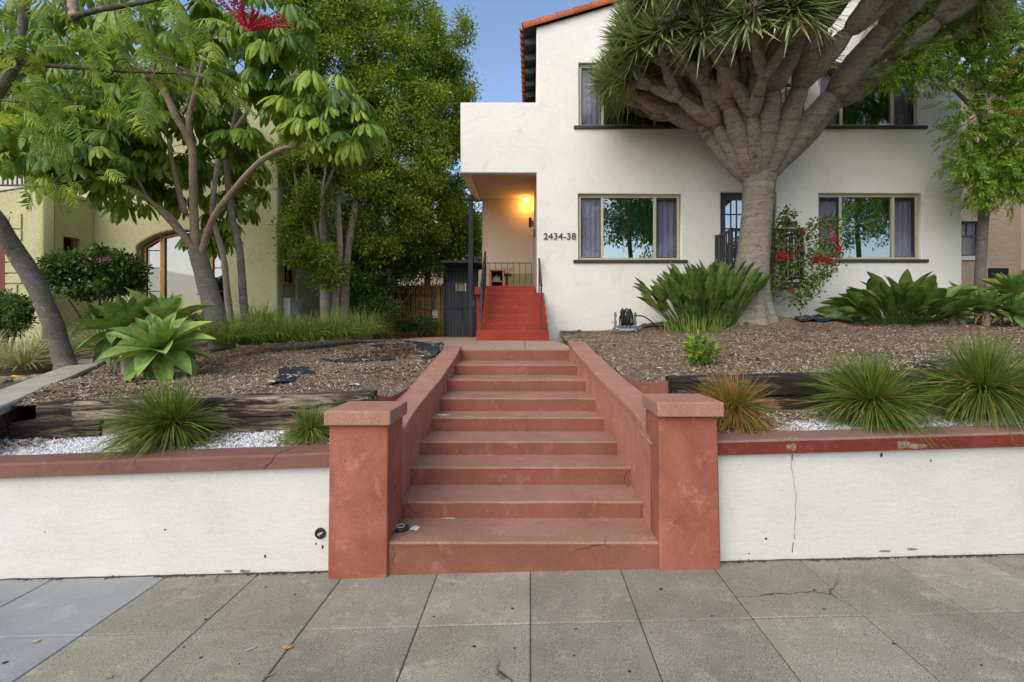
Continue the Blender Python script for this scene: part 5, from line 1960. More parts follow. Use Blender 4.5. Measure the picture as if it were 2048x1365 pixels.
def rosette_mesh(seed, n=130, L=.56):
    rg = np.random.default_rng(seed)
    V, Fc = [], []
    for i in range(n):
        f = (i + .5) / n
        a = i * 2.39996 + rg.normal(0, .1)
        th = math.radians(6 + 112 * f ** .8) + rg.normal(0, .06)       # angle from the shoot's axis
        l = L * rg.uniform(.75, 1.12) * (1 - .25 * (1 - f))
        d0 = np.array([math.sin(th) * math.cos(a), math.sin(th) * math.sin(a), math.cos(th)])
        s = np.array([-math.sin(a), math.cos(a), 0])
        nn = np.cross(d0, s)
        w = .034 * rg.uniform(.8, 1.15)
        b = len(V)
        dro = rg.uniform(.02, .22) * f
        for t, ww in ((0, .9), (.3, 1.0), (.65, .72), (1.0, .05)):
            p = d0 * (l * t + .03) + np.array([0, 0, -1]) * 0 - nn * 0
            p = p + np.array([math.sin(th) * math.cos(a), math.sin(th) * math.sin(a), -.6]) * (dro * l * t * t)
            V += [p - s * w * ww / 2 + nn * .15 * w * ww, p, p + s * w * ww / 2 + nn * .15 * w * ww]
            if ww == .9:
                pass
        for q in range(3):
            o = b + q * 3
            Fc += [(o, o + 1, o + 4, o + 3), (o + 1, o + 2, o + 5, o + 4)]
    return mesh_of('leaf_rosette', [tuple(v) for v in V], Fc, M['l_dragon'])


RM = [rosette_mesh(i) for i in range(5)]


def dead_mesh(seed, mat, n=16, L=.42):
    rg = np.random.default_rng(seed)
    m2 = MB()
    V, Fc = [], []
    for i in range(n):
        a = rg.uniform(0, 2 * PI)
        l = L * rg.uniform(.5, 1.1)
        w = .016
        b = len(V)
        s = np.array([-math.sin(a), math.cos(a), 0])
        for t in (0, .4, .75, 1):
            p = np.array([math.cos(a), math.sin(a), 0]) * (.10 + .16 * t) * rg.uniform(.8, 1.2) + np.array([0, 0, -.06 - l * t ** 1.4])
            V += [p - s * w * (1 - t * .7), p + s * w * (1 - t * .7)]
        for q in range(3):
            Fc.append((b + 2 * q, b + 2 * q + 1, b + 2 * q + 3, b + 2 * q + 2))
    return mesh_of('dry_leaves', [tuple(v) for v in V], Fc, mat)


DM = [dead_mesh(i, M['l_dry']) for i in range(3)]
for i, (e, d, r) in enumerate(TIPS):
    z = (d + Vector((0, 0, .45))).normalized()
    q = Vector((0, 0, 1)).rotation_difference(z).to_matrix().to_4x4()
    inst('leaf_rosette', RM[i % 5], dt, Matrix.Translation(e - d * .04) @ q @ Matrix.Rotation(random.uniform(0, 6.28), 4, 'Z') @ Matrix.Scale(random.uniform(.85, 1.12) * (1.14 if e.x < 4.0 else 1.0), 4))
    if random.random() < .42:
        inst('dry_leaves', DM[i % 3], dt, Matrix.Translation(e - d * .02) @ Matrix.Rotation(random.uniform(0, 6.28), 4, 'Z') @ Matrix.Scale(random.uniform(.6, 1.0), 4))
# spent flower heads hanging on the side towards the porch
left_tips = sorted([q for q in TIPS if q[0].x < X(1420, 8.5)], key=lambda q: q[0].z + q[0].y * .6)
for i in (0, 2, 4, 7, 10):
    if i < len(left_tips):
        c = left_tips[i][0] + Vector((.0, -.34, -.10))
        m2 = MB()
        for k in range(46):
            d = Vector((random.gauss(0, 1), random.gauss(0, 1), random.gauss(0, 1))).normalized()
            s = d.orthogonal()
            m2.tube([c, c + d * .08 + s * .02, c + d * .15 - s * .02, c + d * .18 + s * .03], [.006, .005, .004, .003], 3, False)
        m2.obj('dried_flower_head', M['l_deadhead'], dt)
print('dragon', NBR[0], len(TIPS), min(t[0].x for t in TIPS), max(t[0].x for t in TIPS))

# ------------------------------------------------------------------ umbrella tree
UY = 7.5
ut = thing('umbrella_tree', 'umbrella tree with many bare stems, drooping glossy leaf wheels and red flower spikes', 'tree', tuple(P(440, 690, UY)))
mb = MB()
limb(mb, [P(446, 700, UY), P(436, 655, UY), P(420, 590, UY), P(402, 530, UY), P(393, 500, UY)], [.185, .155, .14, .125, .115], 12, 6, .08)
mb.obj('trunk', M['bark_grey'], ut, smooth=True)
def ub(pts, r0, r1, mat='bark_brown', nm='branch'):
    m2 = MB()
    limb(m2, [P(u, v, y) for u, v, y in pts], [r0 * .66, (r0 + r1) * .32, r1 * .66], 9, 6, .12)
    m2.obj(nm, M[mat], ut, smooth=True)
ub([(396, 508, UY), (352, 455, 7.3), (310, 412, 7.1), (262, 378, 6.9), (200, 352, 6.7)], .075, .045)
ub([(390, 500, UY), (345, 438, 7.3), (302, 404, 7.2), (285, 380, 7.1), (262, 330, 6.9)], .06, .035)
ub([(392, 512, UY), (388, 440, 7.45), (386, 350, 7.3), (382, 290, 7.2), (352, 235, 7.0), (325, 180, 6.9), (290, 145, 6.7), (240, 100, 6.5), (200, 75, 6.3)], .10, .04)
ub([(387, 330, 7.4), (378, 250, 7.3), (386, 200, 7.2), (405, 130, 7.0), (420, 70, 6.9)], .07, .035)
ub([(382, 300, 7.3), (340, 200, 7.2), (310, 150, 7.1), (312, 90, 7.0), (290, 20, 6.8)], .055, .03)
ub([(400, 515, UY), (425, 440, 7.3), (470, 378, 7.1), (520, 324, 6.9), (565, 298, 6.8), (592, 292, 6.75), (604, 268, 6.7)], .075, .042)
ub([(372, 430, 7.6), (358, 380, 7.6), (345, 330, 7.6), (338, 280, 7.6)], .06, .045)
ub([(366, 425, 7.7), (350, 360, 7.7), (330, 330, 7.7)], .055, .045)
ub([(492, 655, 8.0), (486, 590, 8.0), (479, 500, 8.0), (462, 420, 8.0), (455, 330, 7.9), (468, 250, 7.8), (480, 190, 7.6)], .10, .05, 'bark_grey', 'trunk')
ub([(463, 660, 8.1), (455, 590, 8.1), (446, 510, 8.1), (425, 430, 8.1), (432, 350, 8.1), (436, 320, 8.1)], .085, .05, 'bark_pale', 'trunk')
ub([(470, 260, 7.8), (500, 210, 7.6), (495, 150, 7.4), (500, 80, 7.2)], .05, .03)
ub([(262, 330, 6.9), (220, 300, 6.7), (160, 290, 6.5)], .035, .022)


def palmate(seed, n=10, L=.31):
    rg = np.random.default_rng(seed)
    V, Fc = [], []
    pv, pf = tube([(-.36, 0, -.10), (-.18, 0, -.02), (0, 0, 0)], [.009, .007, .006], 4, False)
    V += [tuple(v) for v in pv]; Fc += [tuple(f) for f in pf]
    for k in range(n):
        a = (k - (n - 1) / 2) * (2 * PI * .84 / (n - 1)) + rg.normal(0, .07)
        l = L * (1.05 - .25 * abs(k - (n - 1) / 2) / n * 2) * rg.uniform(.88, 1.1)
        w = l * .29
        d = math.radians(rg.uniform(26, 44)); bend = math.radians(rg.uniform(36, 62))
        b = len(V)
        st_ = .06
        for i in range(7):
            t = i / 6
            wi = w * float(np.interp(t, [0, .12, .35, .65, .88, 1], [.08, .5, .92, 1.0, .74, .08]))
            an = d + bend * t
            r_ = st_ + l * (math.sin(d + bend * t) - math.sin(d)) / bend
            zz = -.01 + l * (math.cos(d + bend * t) - math.cos(d)) / bend
            for s in (-1, 0, 1):
                y = s * wi / 2
                z = zz + (-.22 * wi if s else 0) * math.cos(an) 
                rr_2 = r_ + (-.22 * wi if s else 0) * math.sin(an)
                V.append((rr_2 * math.cos(a) - y * math.sin(a), rr_2 * math.sin(a) + y * math.cos(a), z))
        for i in range(6):
            for j in range(2):
                o = b + i * 3 + j
                Fc.append((o, o + 1, o + 4, o + 3))
    return mesh_of('leaf', V, Fc, M['l_umbrella'], smooth=False)


PM = [palmate(i, 9 + i % 3, (.27, .31, .34)[i % 3]) for i in range(8)]
bunches = [  # u, v, y, how many leaf wheels, spread
    (645, 175, 6.7, 9, .32), (690, 215, 6.6, 9, .30), (630, 235, 6.6, 8, .28), (700, 265, 6.5, 6, .22), (590, 200, 6.8, 6, .25), (660, 290, 6.6, 5, .2), (720, 240, 6.7, 4, .2),
    (500, 55, 7.1, 8, .35), (560, 25, 6.9, 7, .35), (540, 95, 6.9, 8, .32), (470, 110, 7.0, 8, .32), (590, 80, 6.9, 5, .25), (520, 150, 7.1, 7, .3), (545, 175, 7.1, 5, .22),
    (255, 260, 6.7, 8, .32), (165, 290, 6.5, 9, .35), (115, 310, 6.4, 6, .3), (205, 315, 6.5, 9, .32), (300, 300, 6.9, 9, .34), (340, 320, 7.2, 8, .34), (285, 335, 6.9, 7, .28), (245, 345, 6.7, 6, .28), (170, 335, 6.5, 6, .24), (120, 345, 6.4, 4, .22),
    (440, 235, 7.7, 7, .3), (480, 270, 7.8, 7, .3), (425, 300, 7.9, 7, .32), (470, 320, 8.0, 6, .28), (400, 345, 7.8, 6, .28), (450, 390, 7.9, 5, .24), (380, 395, 7.8, 4, .24),
    (455, 460, 8.2, 5, .22), (440, 440, 8.0, 5, .22), (400, 465, 7.9, 4, .2), (435, 478, 8.2, 5, .2), (485, 410, 8.3, 4, .22), (510, 380, 9.3, 4, .22), (500, 330, 9.0, 4, .25),
    (190, 180, 6.6, 7, .36), (120, 140, 6.5, 6, .4), (250, 150, 6.6, 6, .36), (90, 210, 6.5, 6, .4), (150, 230, 6.6, 8, .4), (60, 265, 6.5, 6, .35), (230, 215, 6.8, 8, .36), (300, 235, 7.0, 7, .36),
    (330, 130, 7.0, 6, .36), (400, 60, 7.0, 7, .38), (420, 150, 7.2, 7, .36), (370, 20, 6.9, 6, .36), (250, 60, 6.6, 5, .4), (300, 90, 6.9, 6, .38), (440, 10, 7.0, 6, .36), (30, 240, 6.5, 5, .3), (260, 395, 6.9, 3, .2),
           (20, 300, 6.9, 6, .34), (70, 325, 7.0, 6, .32), (90, 260, 7.2, 7, .4), (150, 260, 7.3, 8, .4), (210, 275, 7.3, 8, .4), (270, 290, 7.4, 8, .38), (330, 270, 7.5, 8, .38), (370, 330, 7.7, 7, .34), (30, 180, 7.2, 7, .42), (80, 90, 7.2, 7, .42),
           (150, 60, 7.2, 7, .42), (20, 60, 7.3, 6, .42), (200, 120, 7.4, 7, .42), (270, 190, 7.5, 8, .42), (350, 200, 7.6, 7, .4), (350, 60, 7.5, 7, .4), (420, 220, 7.6, 7, .36), (200, 20, 7.3, 6, .4), (290, 20, 7.4, 6, .4), (140, 190, 7.3, 8, .42),
           (20, 20, 7.8, 7, .45), (80, 30, 7.9, 7, .45), (140, 10, 7.8, 7, .45), (60, 130, 7.9, 8, .45), (130, 110, 7.9, 8, .45), (200, 90, 8.0, 8, .45), (260, 20, 8.0, 7, .45), (330, 30, 8.0, 8, .42), (390, 100, 8.1, 8, .42), (300, 130, 8.1, 8, .42),
           (250, 190, 8.0, 8, .42), (180, 160, 8.0, 8, .42), (20, 200, 7.8, 8, .42), (100, 170, 7.9, 8, .42), (340, 90, 8.1, 8, .4), (430, 60, 8.1, 7, .4), (470, 20, 7.9, 7, .4), (210, 230, 8.0, 8, .4), (50, 230, 7.6, 7, .4), (130, 205, 7.7, 7, .4), (430, 180, 8.2, 7, .36), (340, 240, 8.2, 7, .36),
           (330, 385, 7.3, 4, .24), (215, 372, 7.0, 5, .26), (290, 365, 7.2, 5, .26)]
nl = 0
for u, v, y, n, sp in bunches:
    if 230 < u < 480 and v > 80:
        y += .75
    if u < 480:
        n = max(3, int(n * (.95 if u < 340 and 150 < v < 370 else .74)))
    c = P(u, v, y)
    a0 = random.uniform(0, 6.28)
    for k in range(n):
        az_ = a0 + k * 2 * PI / n * 1.0 + random.uniform(-.3, .3)
        tilt = random.uniform(-.25, .55)
        r = sp * random.uniform(.55, 1.1)
        p = c + Vector((math.cos(az_) * r, math.sin(az_) * r, random.uniform(-.5, .5) * sp))
        inst('leaf', PM[random.randrange(8)], ut, Matrix.Translation(p) @ Matrix.Rotation(az_, 4, 'Z') @ Matrix.Rotation(tilt, 4, 'Y') @ Matrix.Rotation(random.uniform(-.3, .3), 4, 'X') @ Matrix.Scale(random.uniform(.8, 1.15), 4))
        nl += 1
print('umbrella leaves', nl)
# red flower spikes
fo = P(495, 62, 6.25)
for u1, v1, dy in ((437, 0, .0), (450, -12, .1), (468, -6, -.1), (482, 10, .0), (515, 28, .05), (530, 34, -.05), (560, 32, 0), (568, 42, .05), (582, 52, 0), (545, 46, -.1), (507, 22, -.1), (475, -20, .05)):
    e = P(u1, v1, 6.2 + dy)
    m2 = MB()
    mid = fo.lerp(e, .5) + Vector((0, 0, .02))
    path = smooth_path([fo, mid, e], 8)
    m2.tube(path, .006, 4)
    for i, p in enumerate(path[2:]):
        for k in range(5):
            a = k * 2.4 + i * 1.1
            off = Vector((math.cos(a) * .5, math.sin(a), math.cos(a) * .8)) * .019
            q = p + off + (e - fo).normalized() * (k * .007)
            s = .012
            m2.add([q + Vector(w) * s for w in OCT_V], OCT_F)
    m2.obj('flower_spike', M['f_berry'], ut)

# ------------------------------------------------------------------ leaning tree with feathery fronds
LY = 6.6
ltz = P(132, 742, LY)
lt_ = thing('leaning_tree', 'leaning grey trunk with long bare boughs and feathery fronds at the edge of the garden', 'tree', tuple(ltz))
mb = MB()
limb(mb, [P(136, 752, LY), P(128, 720, LY), P(108, 655, 6.5), P(74, 575, 6.35), P(38, 512, 6.2), P(4, 460, 6.0), P(-40, 400, 5.8), P(-90, 330, 5.6)], [.155, .116, .107, .103, .10, .097, .092, .085], 16, 6, .16)
mb.obj('trunk', M['bark_grey'], lt_, smooth=True)
def lb(pts, r0, r1, mat='bark_dark'):
    m2 = MB()
    limb(m2, [P(u, v, y) for u, v, y in pts], [r0, (r0 + r1) / 2, r1], 7, 6, .12)
    m2.obj('branch', M[mat], lt_, smooth=True)
lb([(-90, 332, 5.6), (-40, 235, 5.5), (-5, 180, 5.4), (20, 145, 5.35), (40, 92, 5.3), (46, 40, 5.3), (60, -30, 5.2)], .085, .035, 'bark_grey')
lb([(30, 125, 5.35), (70, 130, 5.3), (130, 134, 5.2), (200, 140, 5.2), (260, 143, 5.15), (310, 146, 5.1), (360, 148, 5.1), (430, 158, 5.05)], .026, .006)
lb([(60, -30, 5.2), (110, -10, 5.1), (148, 34, 5.0), (152, 33, 5.0), (190, 22, 5.0), (250, 12, 5.0), (310, 0, 4.95), (380, -20, 4.9)], .040, .016)
lb([(150, 38, 5.0), (146, 20, 5.05), (144, -25, 5.1)], .055, .045, 'bark_brown')
lb([(300, 70, 5.2), (330, 118, 5.1), (352, 140, 5.1), (372, 175, 5.05)], .012, .004)
lb([(-10, 385, 5.4), (60, 375, 5.3), (120, 372, 5.25), (180, 360, 5.2)], .010, .004)
lb([(-10, 200, 5.3), (60, 206, 5.2), (130, 205, 5.2), (180, 200, 5.2)], .010, .004)
for k in range(14):                                # bare curling twigs
    u, v = random.uniform(300, 420), random.uniform(125, 165)
    lb([(u, v, 5.1), (u + random.uniform(-25, 25), v + random.uniform(-22, 15), 5.1), (u + random.uniform(-40, 40), v + random.uniform(-30, 30), 5.1)], .004, .002, 'twig')


def frond(seed, npin=11, L=.46):
    rg = np.random.default_rng(seed)
    V, Fc = [], []
    pv, pf = tube([(0, 0, 0), (L * .5, 0, -.02), (L, 0, -.12)], [.005, .004, .002], 3, False)
    V += [tuple(v) for v in pv]; Fc += [tuple(f) for f in pf]
    for k in range(npin):
        t = .12 + .88 * k / (npin - 1)
        bx, bz = L * t, -.12 * t * t
        for sd in (-1, 1):
            a = math.radians(rg.uniform(42, 66)) * sd
            l = L * .44 * math.sin(PI * min(1, .22 + .72 * t)) * rg.uniform(.8, 1.1)
            dr = rg.uniform(.15, .75)
            cv = rg.uniform(-.35, .35)
            w = .0125 * rg.uniform(.8, 1.2)
            b = len(V)
            for i in range(5):
                s = i / 4
                an = a + cv * s
                cx, cy, cz = bx + math.cos(an) * l * s, math.sin(an) * l * s, bz - dr * l * s * s
                ww = w * (.7, 1.0, 1.0, .8, .15)[i]
                V += [(cx + math.sin(an) * ww, cy - math.cos(an) * ww, cz - ww * .4), (cx, cy, cz), (cx - math.sin(an) * ww, cy + math.cos(an) * ww, cz - ww * .4)]
            for i in range(4):
                o = b + i * 3
                Fc += [(o, o + 1, o + 4, o + 3), (o + 1, o + 2, o + 5, o + 4)]
    return mesh_of('frond', V, Fc, M['l_feather'])


FM = [frond(i) for i in range(5)]
fr_reg = [(0, 330, -30, 90, 34, 4.9, 5.5), (20, 200, 60, 170, 20, 4.9, 5.4), (40, 220, 150, 230, 20, 5.0, 5.5), (-20, 130, 170, 330, 16, 5.0, 5.5), (220, 430, -20, 110, 26, 4.9, 5.4), (250, 460, 100, 200, 20, 4.9, 5.2),
          (40, 240, 335, 385, 16, 5.1, 5.4), (-20, 60, 60, 330, 14, 4.9, 5.5), (140, 280, 180, 260, 12, 4.9, 5.3)]
nf_ = 0
for u0, u1, v0, v1, n, ya, yb in fr_reg:
    for k in range(int(n * 1.0)):
        p = P(random.uniform(u0, u1), random.uniform(v0, v1), random.uniform(ya, yb))
        az_ = random.choice([random.uniform(-.9, .7), random.uniform(-2.6, 2.6)])
        sc_ = random.uniform(.42, .85) if v0 < 330 else random.uniform(.35, .6)
        inst('frond', FM[random.randrange(5)], lt_, aim(p, az_, random.uniform(-1.15, .2), random.uniform(-.9, .9), sc_))
        nf_ += 1
print('fronds', nf_)

# ------------------------------------------------------------------ tall small leaved trees between the houses
def crown_obj(name, clumps, n_tw, per, tw_r, size, mat, parent, shell=.45, width=.42):
    sub_ = []
    for c in clumps:
        wgt = c[4] if len(c) > 4 else 1
        k = 15
        for _ in range(k):
            v = unit(R.normal(0, 1, 3)) * R.uniform(.35, 1.0)
            q = np.array(c[0]) + v * np.array([c[1], c[2], c[3]])
            f = R.uniform(.16, .46)
            sub_.append((tuple(q), c[1] * f, min(c[2], c[1] * 1.2) * f, c[3] * f * .8, wgt * f * f))
    p, d = tufted(sub_, n_tw, per, tw_r * .6, .6)
    p2_, d2_ = tufted(clumps, n_tw // 8, per, tw_r, .4)
    p, d = np.concatenate([p, p2_]), np.concatenate([d, d2_])
    return leaves(name, p, d, R.uniform(size[0], size[1], len(p)), width, mat, parent)


def CL(u, v, y, ru, rv, ry=None, w=None):
    """a clump from its centre and half sizes in the photograph"""
    c = P(u, v, y)
    rx, rz = ru / F * y, rv / F * y
    ry = ry if ry is not None else rx
    return (tuple(c), rx, ry, rz, (w if w is not None else ru * rv))


def tall_tree(label, base, trunk_pts, r0, twigs, clumps, n_tw, per, tw_r, size, mat, bark='bark_pale', grp='small leaved trees between the two houses'):
    b = P(*base)
    t = thing('tall_tree', label, 'tree', tuple(b), grp)
    m2 = MB()
    limb(m2, [P(*q) for q in trunk_pts], [r0, r0 * .8, r0 * .5, r0 * .25], 9, 6, .1)
    m2.obj('trunk', M[bark], t, smooth=True)
    for q in twigs:
        m2 = MB()
        limb(m2, [P(*w) for w in q], [r0 * .42, r0 * .25, r0 * .12], 6, 5, .1)
        m2.obj('branch', M[bark], t, smooth=True)
    crown_obj('crown', clumps, n_tw, per, tw_r, size, mat, t)
    return t


def ground_v(y):
    return HV + (E - 1.36) / y * F


tall_tree('slim pale trunk nearest the green house, its leaves hanging low over the rushes', (652, ground_v(10.6), 10.6),
          [(652, 690, 10.6), (650, 600, 10.6), (645, 500, 10.6), (640, 380, 10.7), (632, 200, 10.8), (628, 60, 10.9), (625, -40, 11)], .11,
          [[(645, 520, 10.6), (620, 430, 10.5), (600, 340, 10.4)], [(640, 400, 10.7), (670, 330, 10.6), (690, 260, 10.6)], [(634, 240, 10.8), (600, 170, 10.8), (580, 120, 10.7)], [(648, 560, 10.5), (612, 470, 10.35), (588, 340, 10.3), (580, 250, 10.4)], [(646, 540, 10.5), (628, 440, 10.3), (616, 330, 10.25), (610, 240, 10.4)], [(646, 520, 10.5), (640, 430, 10.3), (652, 330, 10.3)]],
          [CL(620, 420, 10.6, 52, 60), CL(595, 330, 10.6, 50, 50), CL(640, 330, 10.8, 60, 60), CL(625, 510, 10.5, 50, 40), CL(655, 545, 10.5, 38, 30), CL(610, 230, 10.9, 45, 60), CL(660, 240, 10.9, 50, 60),
           CL(620, 120, 11, 45, 70), CL(660, 100, 11, 50, 80), CL(640, 10, 11, 60, 60), CL(590, 40, 11, 40, 50), CL(590, 460, 10.4, 30, 30), CL(560, 300, 10.8, 24, 26)], 3200, 12, .12, (.06, .10), M['l_ficus'])
tall_tree('forked pale trunk in the middle of the tall tree group behind the rushes', (672, ground_v(10.9), 10.9),
          [(666, 690, 10.9), (672, 600, 10.9), (680, 500, 10.9), (676, 380, 11.1), (686, 260, 11.3), (700, 100, 11.6), (705, -60, 11.8)], .085,
          [[(680, 500, 10.9), (668, 400, 11), (672, 300, 11.1)], [(684, 300, 11.2), (730, 200, 11.3), (760, 120, 11.3)]],
          [CL(700, 330, 11.5, 60, 60), CL(740, 280, 11.5, 60, 60), CL(710, 200, 11.6, 60, 60), CL(760, 180, 11.6, 55, 60), CL(730, 90, 11.8, 60, 70), CL(690, 30, 11.8, 55, 60), CL(760, 30, 11.8, 55, 60), CL(790, 110, 11.8, 50, 60), CL(740, 390, 11.3, 50, 40),
           CL(800, 250, 11.6, 50, 60)], 3400, 12, .13, (.06, .10), M['l_ficus'])
tall_tree('pale trunk bending toward the bamboo fence in the tall tree group', (688, ground_v(11.2), 11.2),
          [(684, 690, 11.2), (690, 620, 11.2), (694, 520, 11.2), (708, 430, 11.2), (720, 370, 11.3), (760, 250, 11.8), (800, 100, 12.2), (815, -40, 12.5)], .105,
          [[(712, 400, 11.2), (690, 330, 11.1), (688, 300, 11.1)], [(740, 310, 11.6), (800, 270, 11.8), (850, 250, 12)]],
          [CL(790, 400, 11.9, 60, 60), CL(750, 470, 11.8, 60, 55), CL(840, 330, 12.1, 60, 65), CL(820, 430, 12, 55, 60), CL(830, 200, 12.3, 60, 70), CL(840, 90, 12.4, 50, 60), CL(800, 20, 12.4, 60, 60), CL(850, 270, 12.2, 50, 50),
           CL(700, 440, 11.7, 45, 55), CL(770, 350, 11.6, 50, 45)], 3500, 12, .13, (.06, .105), M['l_ficus'])
tall_tree('bushy tree crown against the sky next to the white terrace parapet', (850, ground_v(13.6), 13.6),
          [(850, 690, 13.6), (855, 560, 13.6), (862, 420, 13.6), (875, 250, 13.7), (900, 120, 13.8), (920, 40, 13.8)], .10,
          [[(866, 380, 13.6), (900, 300, 13.6), (930, 240, 13.6)], [(880, 230, 13.7), (840, 150, 13.7), (830, 90, 13.7)]],
          [CL(885, 330, 13.6, 50, 60), CL(880, 230, 13.6, 55, 60), CL(900, 150, 13.7, 40, 50), CL(925, 70, 13.8, 24, 38), CL(925, 160, 13.8, 24, 40), CL(870, 70, 13.7, 30, 40), CL(900, 420, 13.4, 35, 50), CL(880, 480, 13.4, 50, 55),
           CL(925, 240, 13.6, 24, 45), CL(935, 190, 13.5, 26, 12), CL(905, 280, 13.5, 40, 50), CL(850, 150, 13.7, 40, 60), CL(835, 500, 13.3, 45, 50), CL(850, 400, 13.5, 45, 55)], 3400, 12, .14, (.065, .11), M['l_ficus'])
# evergreen shrubs under and before the fence
def shrub(name, label, cat, clumps, n_tw, per, tw_r, size, mat, base, stems=5, group=None, width=.42, bark='bark_dark'):
    b = P(*base)
    t = thing(name, label, cat, tuple(b), group)
    m2 = MB()
    for k in range(stems):
        c = clumps[k % len(clumps)][0]
        e = Vector(c) + Vector((random.uniform(-.1, .1), random.uniform(-.1, .1), 0))
        m2.tube([b + Vector((random.uniform(-.06, .06), random.uniform(-.05, .05), -.05)), b.lerp(e, .5) + Vector((random.uniform(-.1, .1), 0, .05)), e], [.022, .016, .006], 6)
    m2.obj('stems', M[bark], t)
    crown_obj('foliage', clumps, n_tw, per, tw_r, size, mat, t, width=width)
    return t


shrub('evergreen_shrub', 'dark leafy evergreen shrub hanging over the bamboo fence', 'shrub', [CL(770, 530, 12.3, 55, 50), CL(830, 545, 12.9, 50, 30), CL(740, 580, 12, 45, 40), CL(860, 520, 13, 40, 40), CL(720, 520, 11.9, 40, 50), CL(800, 490, 12.5, 50, 40)],
      1900, 11, .12, (.055, .09), M['l_bush'], (752, ground_v(12), 12), 8)
shrub('evergreen_shrub', 'mid green rounded shrub at the rushes beside the pale tree trunks', 'shrub', [CL(725, 590, 11.6, 40, 38), CL(750, 620, 11.5, 42, 28), CL(712, 555, 11.7, 30, 30)], 900, 11, .10, (.05, .08), M['l_bush'], (730, ground_v(11.6), 11.6), 6)
shrub('low_shrub', 'low dark shrub at the foot of the bamboo fence', 'shrub', [CL(838, 645, 12.6, 32, 18), CL(860, 655, 12.5, 20, 15), CL(812, 650, 12.6, 20, 15)], 520, 10, .07, (.04, .065), M['l_bush'], (838, ground_v(12.6), 12.6), 5)
bl = [CL(915, 430, 14.2, 25, 40), CL(940, 470, 14.4, 20, 40), CL(950, 440, 14.6, 14, 25), CL(910, 500, 14.2, 30, 25), CL(955, 500, 14.6, 16, 30), CL(905, 390, 14.2, 22, 30)]
shrub('bamboo_plant', 'light green bamboo plant with long thin leaves behind the porch post', 'plant', bl, 520, 9, .16, (.14, .24), M['l_bright'], (930, ground_v(14.4), 14.4), 6, width=.16, bark='bamboo')

# ------------------------------------------------------------------ pepper tree at the far side of the white house
PY = 10.0
pt = thing('pepper_tree', 'tree with small paired leaflets and orange berries overhanging the corner of the white house', 'tree', tuple(P(1962, 640, PY)))
m2 = MB()
limb(m2, [P(1962, 650, PY), P(1960, 560, PY), P(1966, 450, PY), P(1972, 350, PY), P(1966, 230, 9.8), P(1950, 130, 9.5), P(1930, 20, 9.2)], [.105, .092, .088, .08, .06, .045], 12, 6, .08)
m2.obj('trunk', M['bark_grey'], pt, smooth=True)
for q in ([(1970, 360, PY), (2010, 300, 9.7), (2060, 240, 9.4)], [(1966, 240, 9.8), (1920, 190, 9.4), (1870, 150, 9.0), (1820, 130, 8.7)], [(1968, 300, 9.9), (1930, 290, 9.5), (1900, 300, 9.2)], [(1958, 180, 9.7), (2000, 110, 9.5), (2040, 50, 9.3)], [(1950, 130, 9.5), (1890, 70, 9.2), (1850, 40, 9.0)]):
    m2 = MB()
    limb(m2, [P(*w) for w in q], [.045, .03, .012], 7, 5, .1)
    m2.obj('branch', M['bark_grey'], pt, smooth=True)
# a pinnate leaf template: nine leaflets in one leaf
PV, PF = [], []
for k in range(9):
    t = .2 + .8 * (k // 2) / 4 if k < 8 else 1.0
    sd = (1 if k % 2 else -1) if k < 8 else 0
    a = math.radians(52) * sd
    b = len(PV)
    l, w = (.34, .15)
    d = (math.cos(a), math.sin(a)); s = (-math.sin(a), math.cos(a))
    bx = t * .85
    for f, ww, z in ((0, 0, 0), (.5, 1, -.02), (1, 0, -.06), (.5, -1, -.02), (.5, 0, .02)):
        PV.append((bx + d[0] * l * f + s[0] * w / 2 * ww, d[1] * l * f + s[1] * w / 2 * ww, z - .05 * t * t))
    PF += [(b, b + 4, b + 1), (b + 1, b + 4, b + 2), (b, b + 3, b + 4), (b + 3, b + 2, b + 4)]
PV, PF = np.array(PV), np.array(PF)
pcl = [CL(1970, 320, 9.5, 42, 50), CL(2010, 330, 9.6, 50, 55), CL(2050, 300, 9.6, 45, 65), CL(1990, 245, 9.5, 55, 42), CL(1935, 265, 9.3, 24, 22), CL(2045, 200, 9.5, 45, 60), CL(1890, 60, 8.9, 55, 45), CL(1840, 110, 8.7, 45, 32), CL(1790, 150, 8.6, 34, 20), CL(1955, 60, 9.2, 55, 55),
       CL(2020, 60, 9.3, 60, 70), CL(1945, 130, 9.1, 45, 34), CL(2035, 130, 9.4, 45, 50), CL(1850, 150, 8.8, 30, 15), CL(1955, 375, 9.3, 24, 24), CL(2010, 390, 9.5, 36, 20), CL(1925, 320, 9.2, 20, 22), CL(1960, -40, 9.2, 90, 50), CL(2080, 350, 9.6, 40, 50), CL(1925, 205, 9.2, 20, 16)]
p, d = tufted(pcl, 850, 6, .13, .5)
leaves('crown', p, d + np.array([0, 0, -.25]), R.uniform(.15, .235, len(p)), 1.0, M['l_pepper'], pt, tmplV=PV, tmplF=PF, up=1.3)
bz = []
for u, v in ((2018, 105), (2030, 118), (2012, 148), (2040, 225), (1840, 112)):
    c = P(u, v, 9.0)
    for k in range(60):
        bz.append(c + Vector((random.gauss(0, .05), random.gauss(0, .05), random.gauss(0, .03))))
scatter_bits('berries', np.array([tuple(q) for q in bz]), OCT_V, OCT_F, (.009, .013), (.009, .013, .009, .013), M['f_orange'], 'stuff', pt, 1)

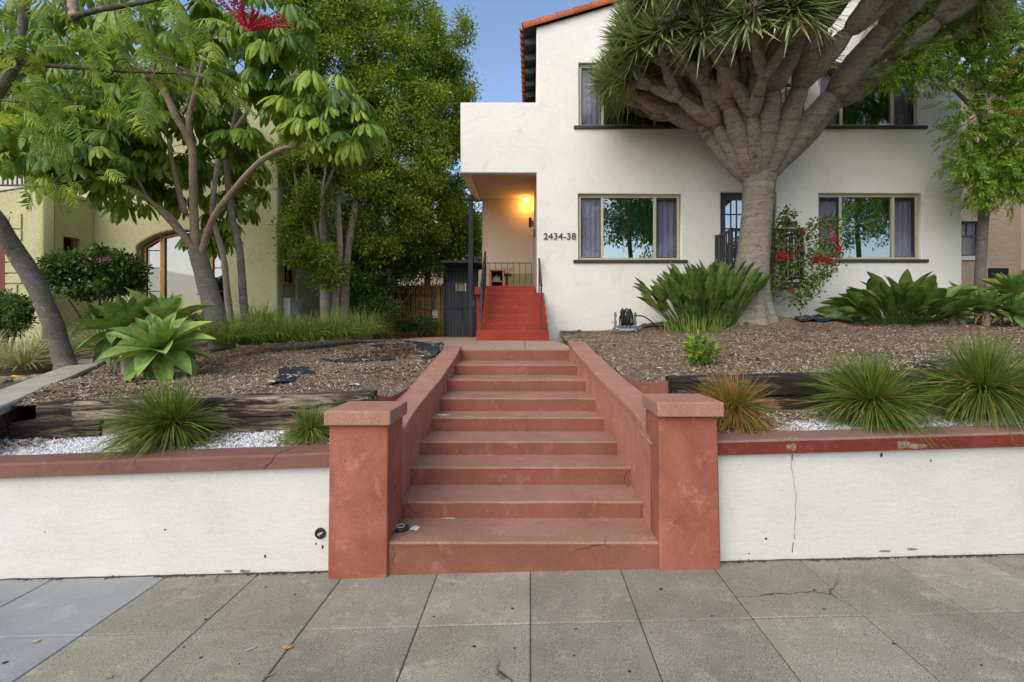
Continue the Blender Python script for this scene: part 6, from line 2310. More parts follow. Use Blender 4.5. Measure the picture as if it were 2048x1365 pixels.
# ------------------------------------------------------------------ unseen trees added across the street to shape the window reflections
for i, (x, y, h, r, lab) in enumerate(((6.2, -9.5, 13.0, 3.6, 'big added tree over the road, mirrored in the lower window by the house number'),
                                       (20.6, -10, 13.5, 4.8, 'big spreading added tree over the road, mirrored in the window by the vine'), (-1.5, -19, 6.2, 2.2, 'small added tree over the road, mirrored low in the window by the house number'),
                                       (12, -22, 8.0, 2.6, 'round added tree over the road, mirrored low in the window by the vine'))):
    t = thing('reflection_tree', lab, 'tree', (x, y, slope(x) - .1), 'unseen trees added for the window reflections')
    m2 = MB()
    limb(m2, [(x, y, -.3), (x + .1, y, h * .35), (x - .1, y, h * .6), (x, y, h * .85)], [.2, .16, .12, .05], 8, 5, .1)
    m2.obj('trunk', M['bark_dark'], t, smooth=True)
    cl_ = [((x + random.uniform(-1, 1) * r * .75, y + random.uniform(-1, 1) * r * .7, h * random.uniform(.54, 1.0)), r * .5, r * .5, r * .34, 1) for _ in range(20)]
    crown_obj('crown', cl_, 2100, 8, .40, (.18, .30), M['l_bush'], t)
# ------------------------------------------------------------------ bird of paradise clumps
SPROF = [(0, .25), (.12, .68), (.35, 1.0), (.6, .9), (.85, .5), (1, .04)]
SM = [grid_leaf('leaf', random.uniform(.33, .44), random.uniform(.135, .175), SPROF, random.uniform(.10, .45), .34, M['l_strel'], 8, 4, .03, 0, random.uniform(.55, .85), .007) for _ in range(6)]
SM2 = [grid_leaf('leaf', random.uniform(.44, .58), random.uniform(.185, .235), SPROF, random.uniform(.30, .8), .32, M['l_strel'], 8, 4, .03, 0, random.uniform(.32, .55), .008) for _ in range(6)]


def strelitzia(label, cx, cy, zf, n, meshes, spread, el, sc, br):
    t = thing('bird_of_paradise', label, 'plant', (cx, cy, zf(cx, cy)), 'bird of paradise clumps by the white house')
    for k in range(n):
        a = random.uniform(0, 2 * PI)
        f = random.random() ** .7
        e = math.radians(el[1] - (el[1] - el[0]) * f + random.uniform(-8, 8))
        bx, by = cx + math.cos(a) * br[0] * f, cy + math.sin(a) * br[1] * f
        inst('leaf', random.choice(meshes), t, aim((bx, by, zf(bx, by) - .02), a + random.uniform(-.3, .3), e, random.uniform(-1.3, 1.3), random.uniform(*sc)))
    return t


strelitzia('tall upright bird of paradise clump beside the dragon tree trunk and hose reel', X(1412, 9.1), 9.1, zr, 290, SM, 1, (50, 89), (.72, 1.16), (.52, .30))
blades('dead_stalks', (X(1400, 8.9), 8.95, zr(X(1400, 8.9), 8.9) - .02), 420, (.12, .45), .012, M['l_lomandra'], bpy.data.objects['bird_of_paradise'], (50, 88), .2, .62, 4)
sb = strelitzia('broad sprawling bird of paradise clump between the window with the vine and the agaves', X(1800, 9.3), 9.3, zr, 190, SM2, 1, (20, 86), (.72, 1.18), (.44, .28))

# ------------------------------------------------------------------ foxtail agaves
APROF = [(0, .55), (.15, .62), (.42, 1.0), (.62, .97), (.82, .58), (.93, .24), (1, .015)]


def agave_meshes(L, W, mat):
    return [grid_leaf('leaf', L * random.uniform(.92, 1.06), W * random.uniform(.9, 1.1), APROF, b, .34, mat, 9, 4, .012, .0) for b in (-.35, -.1, .15, .4, .75)]


AM1 = agave_meshes(.58, .235, M['l_agave'])
AM2 = agave_meshes(.58, .22, M['l_agave_d'])


def agave(label, c, n, meshes, s, tilt=(0, 0), grp='foxtail agaves', stem=.2, low=90):
    t = thing('agave', label, 'agave', tuple(Vector(c) - Vector((0, 0, stem))), grp)
    m2 = MB()
    m2.tube([Vector(c) - Vector((0, 0, stem + .05)), Vector(c)], [.07, .055], 9)
    m2.obj('stem', M['bark_pale'], t)
    T = Matrix.Translation(c) @ Matrix.Rotation(tilt[0], 4, 'X') @ Matrix.Rotation(tilt[1], 4, 'Y')
    for k in range(n):
        f = (k + .5) / n
        a = k * 2.39996 + random.uniform(-.12, .12)
        e = math.radians(86 - low * f ** 1.0 + random.uniform(-6, 6))
        me = meshes[min(4, int(f * 4.2 + random.uniform(0, .8)))]
        sc_ = s * (.55 + .5 * min(1, f * 2.2)) * (1 - .12 * max(0, f - .7) / .3)
        inst('leaf', me, t, T @ Matrix.Rotation(a, 4, 'Z') @ Matrix.Translation((.03, 0, -.06 * f)) @ Matrix.Rotation(-e, 4, 'Y') @ Matrix.Rotation(random.uniform(-.15, .15), 4, 'X') @ Matrix.Scale(sc_, 4))
    for k in range(5):                              # withered leaves hanging at the base
        a = random.uniform(0, 6.28)
        o = inst('withered_leaf', DRYA[k % 2], t, T @ Matrix.Rotation(a, 4, 'Z') @ Matrix.Translation((.03, 0, -.09)) @ Matrix.Rotation(math.radians(random.uniform(20, 70)), 4, 'Y') @ Matrix.Scale(s * random.uniform(.5, .8), 4))
    return t


DRYA = [grid_leaf('withered_leaf', .5, .09, APROF, b, .5, M['l_dry'], 8, 4, .05, .0) for b in (.4, .9)]
cA = P(320, 694, 5.6)
agave('large bright foxtail agave spilling over the bark at the end of the concrete cap', cA, 38, AM1, .90, (.42, .0), stem=cA.z - zl(cA.x, 5.7), low=132)
cB = P(255, 655, 6.2)
agave('deeper green agave crowded behind the large bright one', cB, 32, AM2, .95, (.15, -.3), stem=cB.z - 1.1, low=125)
cC = P(325, 648, 6.3)
agave('upright agave tips rising between the arched window and the large bright agave', cC, 18, AM1, 1.0, (.05, .15), stem=cC.z - 1.15)
for lab, u, v, y, n, s, mm in (('agave in front of the pepper tree trunk', 1972, 618, 9.1, 24, .85, AM2), ('tallest agave by the cream wall beyond the pepper tree', 2030, 592, 9.4, 28, 1.05, AM2), ('dark agave lowest in the row at the edge of the bark', 2036, 628, 8.9, 22, .8, AM2),
                               ('yellowish agave half hidden behind the sprawling bird of paradise', 1930, 602, 9.6, 24, .8, AM1), ('small agave tucked under the sprawling bird of paradise leaves', 1905, 632, 9.0, 18, .62, AM2)):
    c = P(u, v, y)
    agave(lab, c, n, mm, s, (random.uniform(.0, .3), random.uniform(-.2, .2)), stem=max(.12, c.z - zr(c.x, y)))

# ------------------------------------------------------------------ spiky grass trees on the gravel
def grass_tree(label, u, v, y, n, L, mat, W=.007, el=(2, 88), lean=(0, 0), floor=None):
    c = P(u, v, y)
    t = thing('grass_tree', label, 'plant', (c.x, c.y, floor if floor is not None else c.z), 'spiky grass trees along the walls')
    m2 = MB()
    m2.tube([(c.x, c.y, (floor or c.z) - .03), (c.x, c.y, c.z + .0)], [.035, .025], 8)
    m2.obj('crown_base', M['bark_dark'], t)
    # a full ball of blades; the lower ones arch down on to the gravel and over the coping
    base = tuple(c)
    ln = (lean[0] + random.uniform(-.16, .16), lean[1] + random.uniform(-.1, .1))
    blades('blades', base, int(n * .52), (L * .52, L * .92), W, mat, t, (14, 88), .12, .05, 5, None, zf=floor, curl=.07, lean=ln)
    a0 = random.uniform(0, 6)
    blades('blades', base, int(n * .14), (L * .8, L * 1.08), W, mat, t, (20, 62), .18, .05, 5, None, zf=floor, curl=.08, lean=ln, az=(a0, a0 + 1.6))
    blades('blades', base, int(n * .55), (L * .60, L * 1.02), W, mat, t, (-22, 26), .26, .06, 6, None, zf=floor, curl=.07, lean=lean)
    blades('blades', base, int(n * .36), (L * .5, L * .95), W, mat, t, (-35, 20), .55, .05, 7, None, zf=floor - .06, curl=.06, lean=(lean[0], lean[1] - .2))
    blades('dead_blades', base, int(n * .16), (L * .35, L * .85), W, M['l_dry'], t, (-40, 45), .5, .05, 6, None, zf=floor, curl=.12, lean=ln)
    return t


grass_tree('wide green grass tree in front of the bleached sleepers', 345, 850, 3.88, 820, .52, M['l_grasstree'], floor=.762, lean=(-.12, 0))
grass_tree('small drooping grass tree squeezed against the drain hole side pillar', 620, 858, 3.88, 380, .26, M['l_grasstree'], .006, floor=.79)
grass_tree('red tinged grass tree beside the pillar of the red coping wall', 1468, 815, 3.86, 760, .38, M['l_redtree'], .006, floor=.90)
grass_tree('round green grass tree between the two chips in the red coping', 1745, 802, 3.86, 900, .55, M['l_grasstree'], .0075, floor=.905)
grass_tree('largest grass tree, overhanging the coping beyond the second chip', 1968, 778, 3.90, 1050, .62, M['l_grasstree'], .0075, floor=.93)

# ------------------------------------------------------------------ rushes and pale grasses
rg_ = 'green rush clumps under the tall trees'
for i, (u, v, y, n, L, lab) in enumerate(((448, 688, 7.4, 520, .72, 'rush clump hiding the foot of the umbrella tree'), (500, 690, 7.9, 620, .78, 'rush clump beside the umbrella tree stems'), (555, 686, 8.3, 620, .80, 'rush clump under the utility box'),
                                          (612, 684, 8.6, 620, .80, 'rush clump in the middle of the row before the pale trunks'), (668, 680, 9.0, 620, .82, 'rush clump at the foot of the forked pale trunk'), (722, 676, 9.4, 560, .82, 'rush clump nearest the bamboo fence'), (525, 660, 9.2, 400, .8, 'rush clump at the back below the green house corner'))):
    c = P(u, v, y)
    t = thing('rush_clump', lab, 'grass clump', tuple(c), rg_)
    blades('blades', tuple(c), n, (L * .6, L * 1.1), .010, M['l_lomandra'], t, (38, 88), .55, .16, 6, zf=zl(c.x, y) + .0, curl=.05)
    if i % 2:
        blades('dry_blades', tuple(c), 40, (L * .5, L * 1.0), .006, M['l_variegated'], t, (50, 88), .3, .12, 5)
for i, (u, v, y, n, L, lab) in enumerate(((45, 735, 6.6, 420, .62, 'pale striped grass clump at the frame edge by the yellow stones'), (110, 722, 7.2, 480, .66, 'pale striped grass clump behind the leaning trunk'), (205, 702, 7.7, 460, .66, 'pale striped grass clump between the leaning trunk and the agaves'), (-30, 725, 6.8, 300, .6, 'pale striped grass clump partly out of view beyond the yellow stones'))):
    c = P(u, v, y)
    t = thing('striped_grass', lab, 'grass clump', tuple(c), 'pale striped grass clumps by the leaning trunk')
    blades('blades', tuple(c), n, (L * .7, L * 1.15), .011, M['l_variegated'], t, (18, 86), .42, .12, 6, zf=c.z - .02, curl=.03)

# ------------------------------------------------------------------ shrubs by the green house
bs = shrub('bougainvillea_bush', 'clipped dark green bush with two magenta flowers below the small porch window', 'shrub',
           [CL(145, 535, 8.6, 45, 28), CL(195, 525, 8.6, 50, 26), CL(240, 545, 8.7, 42, 26), CL(120, 560, 8.6, 28, 22), CL(210, 565, 8.7, 50, 18), CL(262, 570, 8.8, 22, 16), CL(175, 585, 8.7, 40, 12)], 1500, 9, .07, (.05, .085), M['l_bush'], (200, ground_v(8.8), 8.8), 10, width=.6)
fp = []
for u, v, k in ((207, 518, 14), (178, 517, 4)):
    for _ in range(k):
        fp.append(tuple(P(u + random.gauss(0, 5), v + random.gauss(0, 3), 8.28)))
leaves('flowers', np.array(fp), R.normal(0, 1, (len(fp), 3)), R.uniform(.04, .06, len(fp)), .8, M['f_magenta'], bs, kind='stuff')
shrub('round_shrub', 'rounded dark shrub beneath the red door of the green house', 'shrub', [CL(10, 620, 8.0, 45, 32), CL(35, 645, 8.0, 25, 22), CL(-20, 640, 8, 40, 30)], 900, 10, .06, (.045, .07), M['l_bush'], (10, ground_v(8), 8), 6)
shrub('low_shrub', 'shaded low shrub behind the agaves under the arched window', 'shrub', [CL(230, 640, 8.6, 35, 25), CL(190, 640, 8.4, 30, 22), CL(270, 630, 8.8, 30, 22), CL(400, 655, 9.6, 30, 16), CL(340, 640, 9.6, 40, 16)], 700, 9, .07, (.05, .08), M['l_bush'], (240, ground_v(8.7), 8.7), 6)
# small bright shrub standing alone in the bark
y = 5.45
c = P(1400, 722, y)
t = thing('young_shrub', 'small bright green shrub standing alone in the bark', 'shrub', (c.x, y, zr(c.x, y)))
b = Vector((c.x, y, zr(c.x, y) - .02))
m2 = MB()
tips = []
for k in range(26):
    e = b + Vector((random.gauss(0, .085), random.gauss(0, .08), random.uniform(.08, .34)))
    m2.tube([b, b.lerp(e, .5) + Vector((0, 0, .03)), e], [.008, .006, .003], 5)
    tips.append(e)
m2.obj('stems', M['twig'], t)
pp_, dd_ = [], []
for e in tips:
    for k in range(17):
        f = random.random()
        q = b.lerp(e, .45 + .6 * f)
        d = Vector((random.gauss(0, 1), random.gauss(0, 1), random.gauss(.3, .6))).normalized()
        pp_.append(tuple(q + d * .02)); dd_.append(tuple(d))
leaves('foliage', np.array(pp_), np.array(dd_), R.uniform(.06, .115, len(pp_)), .42, M['l_young'], t)

# ------------------------------------------------------------------ bougainvillea at the lower balcony
vt = thing('bougainvillea_vine', 'bougainvillea with red flowers scrambling over the lower balcony beside the dragon tree', 'vine', tuple(P(1542, 632, 9.5)))
paths = [[(1545, 628, 9.5), (1552, 590, 9.5), (1560, 560, 9.55), (1580, 520, 9.6), (1600, 480, 9.65), (1625, 452, 9.7), (1655, 448, 9.7), (1685, 450, 9.7)],
         [(1545, 628, 9.5), (1548, 580, 9.55), (1552, 530, 9.6), (1556, 480, 9.68), (1570, 440, 9.72), (1578, 422, 9.72)],
         [(1552, 610, 9.5), (1580, 592, 9.45), (1610, 578, 9.4), (1640, 545, 9.4), (1655, 540, 9.4)],
         [(1558, 570, 9.55), (1590, 545, 9.5), (1615, 520, 9.5), (1650, 518, 9.5), (1680, 522, 9.5)],
         [(1575, 520, 9.6), (1545, 500, 9.68), (1540, 470, 9.7)], [(1600, 490, 9.65), (1640, 480, 9.6), (1665, 490, 9.6)], [(1560, 560, 9.5), (1535, 575, 9.4), (1525, 570, 9.4)], [(1600, 560, 9.5), (1620, 565, 9.4), (1645, 560, 9.4)],
         [(1600, 470, 9.68), (1570, 455, 9.7), (1550, 462, 9.7)], [(1620, 500, 9.6), (1650, 505, 9.55)], [(1580, 590, 9.45), (1600, 600, 9.4), (1625, 580, 9.4)]]
pp_, dd_ = [], []
for i, q in enumerate(paths):
    m2 = MB()
    pth = smooth_path([P(*w) for w in q], 6)
    m2.tube(pth, lerps([.016 if i < 3 else .008, .004], len(pth)), 5)
    m2.obj('stem', M['twig'], vt)
    for k in range(len(pth) * 12):
        f = random.random() ** .8
        j = .18 + .82 * f
        w = pth[min(int(j * len(pth)), len(pth) - 1)]
        o = Vector((random.gauss(0, .065), random.gauss(0, .06), random.gauss(0, .06)))
        pp_.append(tuple(w + o)); dd_.append(tuple(o.normalized() + Vector((0, 0, -.2))))
leaves('leaves', np.array(pp_), np.array(dd_), R.uniform(.05, .09, len(pp_)), .66, M['l_bougain'], vt, 'stuff')
for u, v, n, sp in ((1563, 514, 60, 6), (1577, 512, 20, 4), (1633, 522, 60, 8), (1655, 522, 60, 7), (1670, 478, 40, 6), (1675, 495, 16, 4), (1661, 462, 10, 4), (1577, 580, 26, 5), (1680, 497, 14, 4), (1600, 500, 10, 4), (1610, 465, 10, 4), (1680, 520, 10, 4)):
    q = np.array([tuple(P(u + random.gauss(0, sp), v + random.gauss(0, sp * .55), 9.42 + random.gauss(0, .03))) for _ in range(n)])
    leaves('flower_cluster', q, R.normal(0, 1, (n, 3)), R.uniform(.035, .06, n), .8, M['f_red'], vt, 'stuff')
# basket of dry plants on the balcony rail, wooden planter slats inside it
tp_ = thing('planter', 'wire planter of brownish red dried flowers on the balcony rail', 'planter', tuple(P(1581, 452, 9.76)))
c = P(1581, 449, 9.765)
m2 = MB()
for k in range(5):
    a, b = -.12 + .06 * k, -.10 + .05 * k
    m2.bar((c.x + a, c.y, c.z - .045), (c.x + a * 1.15, c.y, c.z + .03), .006)
m2.bar((c.x - .14, c.y, c.z + .03), (c.x + .14, c.y, c.z + .03), .008); m2.bar((c.x - .12, c.y, c.z - .04), (c.x + .12, c.y, c.z - .04), .008)
m2.box(c.x - .12, c.x + .12, c.y - .04, c.y + .04, c.z - .05, c.z - .042)
m2.obj('basket', M['iron'], tp_)
q = np.array([(c.x + random.uniform(-.13, .13), c.y + random.gauss(0, .03), c.z + random.uniform(-.03, .06)) for _ in range(220)])
leaves('dried_flowers', q, R.normal(0, 1, (220, 3)), R.uniform(.025, .045, 220), .7, leaf_mat('dried_red', [(.16, .045, .03), (.25, .085, .055), (.12, .04, .03)], .9, .1, .2), tp_)
pl = thing('plant_stand', 'reddish wooden plant stand inside the lower balcony', 'plant stand', (X(1565, 9.95), 9.95, 2.56))
x0, x1 = X(1540, 9.95), X(1585, 9.95)
for x in (x0, x0 + .24, x1 - .03):
    mb = MB(); mb.box(x, x + .03, 9.93, 9.97, 2.562, 3.48); mb.obj('post', M['wood_table'], pl)
for z in (2.85, 3.15, 3.40):
    mb = MB(); mb.box(x0, x1, 9.971, 10.14, z, z + .02); mb.obj('shelf', M['wood_table'], pl)
for k, (x, z) in enumerate(((x0 + .12, 2.871), (x0 + .30, 3.171), (x1 - .12, 2.871))):
    m2 = MB(); m2.tube([(x, 10.05, z), (x, 10.05, z + .11)], [.045, .06], 10)
    tag(m2.obj('flower_pot', M['plastic_slate'] if k != 1 else M['cheek']), ('dark pot low on the plant stand nearest the trunk', 'terracotta pot on the middle shelf of the plant stand', 'dark pot low on the plant stand toward the vine')[k], 'pot')

# ------------------------------------------------------------------ hose reel
hy = 9.4
hc = P(1253, 650, hy)
hz0 = zr(hc.x, hy)
hr = thing('hose_reel', 'grey hose reel cart with a coiled black hose against the white wall', 'hose reel', (hc.x, hy, hz0))
s = .0094
def hp(u, dv, dy=0.0):
    return Vector((X(u, hy), hy + dy, hz0 + dv * s))
for u in (1231, 1271):
    m2 = MB()
    m2.tube(smooth_path([hp(u - 1, 2, -.10), hp(u - 2, 18, -.06), hp(u + 1, 34, 0), hp(u, 40, .04), hp(u + 1, 30, .10), hp(u + 1, 2, .13)], 4), .016, 7)
    m2.obj('side_frame', M['plastic_slate'], hr)
    m2 = MB()
    m2.tube([hp(u, 24, -.01), hp(u + 2, 24, -.01)], [.07, .07], 14)
    m2.obj('hub_disc', M['plastic_grey'], hr)
    m2 = MB()
    w0 = hp(u - 3, 5, .11)
    m2.tube([w0, w0 + Vector((.045, 0, 0))], .055, 14)
    m2.obj('wheel', M['plastic_slate'], hr)
m2 = MB()
m2.tube(smooth_path([hp(1241, 34, .04), hp(1241, 44, .05), hp(1245, 48, .05), hp(1260, 48, .05), hp(1264, 44, .05), hp(1264, 34, .04)], 4), .010, 7)
m2.obj('handle', M['plastic_grey'], hr)
mb = MB()
a, b = hp(1231, 10), hp(1272, 15)
mb.box(a.x, b.x, hy - .10, hy + .04, a.z, b.z)
mb.obj('tray', M['plastic_slate'], hr, bevel=.01)
mb = MB(); a, b = hp(1236, 5), hp(1242, 10); mb.box(a.x, hp(1270, 0).x, hy - .06, hy, a.z, b.z - .002); mb.obj('base', M['plastic_grey'], hr)
for k in range(11):
    u = 1242 + 2.1 * k
    r = .165 + .02 * math.sin(k * 1.7)
    c = hp(u, 27 + 2 * (k % 2))
    m2 = MB()
    m2.tube([c + Vector((.012 * math.sin(a + k), r * .8 * math.cos(a), r * math.sin(a))) for a in lin(0, 2 * PI, 20)], .013, 6)
    m2.obj('hose_coil', M['hose'], hr)
m2 = MB()
m2.tube([hp(1222, 21, -.02), hp(1230, 21, -.02)], .012, 6)
m2.obj('crank', M['wood_bit'], hr)
m2 = MB()
hl = smooth_path([hp(1268, 34, 0), hp(1285, 33, -.02), hp(1300, 24, -.02), hp(1312, 12, -.03), hp(1318, 3, -.03), Vector((X(1330, 9.35), 9.35, zr(X(1330, 9.35), 9.35) + .012)), Vector((X(1350, 9.3), 9.3, zr(X(1350, 9.3), 9.3) + .012))], 6)
m2.tube(hl, .012, 6)
m2.obj('hose_end', M['hose'], hr)

# ------------------------------------------------------------------ scraps of weed fabric
OVER = []


def scrap(label, poly, y0, zf, rough_=.02, lift=.015, nm='weed_fabric'):
    """a crumpled sheet lying on the bark, outline in photograph points dropped on to the bed"""
    pts = []
    for u, v in poly:                              # march along the sight line until it meets the bed
        yy = 3.8
        while yy < 11 and Z(v, yy) > zf(X(u, yy), yy):
            yy += .01
        pts.append((X(u, yy), yy))
    cx, cy = sum(p[0] for p in pts) / len(pts), sum(p[1] for p in pts) / len(pts)
    rings = 7
    ed = []
    for i in range(len(pts)):
        a, b = pts[i], pts[(i + 1) % len(pts)]
        for j in range(5):
            t = j / 5
            q = (a[0] + (b[0] - a[0]) * t, a[1] + (b[1] - a[1]) * t)
            w = 1 + .07 * noise.noise(Vector((q[0] * 9, q[1] * 9, 1)))
            ed.append((cx + (q[0] - cx) * w, cy + (q[1] - cy) * w))
    for q in ed:
        for _ in range(10):
            f = 1 - abs(random.gauss(0, .16))
            x, y = cx + (q[0] - cx) * f + random.gauss(0, .015), cy + (q[1] - cy) * f + random.gauss(0, .015)
            if noise.noise(Vector((x * 4, y * 4, 2))) > -.12:
                OVER.append((x, y, zf(x, y) + lift + .012 + rough_ * .5 * random.random()))
    n = len(ed)
    V, Fc = [(cx, cy, zf(cx, cy) + lift * 1.6)], []
    for r in range(1, rings + 1):
        f = r / rings
        for q in ed:
            x, y = cx + (q[0] - cx) * f, cy + (q[1] - cy) * f
            V.append((x, y, zf(x, y) + lift + rough_ * (noise.noise(Vector((x * 7, y * 7, 3))) + .6 * abs(noise.noise(Vector((x * 17, y * 17, 3))))) - (lift * .4 if r == rings else 0)))
    for k in range(n):
        Fc.append((0, 1 + k, 1 + (k + 1) % n))
    for r in range(rings - 1):
        for k in range(n):
            a, b = 1 + r * n + k, 1 + r * n + (k + 1) % n
            Fc.append((a, a + n, b + n, b))
    o = mk(nm, V, Fc, M['fabric'], smooth=True)
    tag(o, label, 'fabric scrap', 'scraps of black weed fabric on the bark')
    return o


scrap('T shaped scrap of black weed fabric on the bark behind the bleached sleepers', [(530, 774), (560, 752), (556, 742), (590, 738), (630, 740), (628, 748), (600, 752), (585, 768)], 5, zl, .045, .02)
scrap('long thin strip of black weed fabric lying across the bark', [(640, 719), (700, 717), (760, 712), (790, 716), (788, 722), (720, 726), (660, 724)], 6, zl, .015)
scrap('large crumpled sheet of black weed fabric against the top of the stair coping', [(800, 694), (840, 687), (890, 690), (886, 702), (868, 716), (845, 722), (835, 708), (812, 702)], 7, zl, .05, .03)
scrap('edge of black weed fabric under the landing path end', [(735, 692), (800, 688), (835, 690), (830, 697), (780, 697)], 7.5, zl, .02)
scrap('long dark fold of weed fabric at the wall between hose reel and bird of paradise', [(1280, 650), (1340, 648), (1350, 654), (1285, 658)], 9, zr, .03, .03)
scrap('dark weed fabric humped at the wall foot beneath the balcony vine', [(1588, 640), (1620, 632), (1670, 640), (1665, 645), (1600, 647)], 9.8, zr, .06, .05)
scrap('torn weed fabric showing in the bark before the dragon tree roots', [(1430, 646), (1480, 645), (1500, 650), (1450, 653)], 9, zr, .02)
scrap('flat dark strip of weed fabric near the agaves', [(1960, 650), (2048, 645), (2060, 649), (1970, 655)], 8, zr, .01)
scrap('dark patch of weed fabric by the far sleeper', [(1820, 727), (1870, 724), (1925, 727), (1918, 737), (1838, 738)], 5, zr, .015)
scrap('little dark scrap of weed fabric at the landing corner by the red steps', [(1120, 664), (1140, 660), (1165, 663), (1150, 668)], 9, zr, .02)

scatter_bits('wood_chips', np.array(OVER), CH_V, CH_F, (.010, .034), (.003, .007, .004, .012), M['chip'], flat=.35)

# ------------------------------------------------------------------ small finds
def disc(name, label, cat, c, r, th, mat, prof=None):
    m2 = MB()
    m2.tube([Vector(c), Vector(c) + Vector((0, 0, th * .3)), Vector(c) + Vector((0, 0, th * .8)), Vector(c) + Vector((0, 0, th))], [r * .92, r, r * .97, r * .85], 22)
    o = m2.obj(name, mat)
    tag(o, label, cat)
    return o
lc = Vector((X(801, 3.60), 3.60, STEP_H[0] + .004))
ld_ = disc('plastic_disc', 'black round plastic disc lying on the lowest step', 'disc', lc, .060, .026, M['iron'])
m2 = MB()
m2.tube([lc + Vector((.030 * math.cos(a), .030 * math.sin(a), .027)) for a in lin(.3, 2 * PI - .3, 16)], .0045, 5)
m2.obj('raised_ring', M['plastic_grey'], ld_)


def flat_bit(name, label, cat, c, rx, ry, mat, seed, n=14, az_=0.0, curl=.01, group=None):
    V, Fc = [Vector((0, 0, curl * .4 + .002))], []
    for k in range(n):
        a = 2 * PI * k / n
        w = 1 + .55 * noise.noise(Vector((math.cos(a) * 1.9, math.sin(a) * 1.9, seed * 1.7)))
        V.append(Vector((rx * w * math.cos(a), ry * w * math.sin(a), .002 + curl * abs(noise.noise(Vector((math.cos(a), math.sin(a), seed + 9)))))))
    Fc = [(0, 1 + k, 1 + (k + 1) % n) for k in range(n)]
    Rz = Matrix.Rotation(az_, 3, 'Z')
    o = mk(name, [Rz @ v + Vector(c) for v in V], Fc, mat)
    tag(o, label, cat, group)
    return o


flat_bit('paper_scrap', 'torn grey paper scrap beside the black plastic disc', 'paper scrap', (X(829, 3.62), 3.62, STEP_H[0] + .004), .035, .045, M['paper'], 2)
flat_bit('paper_scrap', 'crumpled white paper strip on the fifth step by the cheek wall', 'paper scrap', (X(886, 5.18), 5.18, STEP_H[4] + .004), .07, .025, M['paper'], 5, curl=.02)
flat_bit('paper_scrap', 'pinkish white paper scrap at the edge of the fifth step', 'paper scrap', (X(937, 5.09), 5.095, STEP_H[4] + .004), .055, .012, M['paper'], 7)
flat_bit('paper_scrap', 'white paper scrap on the bark behind the sleeper end', 'paper scrap', (X(706, 5.0), 5.0, zl(X(706, 5.0), 5.0) + .012), .055, .03, M['paper'], 8, curl=.03)
flat_bit('wood_sliver', 'pale sliver of bark lying at the back of the lowest step', 'wood sliver', (X(896, 3.80), 3.80, STEP_H[0] + .006), .070, .014, M['wood_bit'], 11, az_=-.1)
def pave(u, v):
    yy = E / ((v - HV) / F)
    for _ in range(4):
        yy = (E - slope(X(u, yy))) / ((v - HV) / F)
    return Vector((X(u, yy), yy, slope(X(u, yy)) + .003))
for i, (u, v, rx, ry, m_, az_, lab) in enumerate(((577, 1296, .026, .020, 'leaf_dry', .3, 'orange heart shaped fallen leaf on the pavement'), (502, 1300, .034, .010, 'leaf_pale', .7, 'narrow pale green fallen leaf on the pavement'), (219, 1357, .017, .012, 'leaf_dry', 1.0, 'small brown leaf at the near edge of the grey slabs'),
                                           (541, 1353, .02, .009, 'leaf_dry', .8, 'small rust coloured leaf near the narrow pale one'), (1256, 1136, .034, .010, 'leaf_pale', -.2, 'curled yellow leaf against the foot of the lowest step'), (553, 1145, .04, .011, 'leaf_dry', .1, 'brown leaf in the corner of wall and pavement'),
                                           (72, 1285, .02, .013, 'wood_bit', .2, 'tan leaf fragment on the pale new paving'), (1731, 1270, .012, .010, 'leaf_dry', 0, 'tiny orange petal on the pavement below the red coping wall'), (1424, 1232, .02, .010, 'leaf_dry', .5, 'brown leaf scrap near the pavement joint'))):
    c = pave(u, v)
    flat_bit('fallen_leaf', lab, 'leaf', c, rx, ry, M[m_], i + 20, az_=az_, curl=.012, group='fallen leaves on the pavement')
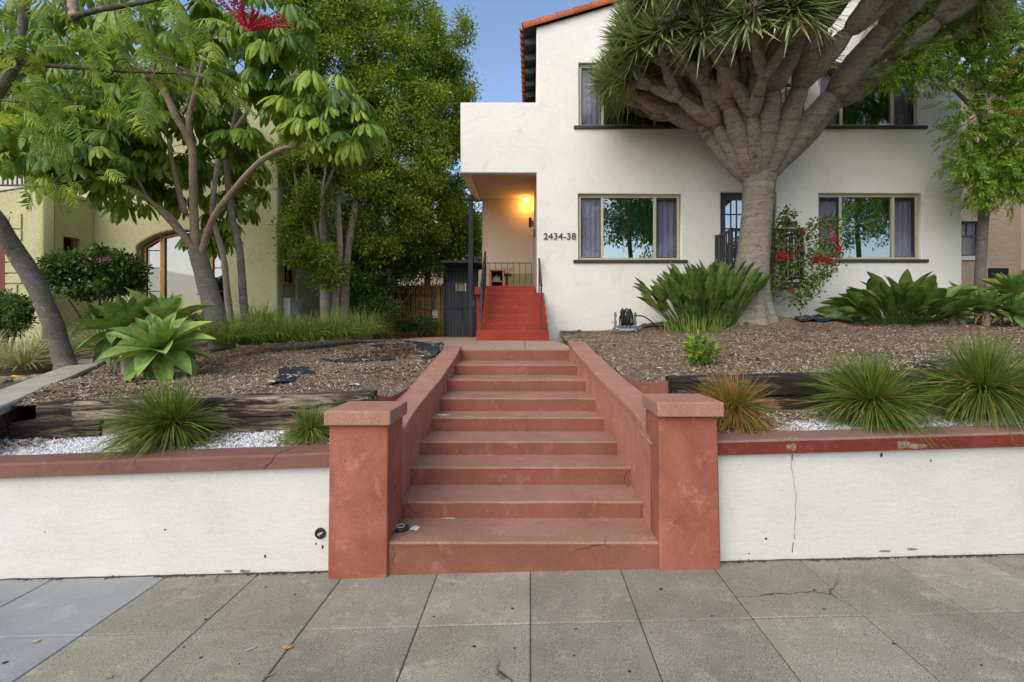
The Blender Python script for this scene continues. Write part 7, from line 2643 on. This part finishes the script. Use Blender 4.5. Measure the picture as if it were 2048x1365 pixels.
# yellow leaves by the striped grass, stones by the cap
for u, v, y, lab in ((38, 752, 6.1, 'large curled yellow leaf among the stones near the frame edge'), (82, 742, 6.2, 'large curled yellow leaf beside the leaning trunk')):
    c = P(u, v, y)
    c.z = zn(c.x, y) + .03
    flat_bit('fallen_leaf', lab, 'leaf', c, .11, .045, surf('yellow_leaf', (.58, .34, .03), (.48, .27, .03), 10, rough=.6), u, az_=.3, curl=.04)
for i, (u, v, y) in enumerate(((12, 762, 5.9), (48, 760, 5.9), (75, 752, 6.0), (-5, 770, 5.8))):
    c = P(u, v, y)
    m2 = MB()
    V, Fc = [], []
    bmx = bmesh.new()
    bmesh.ops.create_icosphere(bmx, subdivisions=2, radius=1)
    for w in bmx.verts:
        k = 1 + .25 * noise.noise(w.co * 1.3 + Vector((i * 3, 0, 0)))
        w.co = Vector((w.co.x * .11 * k, w.co.y * .07 * k, w.co.z * .045 * k)) + Vector((c.x, c.y, zn(c.x, y) + .02))
    me = bpy.data.meshes.new('stone'); bmx.to_mesh(me); bmx.free()
    me.materials.append(M['raw_concrete'])
    o = bpy.data.objects.new('stone', me); COL.objects.link(o)
    tag(o, ('small stone under the yellow leaf near the frame edge', 'flat stone between the two yellow leaves', 'stone touching the yellow leaf by the leaning trunk', 'stone at the very edge of the view by the cap')[i], 'stone', 'stones along the garden wall')
# gum spots and dark specks
gs = []
for u, v in ((411, 1240), (402, 1316), (478, 1329), (868, 1234), (368, 1295), (1028, 1297), (1152, 1259), (1148, 1312), (1259, 1344), (1648, 1219), (1629, 1181), (1322, 1179), (1963, 1331), (1787, 1288), (948, 1294), (590, 1190), (532, 1175), (10, 1326), (1025, 1218)):
    gs.append(pave(u, v))
V, Fc = [], []
for i, c in enumerate(gs):
    b = len(V)
    r = random.uniform(.006, .014)
    V.append(c + Vector((0, 0, .0015)))
    for k in range(10):
        a = 2 * PI * k / 10
        w = r * (1 + .3 * noise.noise(Vector((math.cos(a), math.sin(a), i * 3.3))))
        V.append(c + Vector((w * math.cos(a), w * .9 * math.sin(a), -.001)))
    Fc += [(b, b + 1 + k, b + 1 + (k + 1) % 10) for k in range(10)]
tag(mk('gum_spots', V, Fc, M['gum']), kind='stuff')
# weeds in the joint at the foot of the stairs
for u, v, n, L, lab in ((1056, 1140, 26, .045, 'tiny green weed at the foot of the lowest step'), (1311, 1128, 18, .05, 'mossy weed in the corner between lowest step and pillar')):
    c = pave(u, v)
    t = thing('weed', lab, 'weed', tuple(c), 'weeds in the paving joints')
    q = np.array([tuple(c + Vector((random.gauss(0, .014), -.006 + random.gauss(0, .005), random.uniform(.004, .022)))) for _ in range(n)])
    leaves('leaves', q, R.normal(0, 1, (n, 3)) + np.array([0, 0, .4]), R.uniform(.014, .026, n), .6, M['l_bush'], t)
for o in bpy.data.objects:
    if o.parent is None and o.type == 'MESH' and 'kind' not in o and 'category' not in o:
        print('UNTAGGED', o.name)
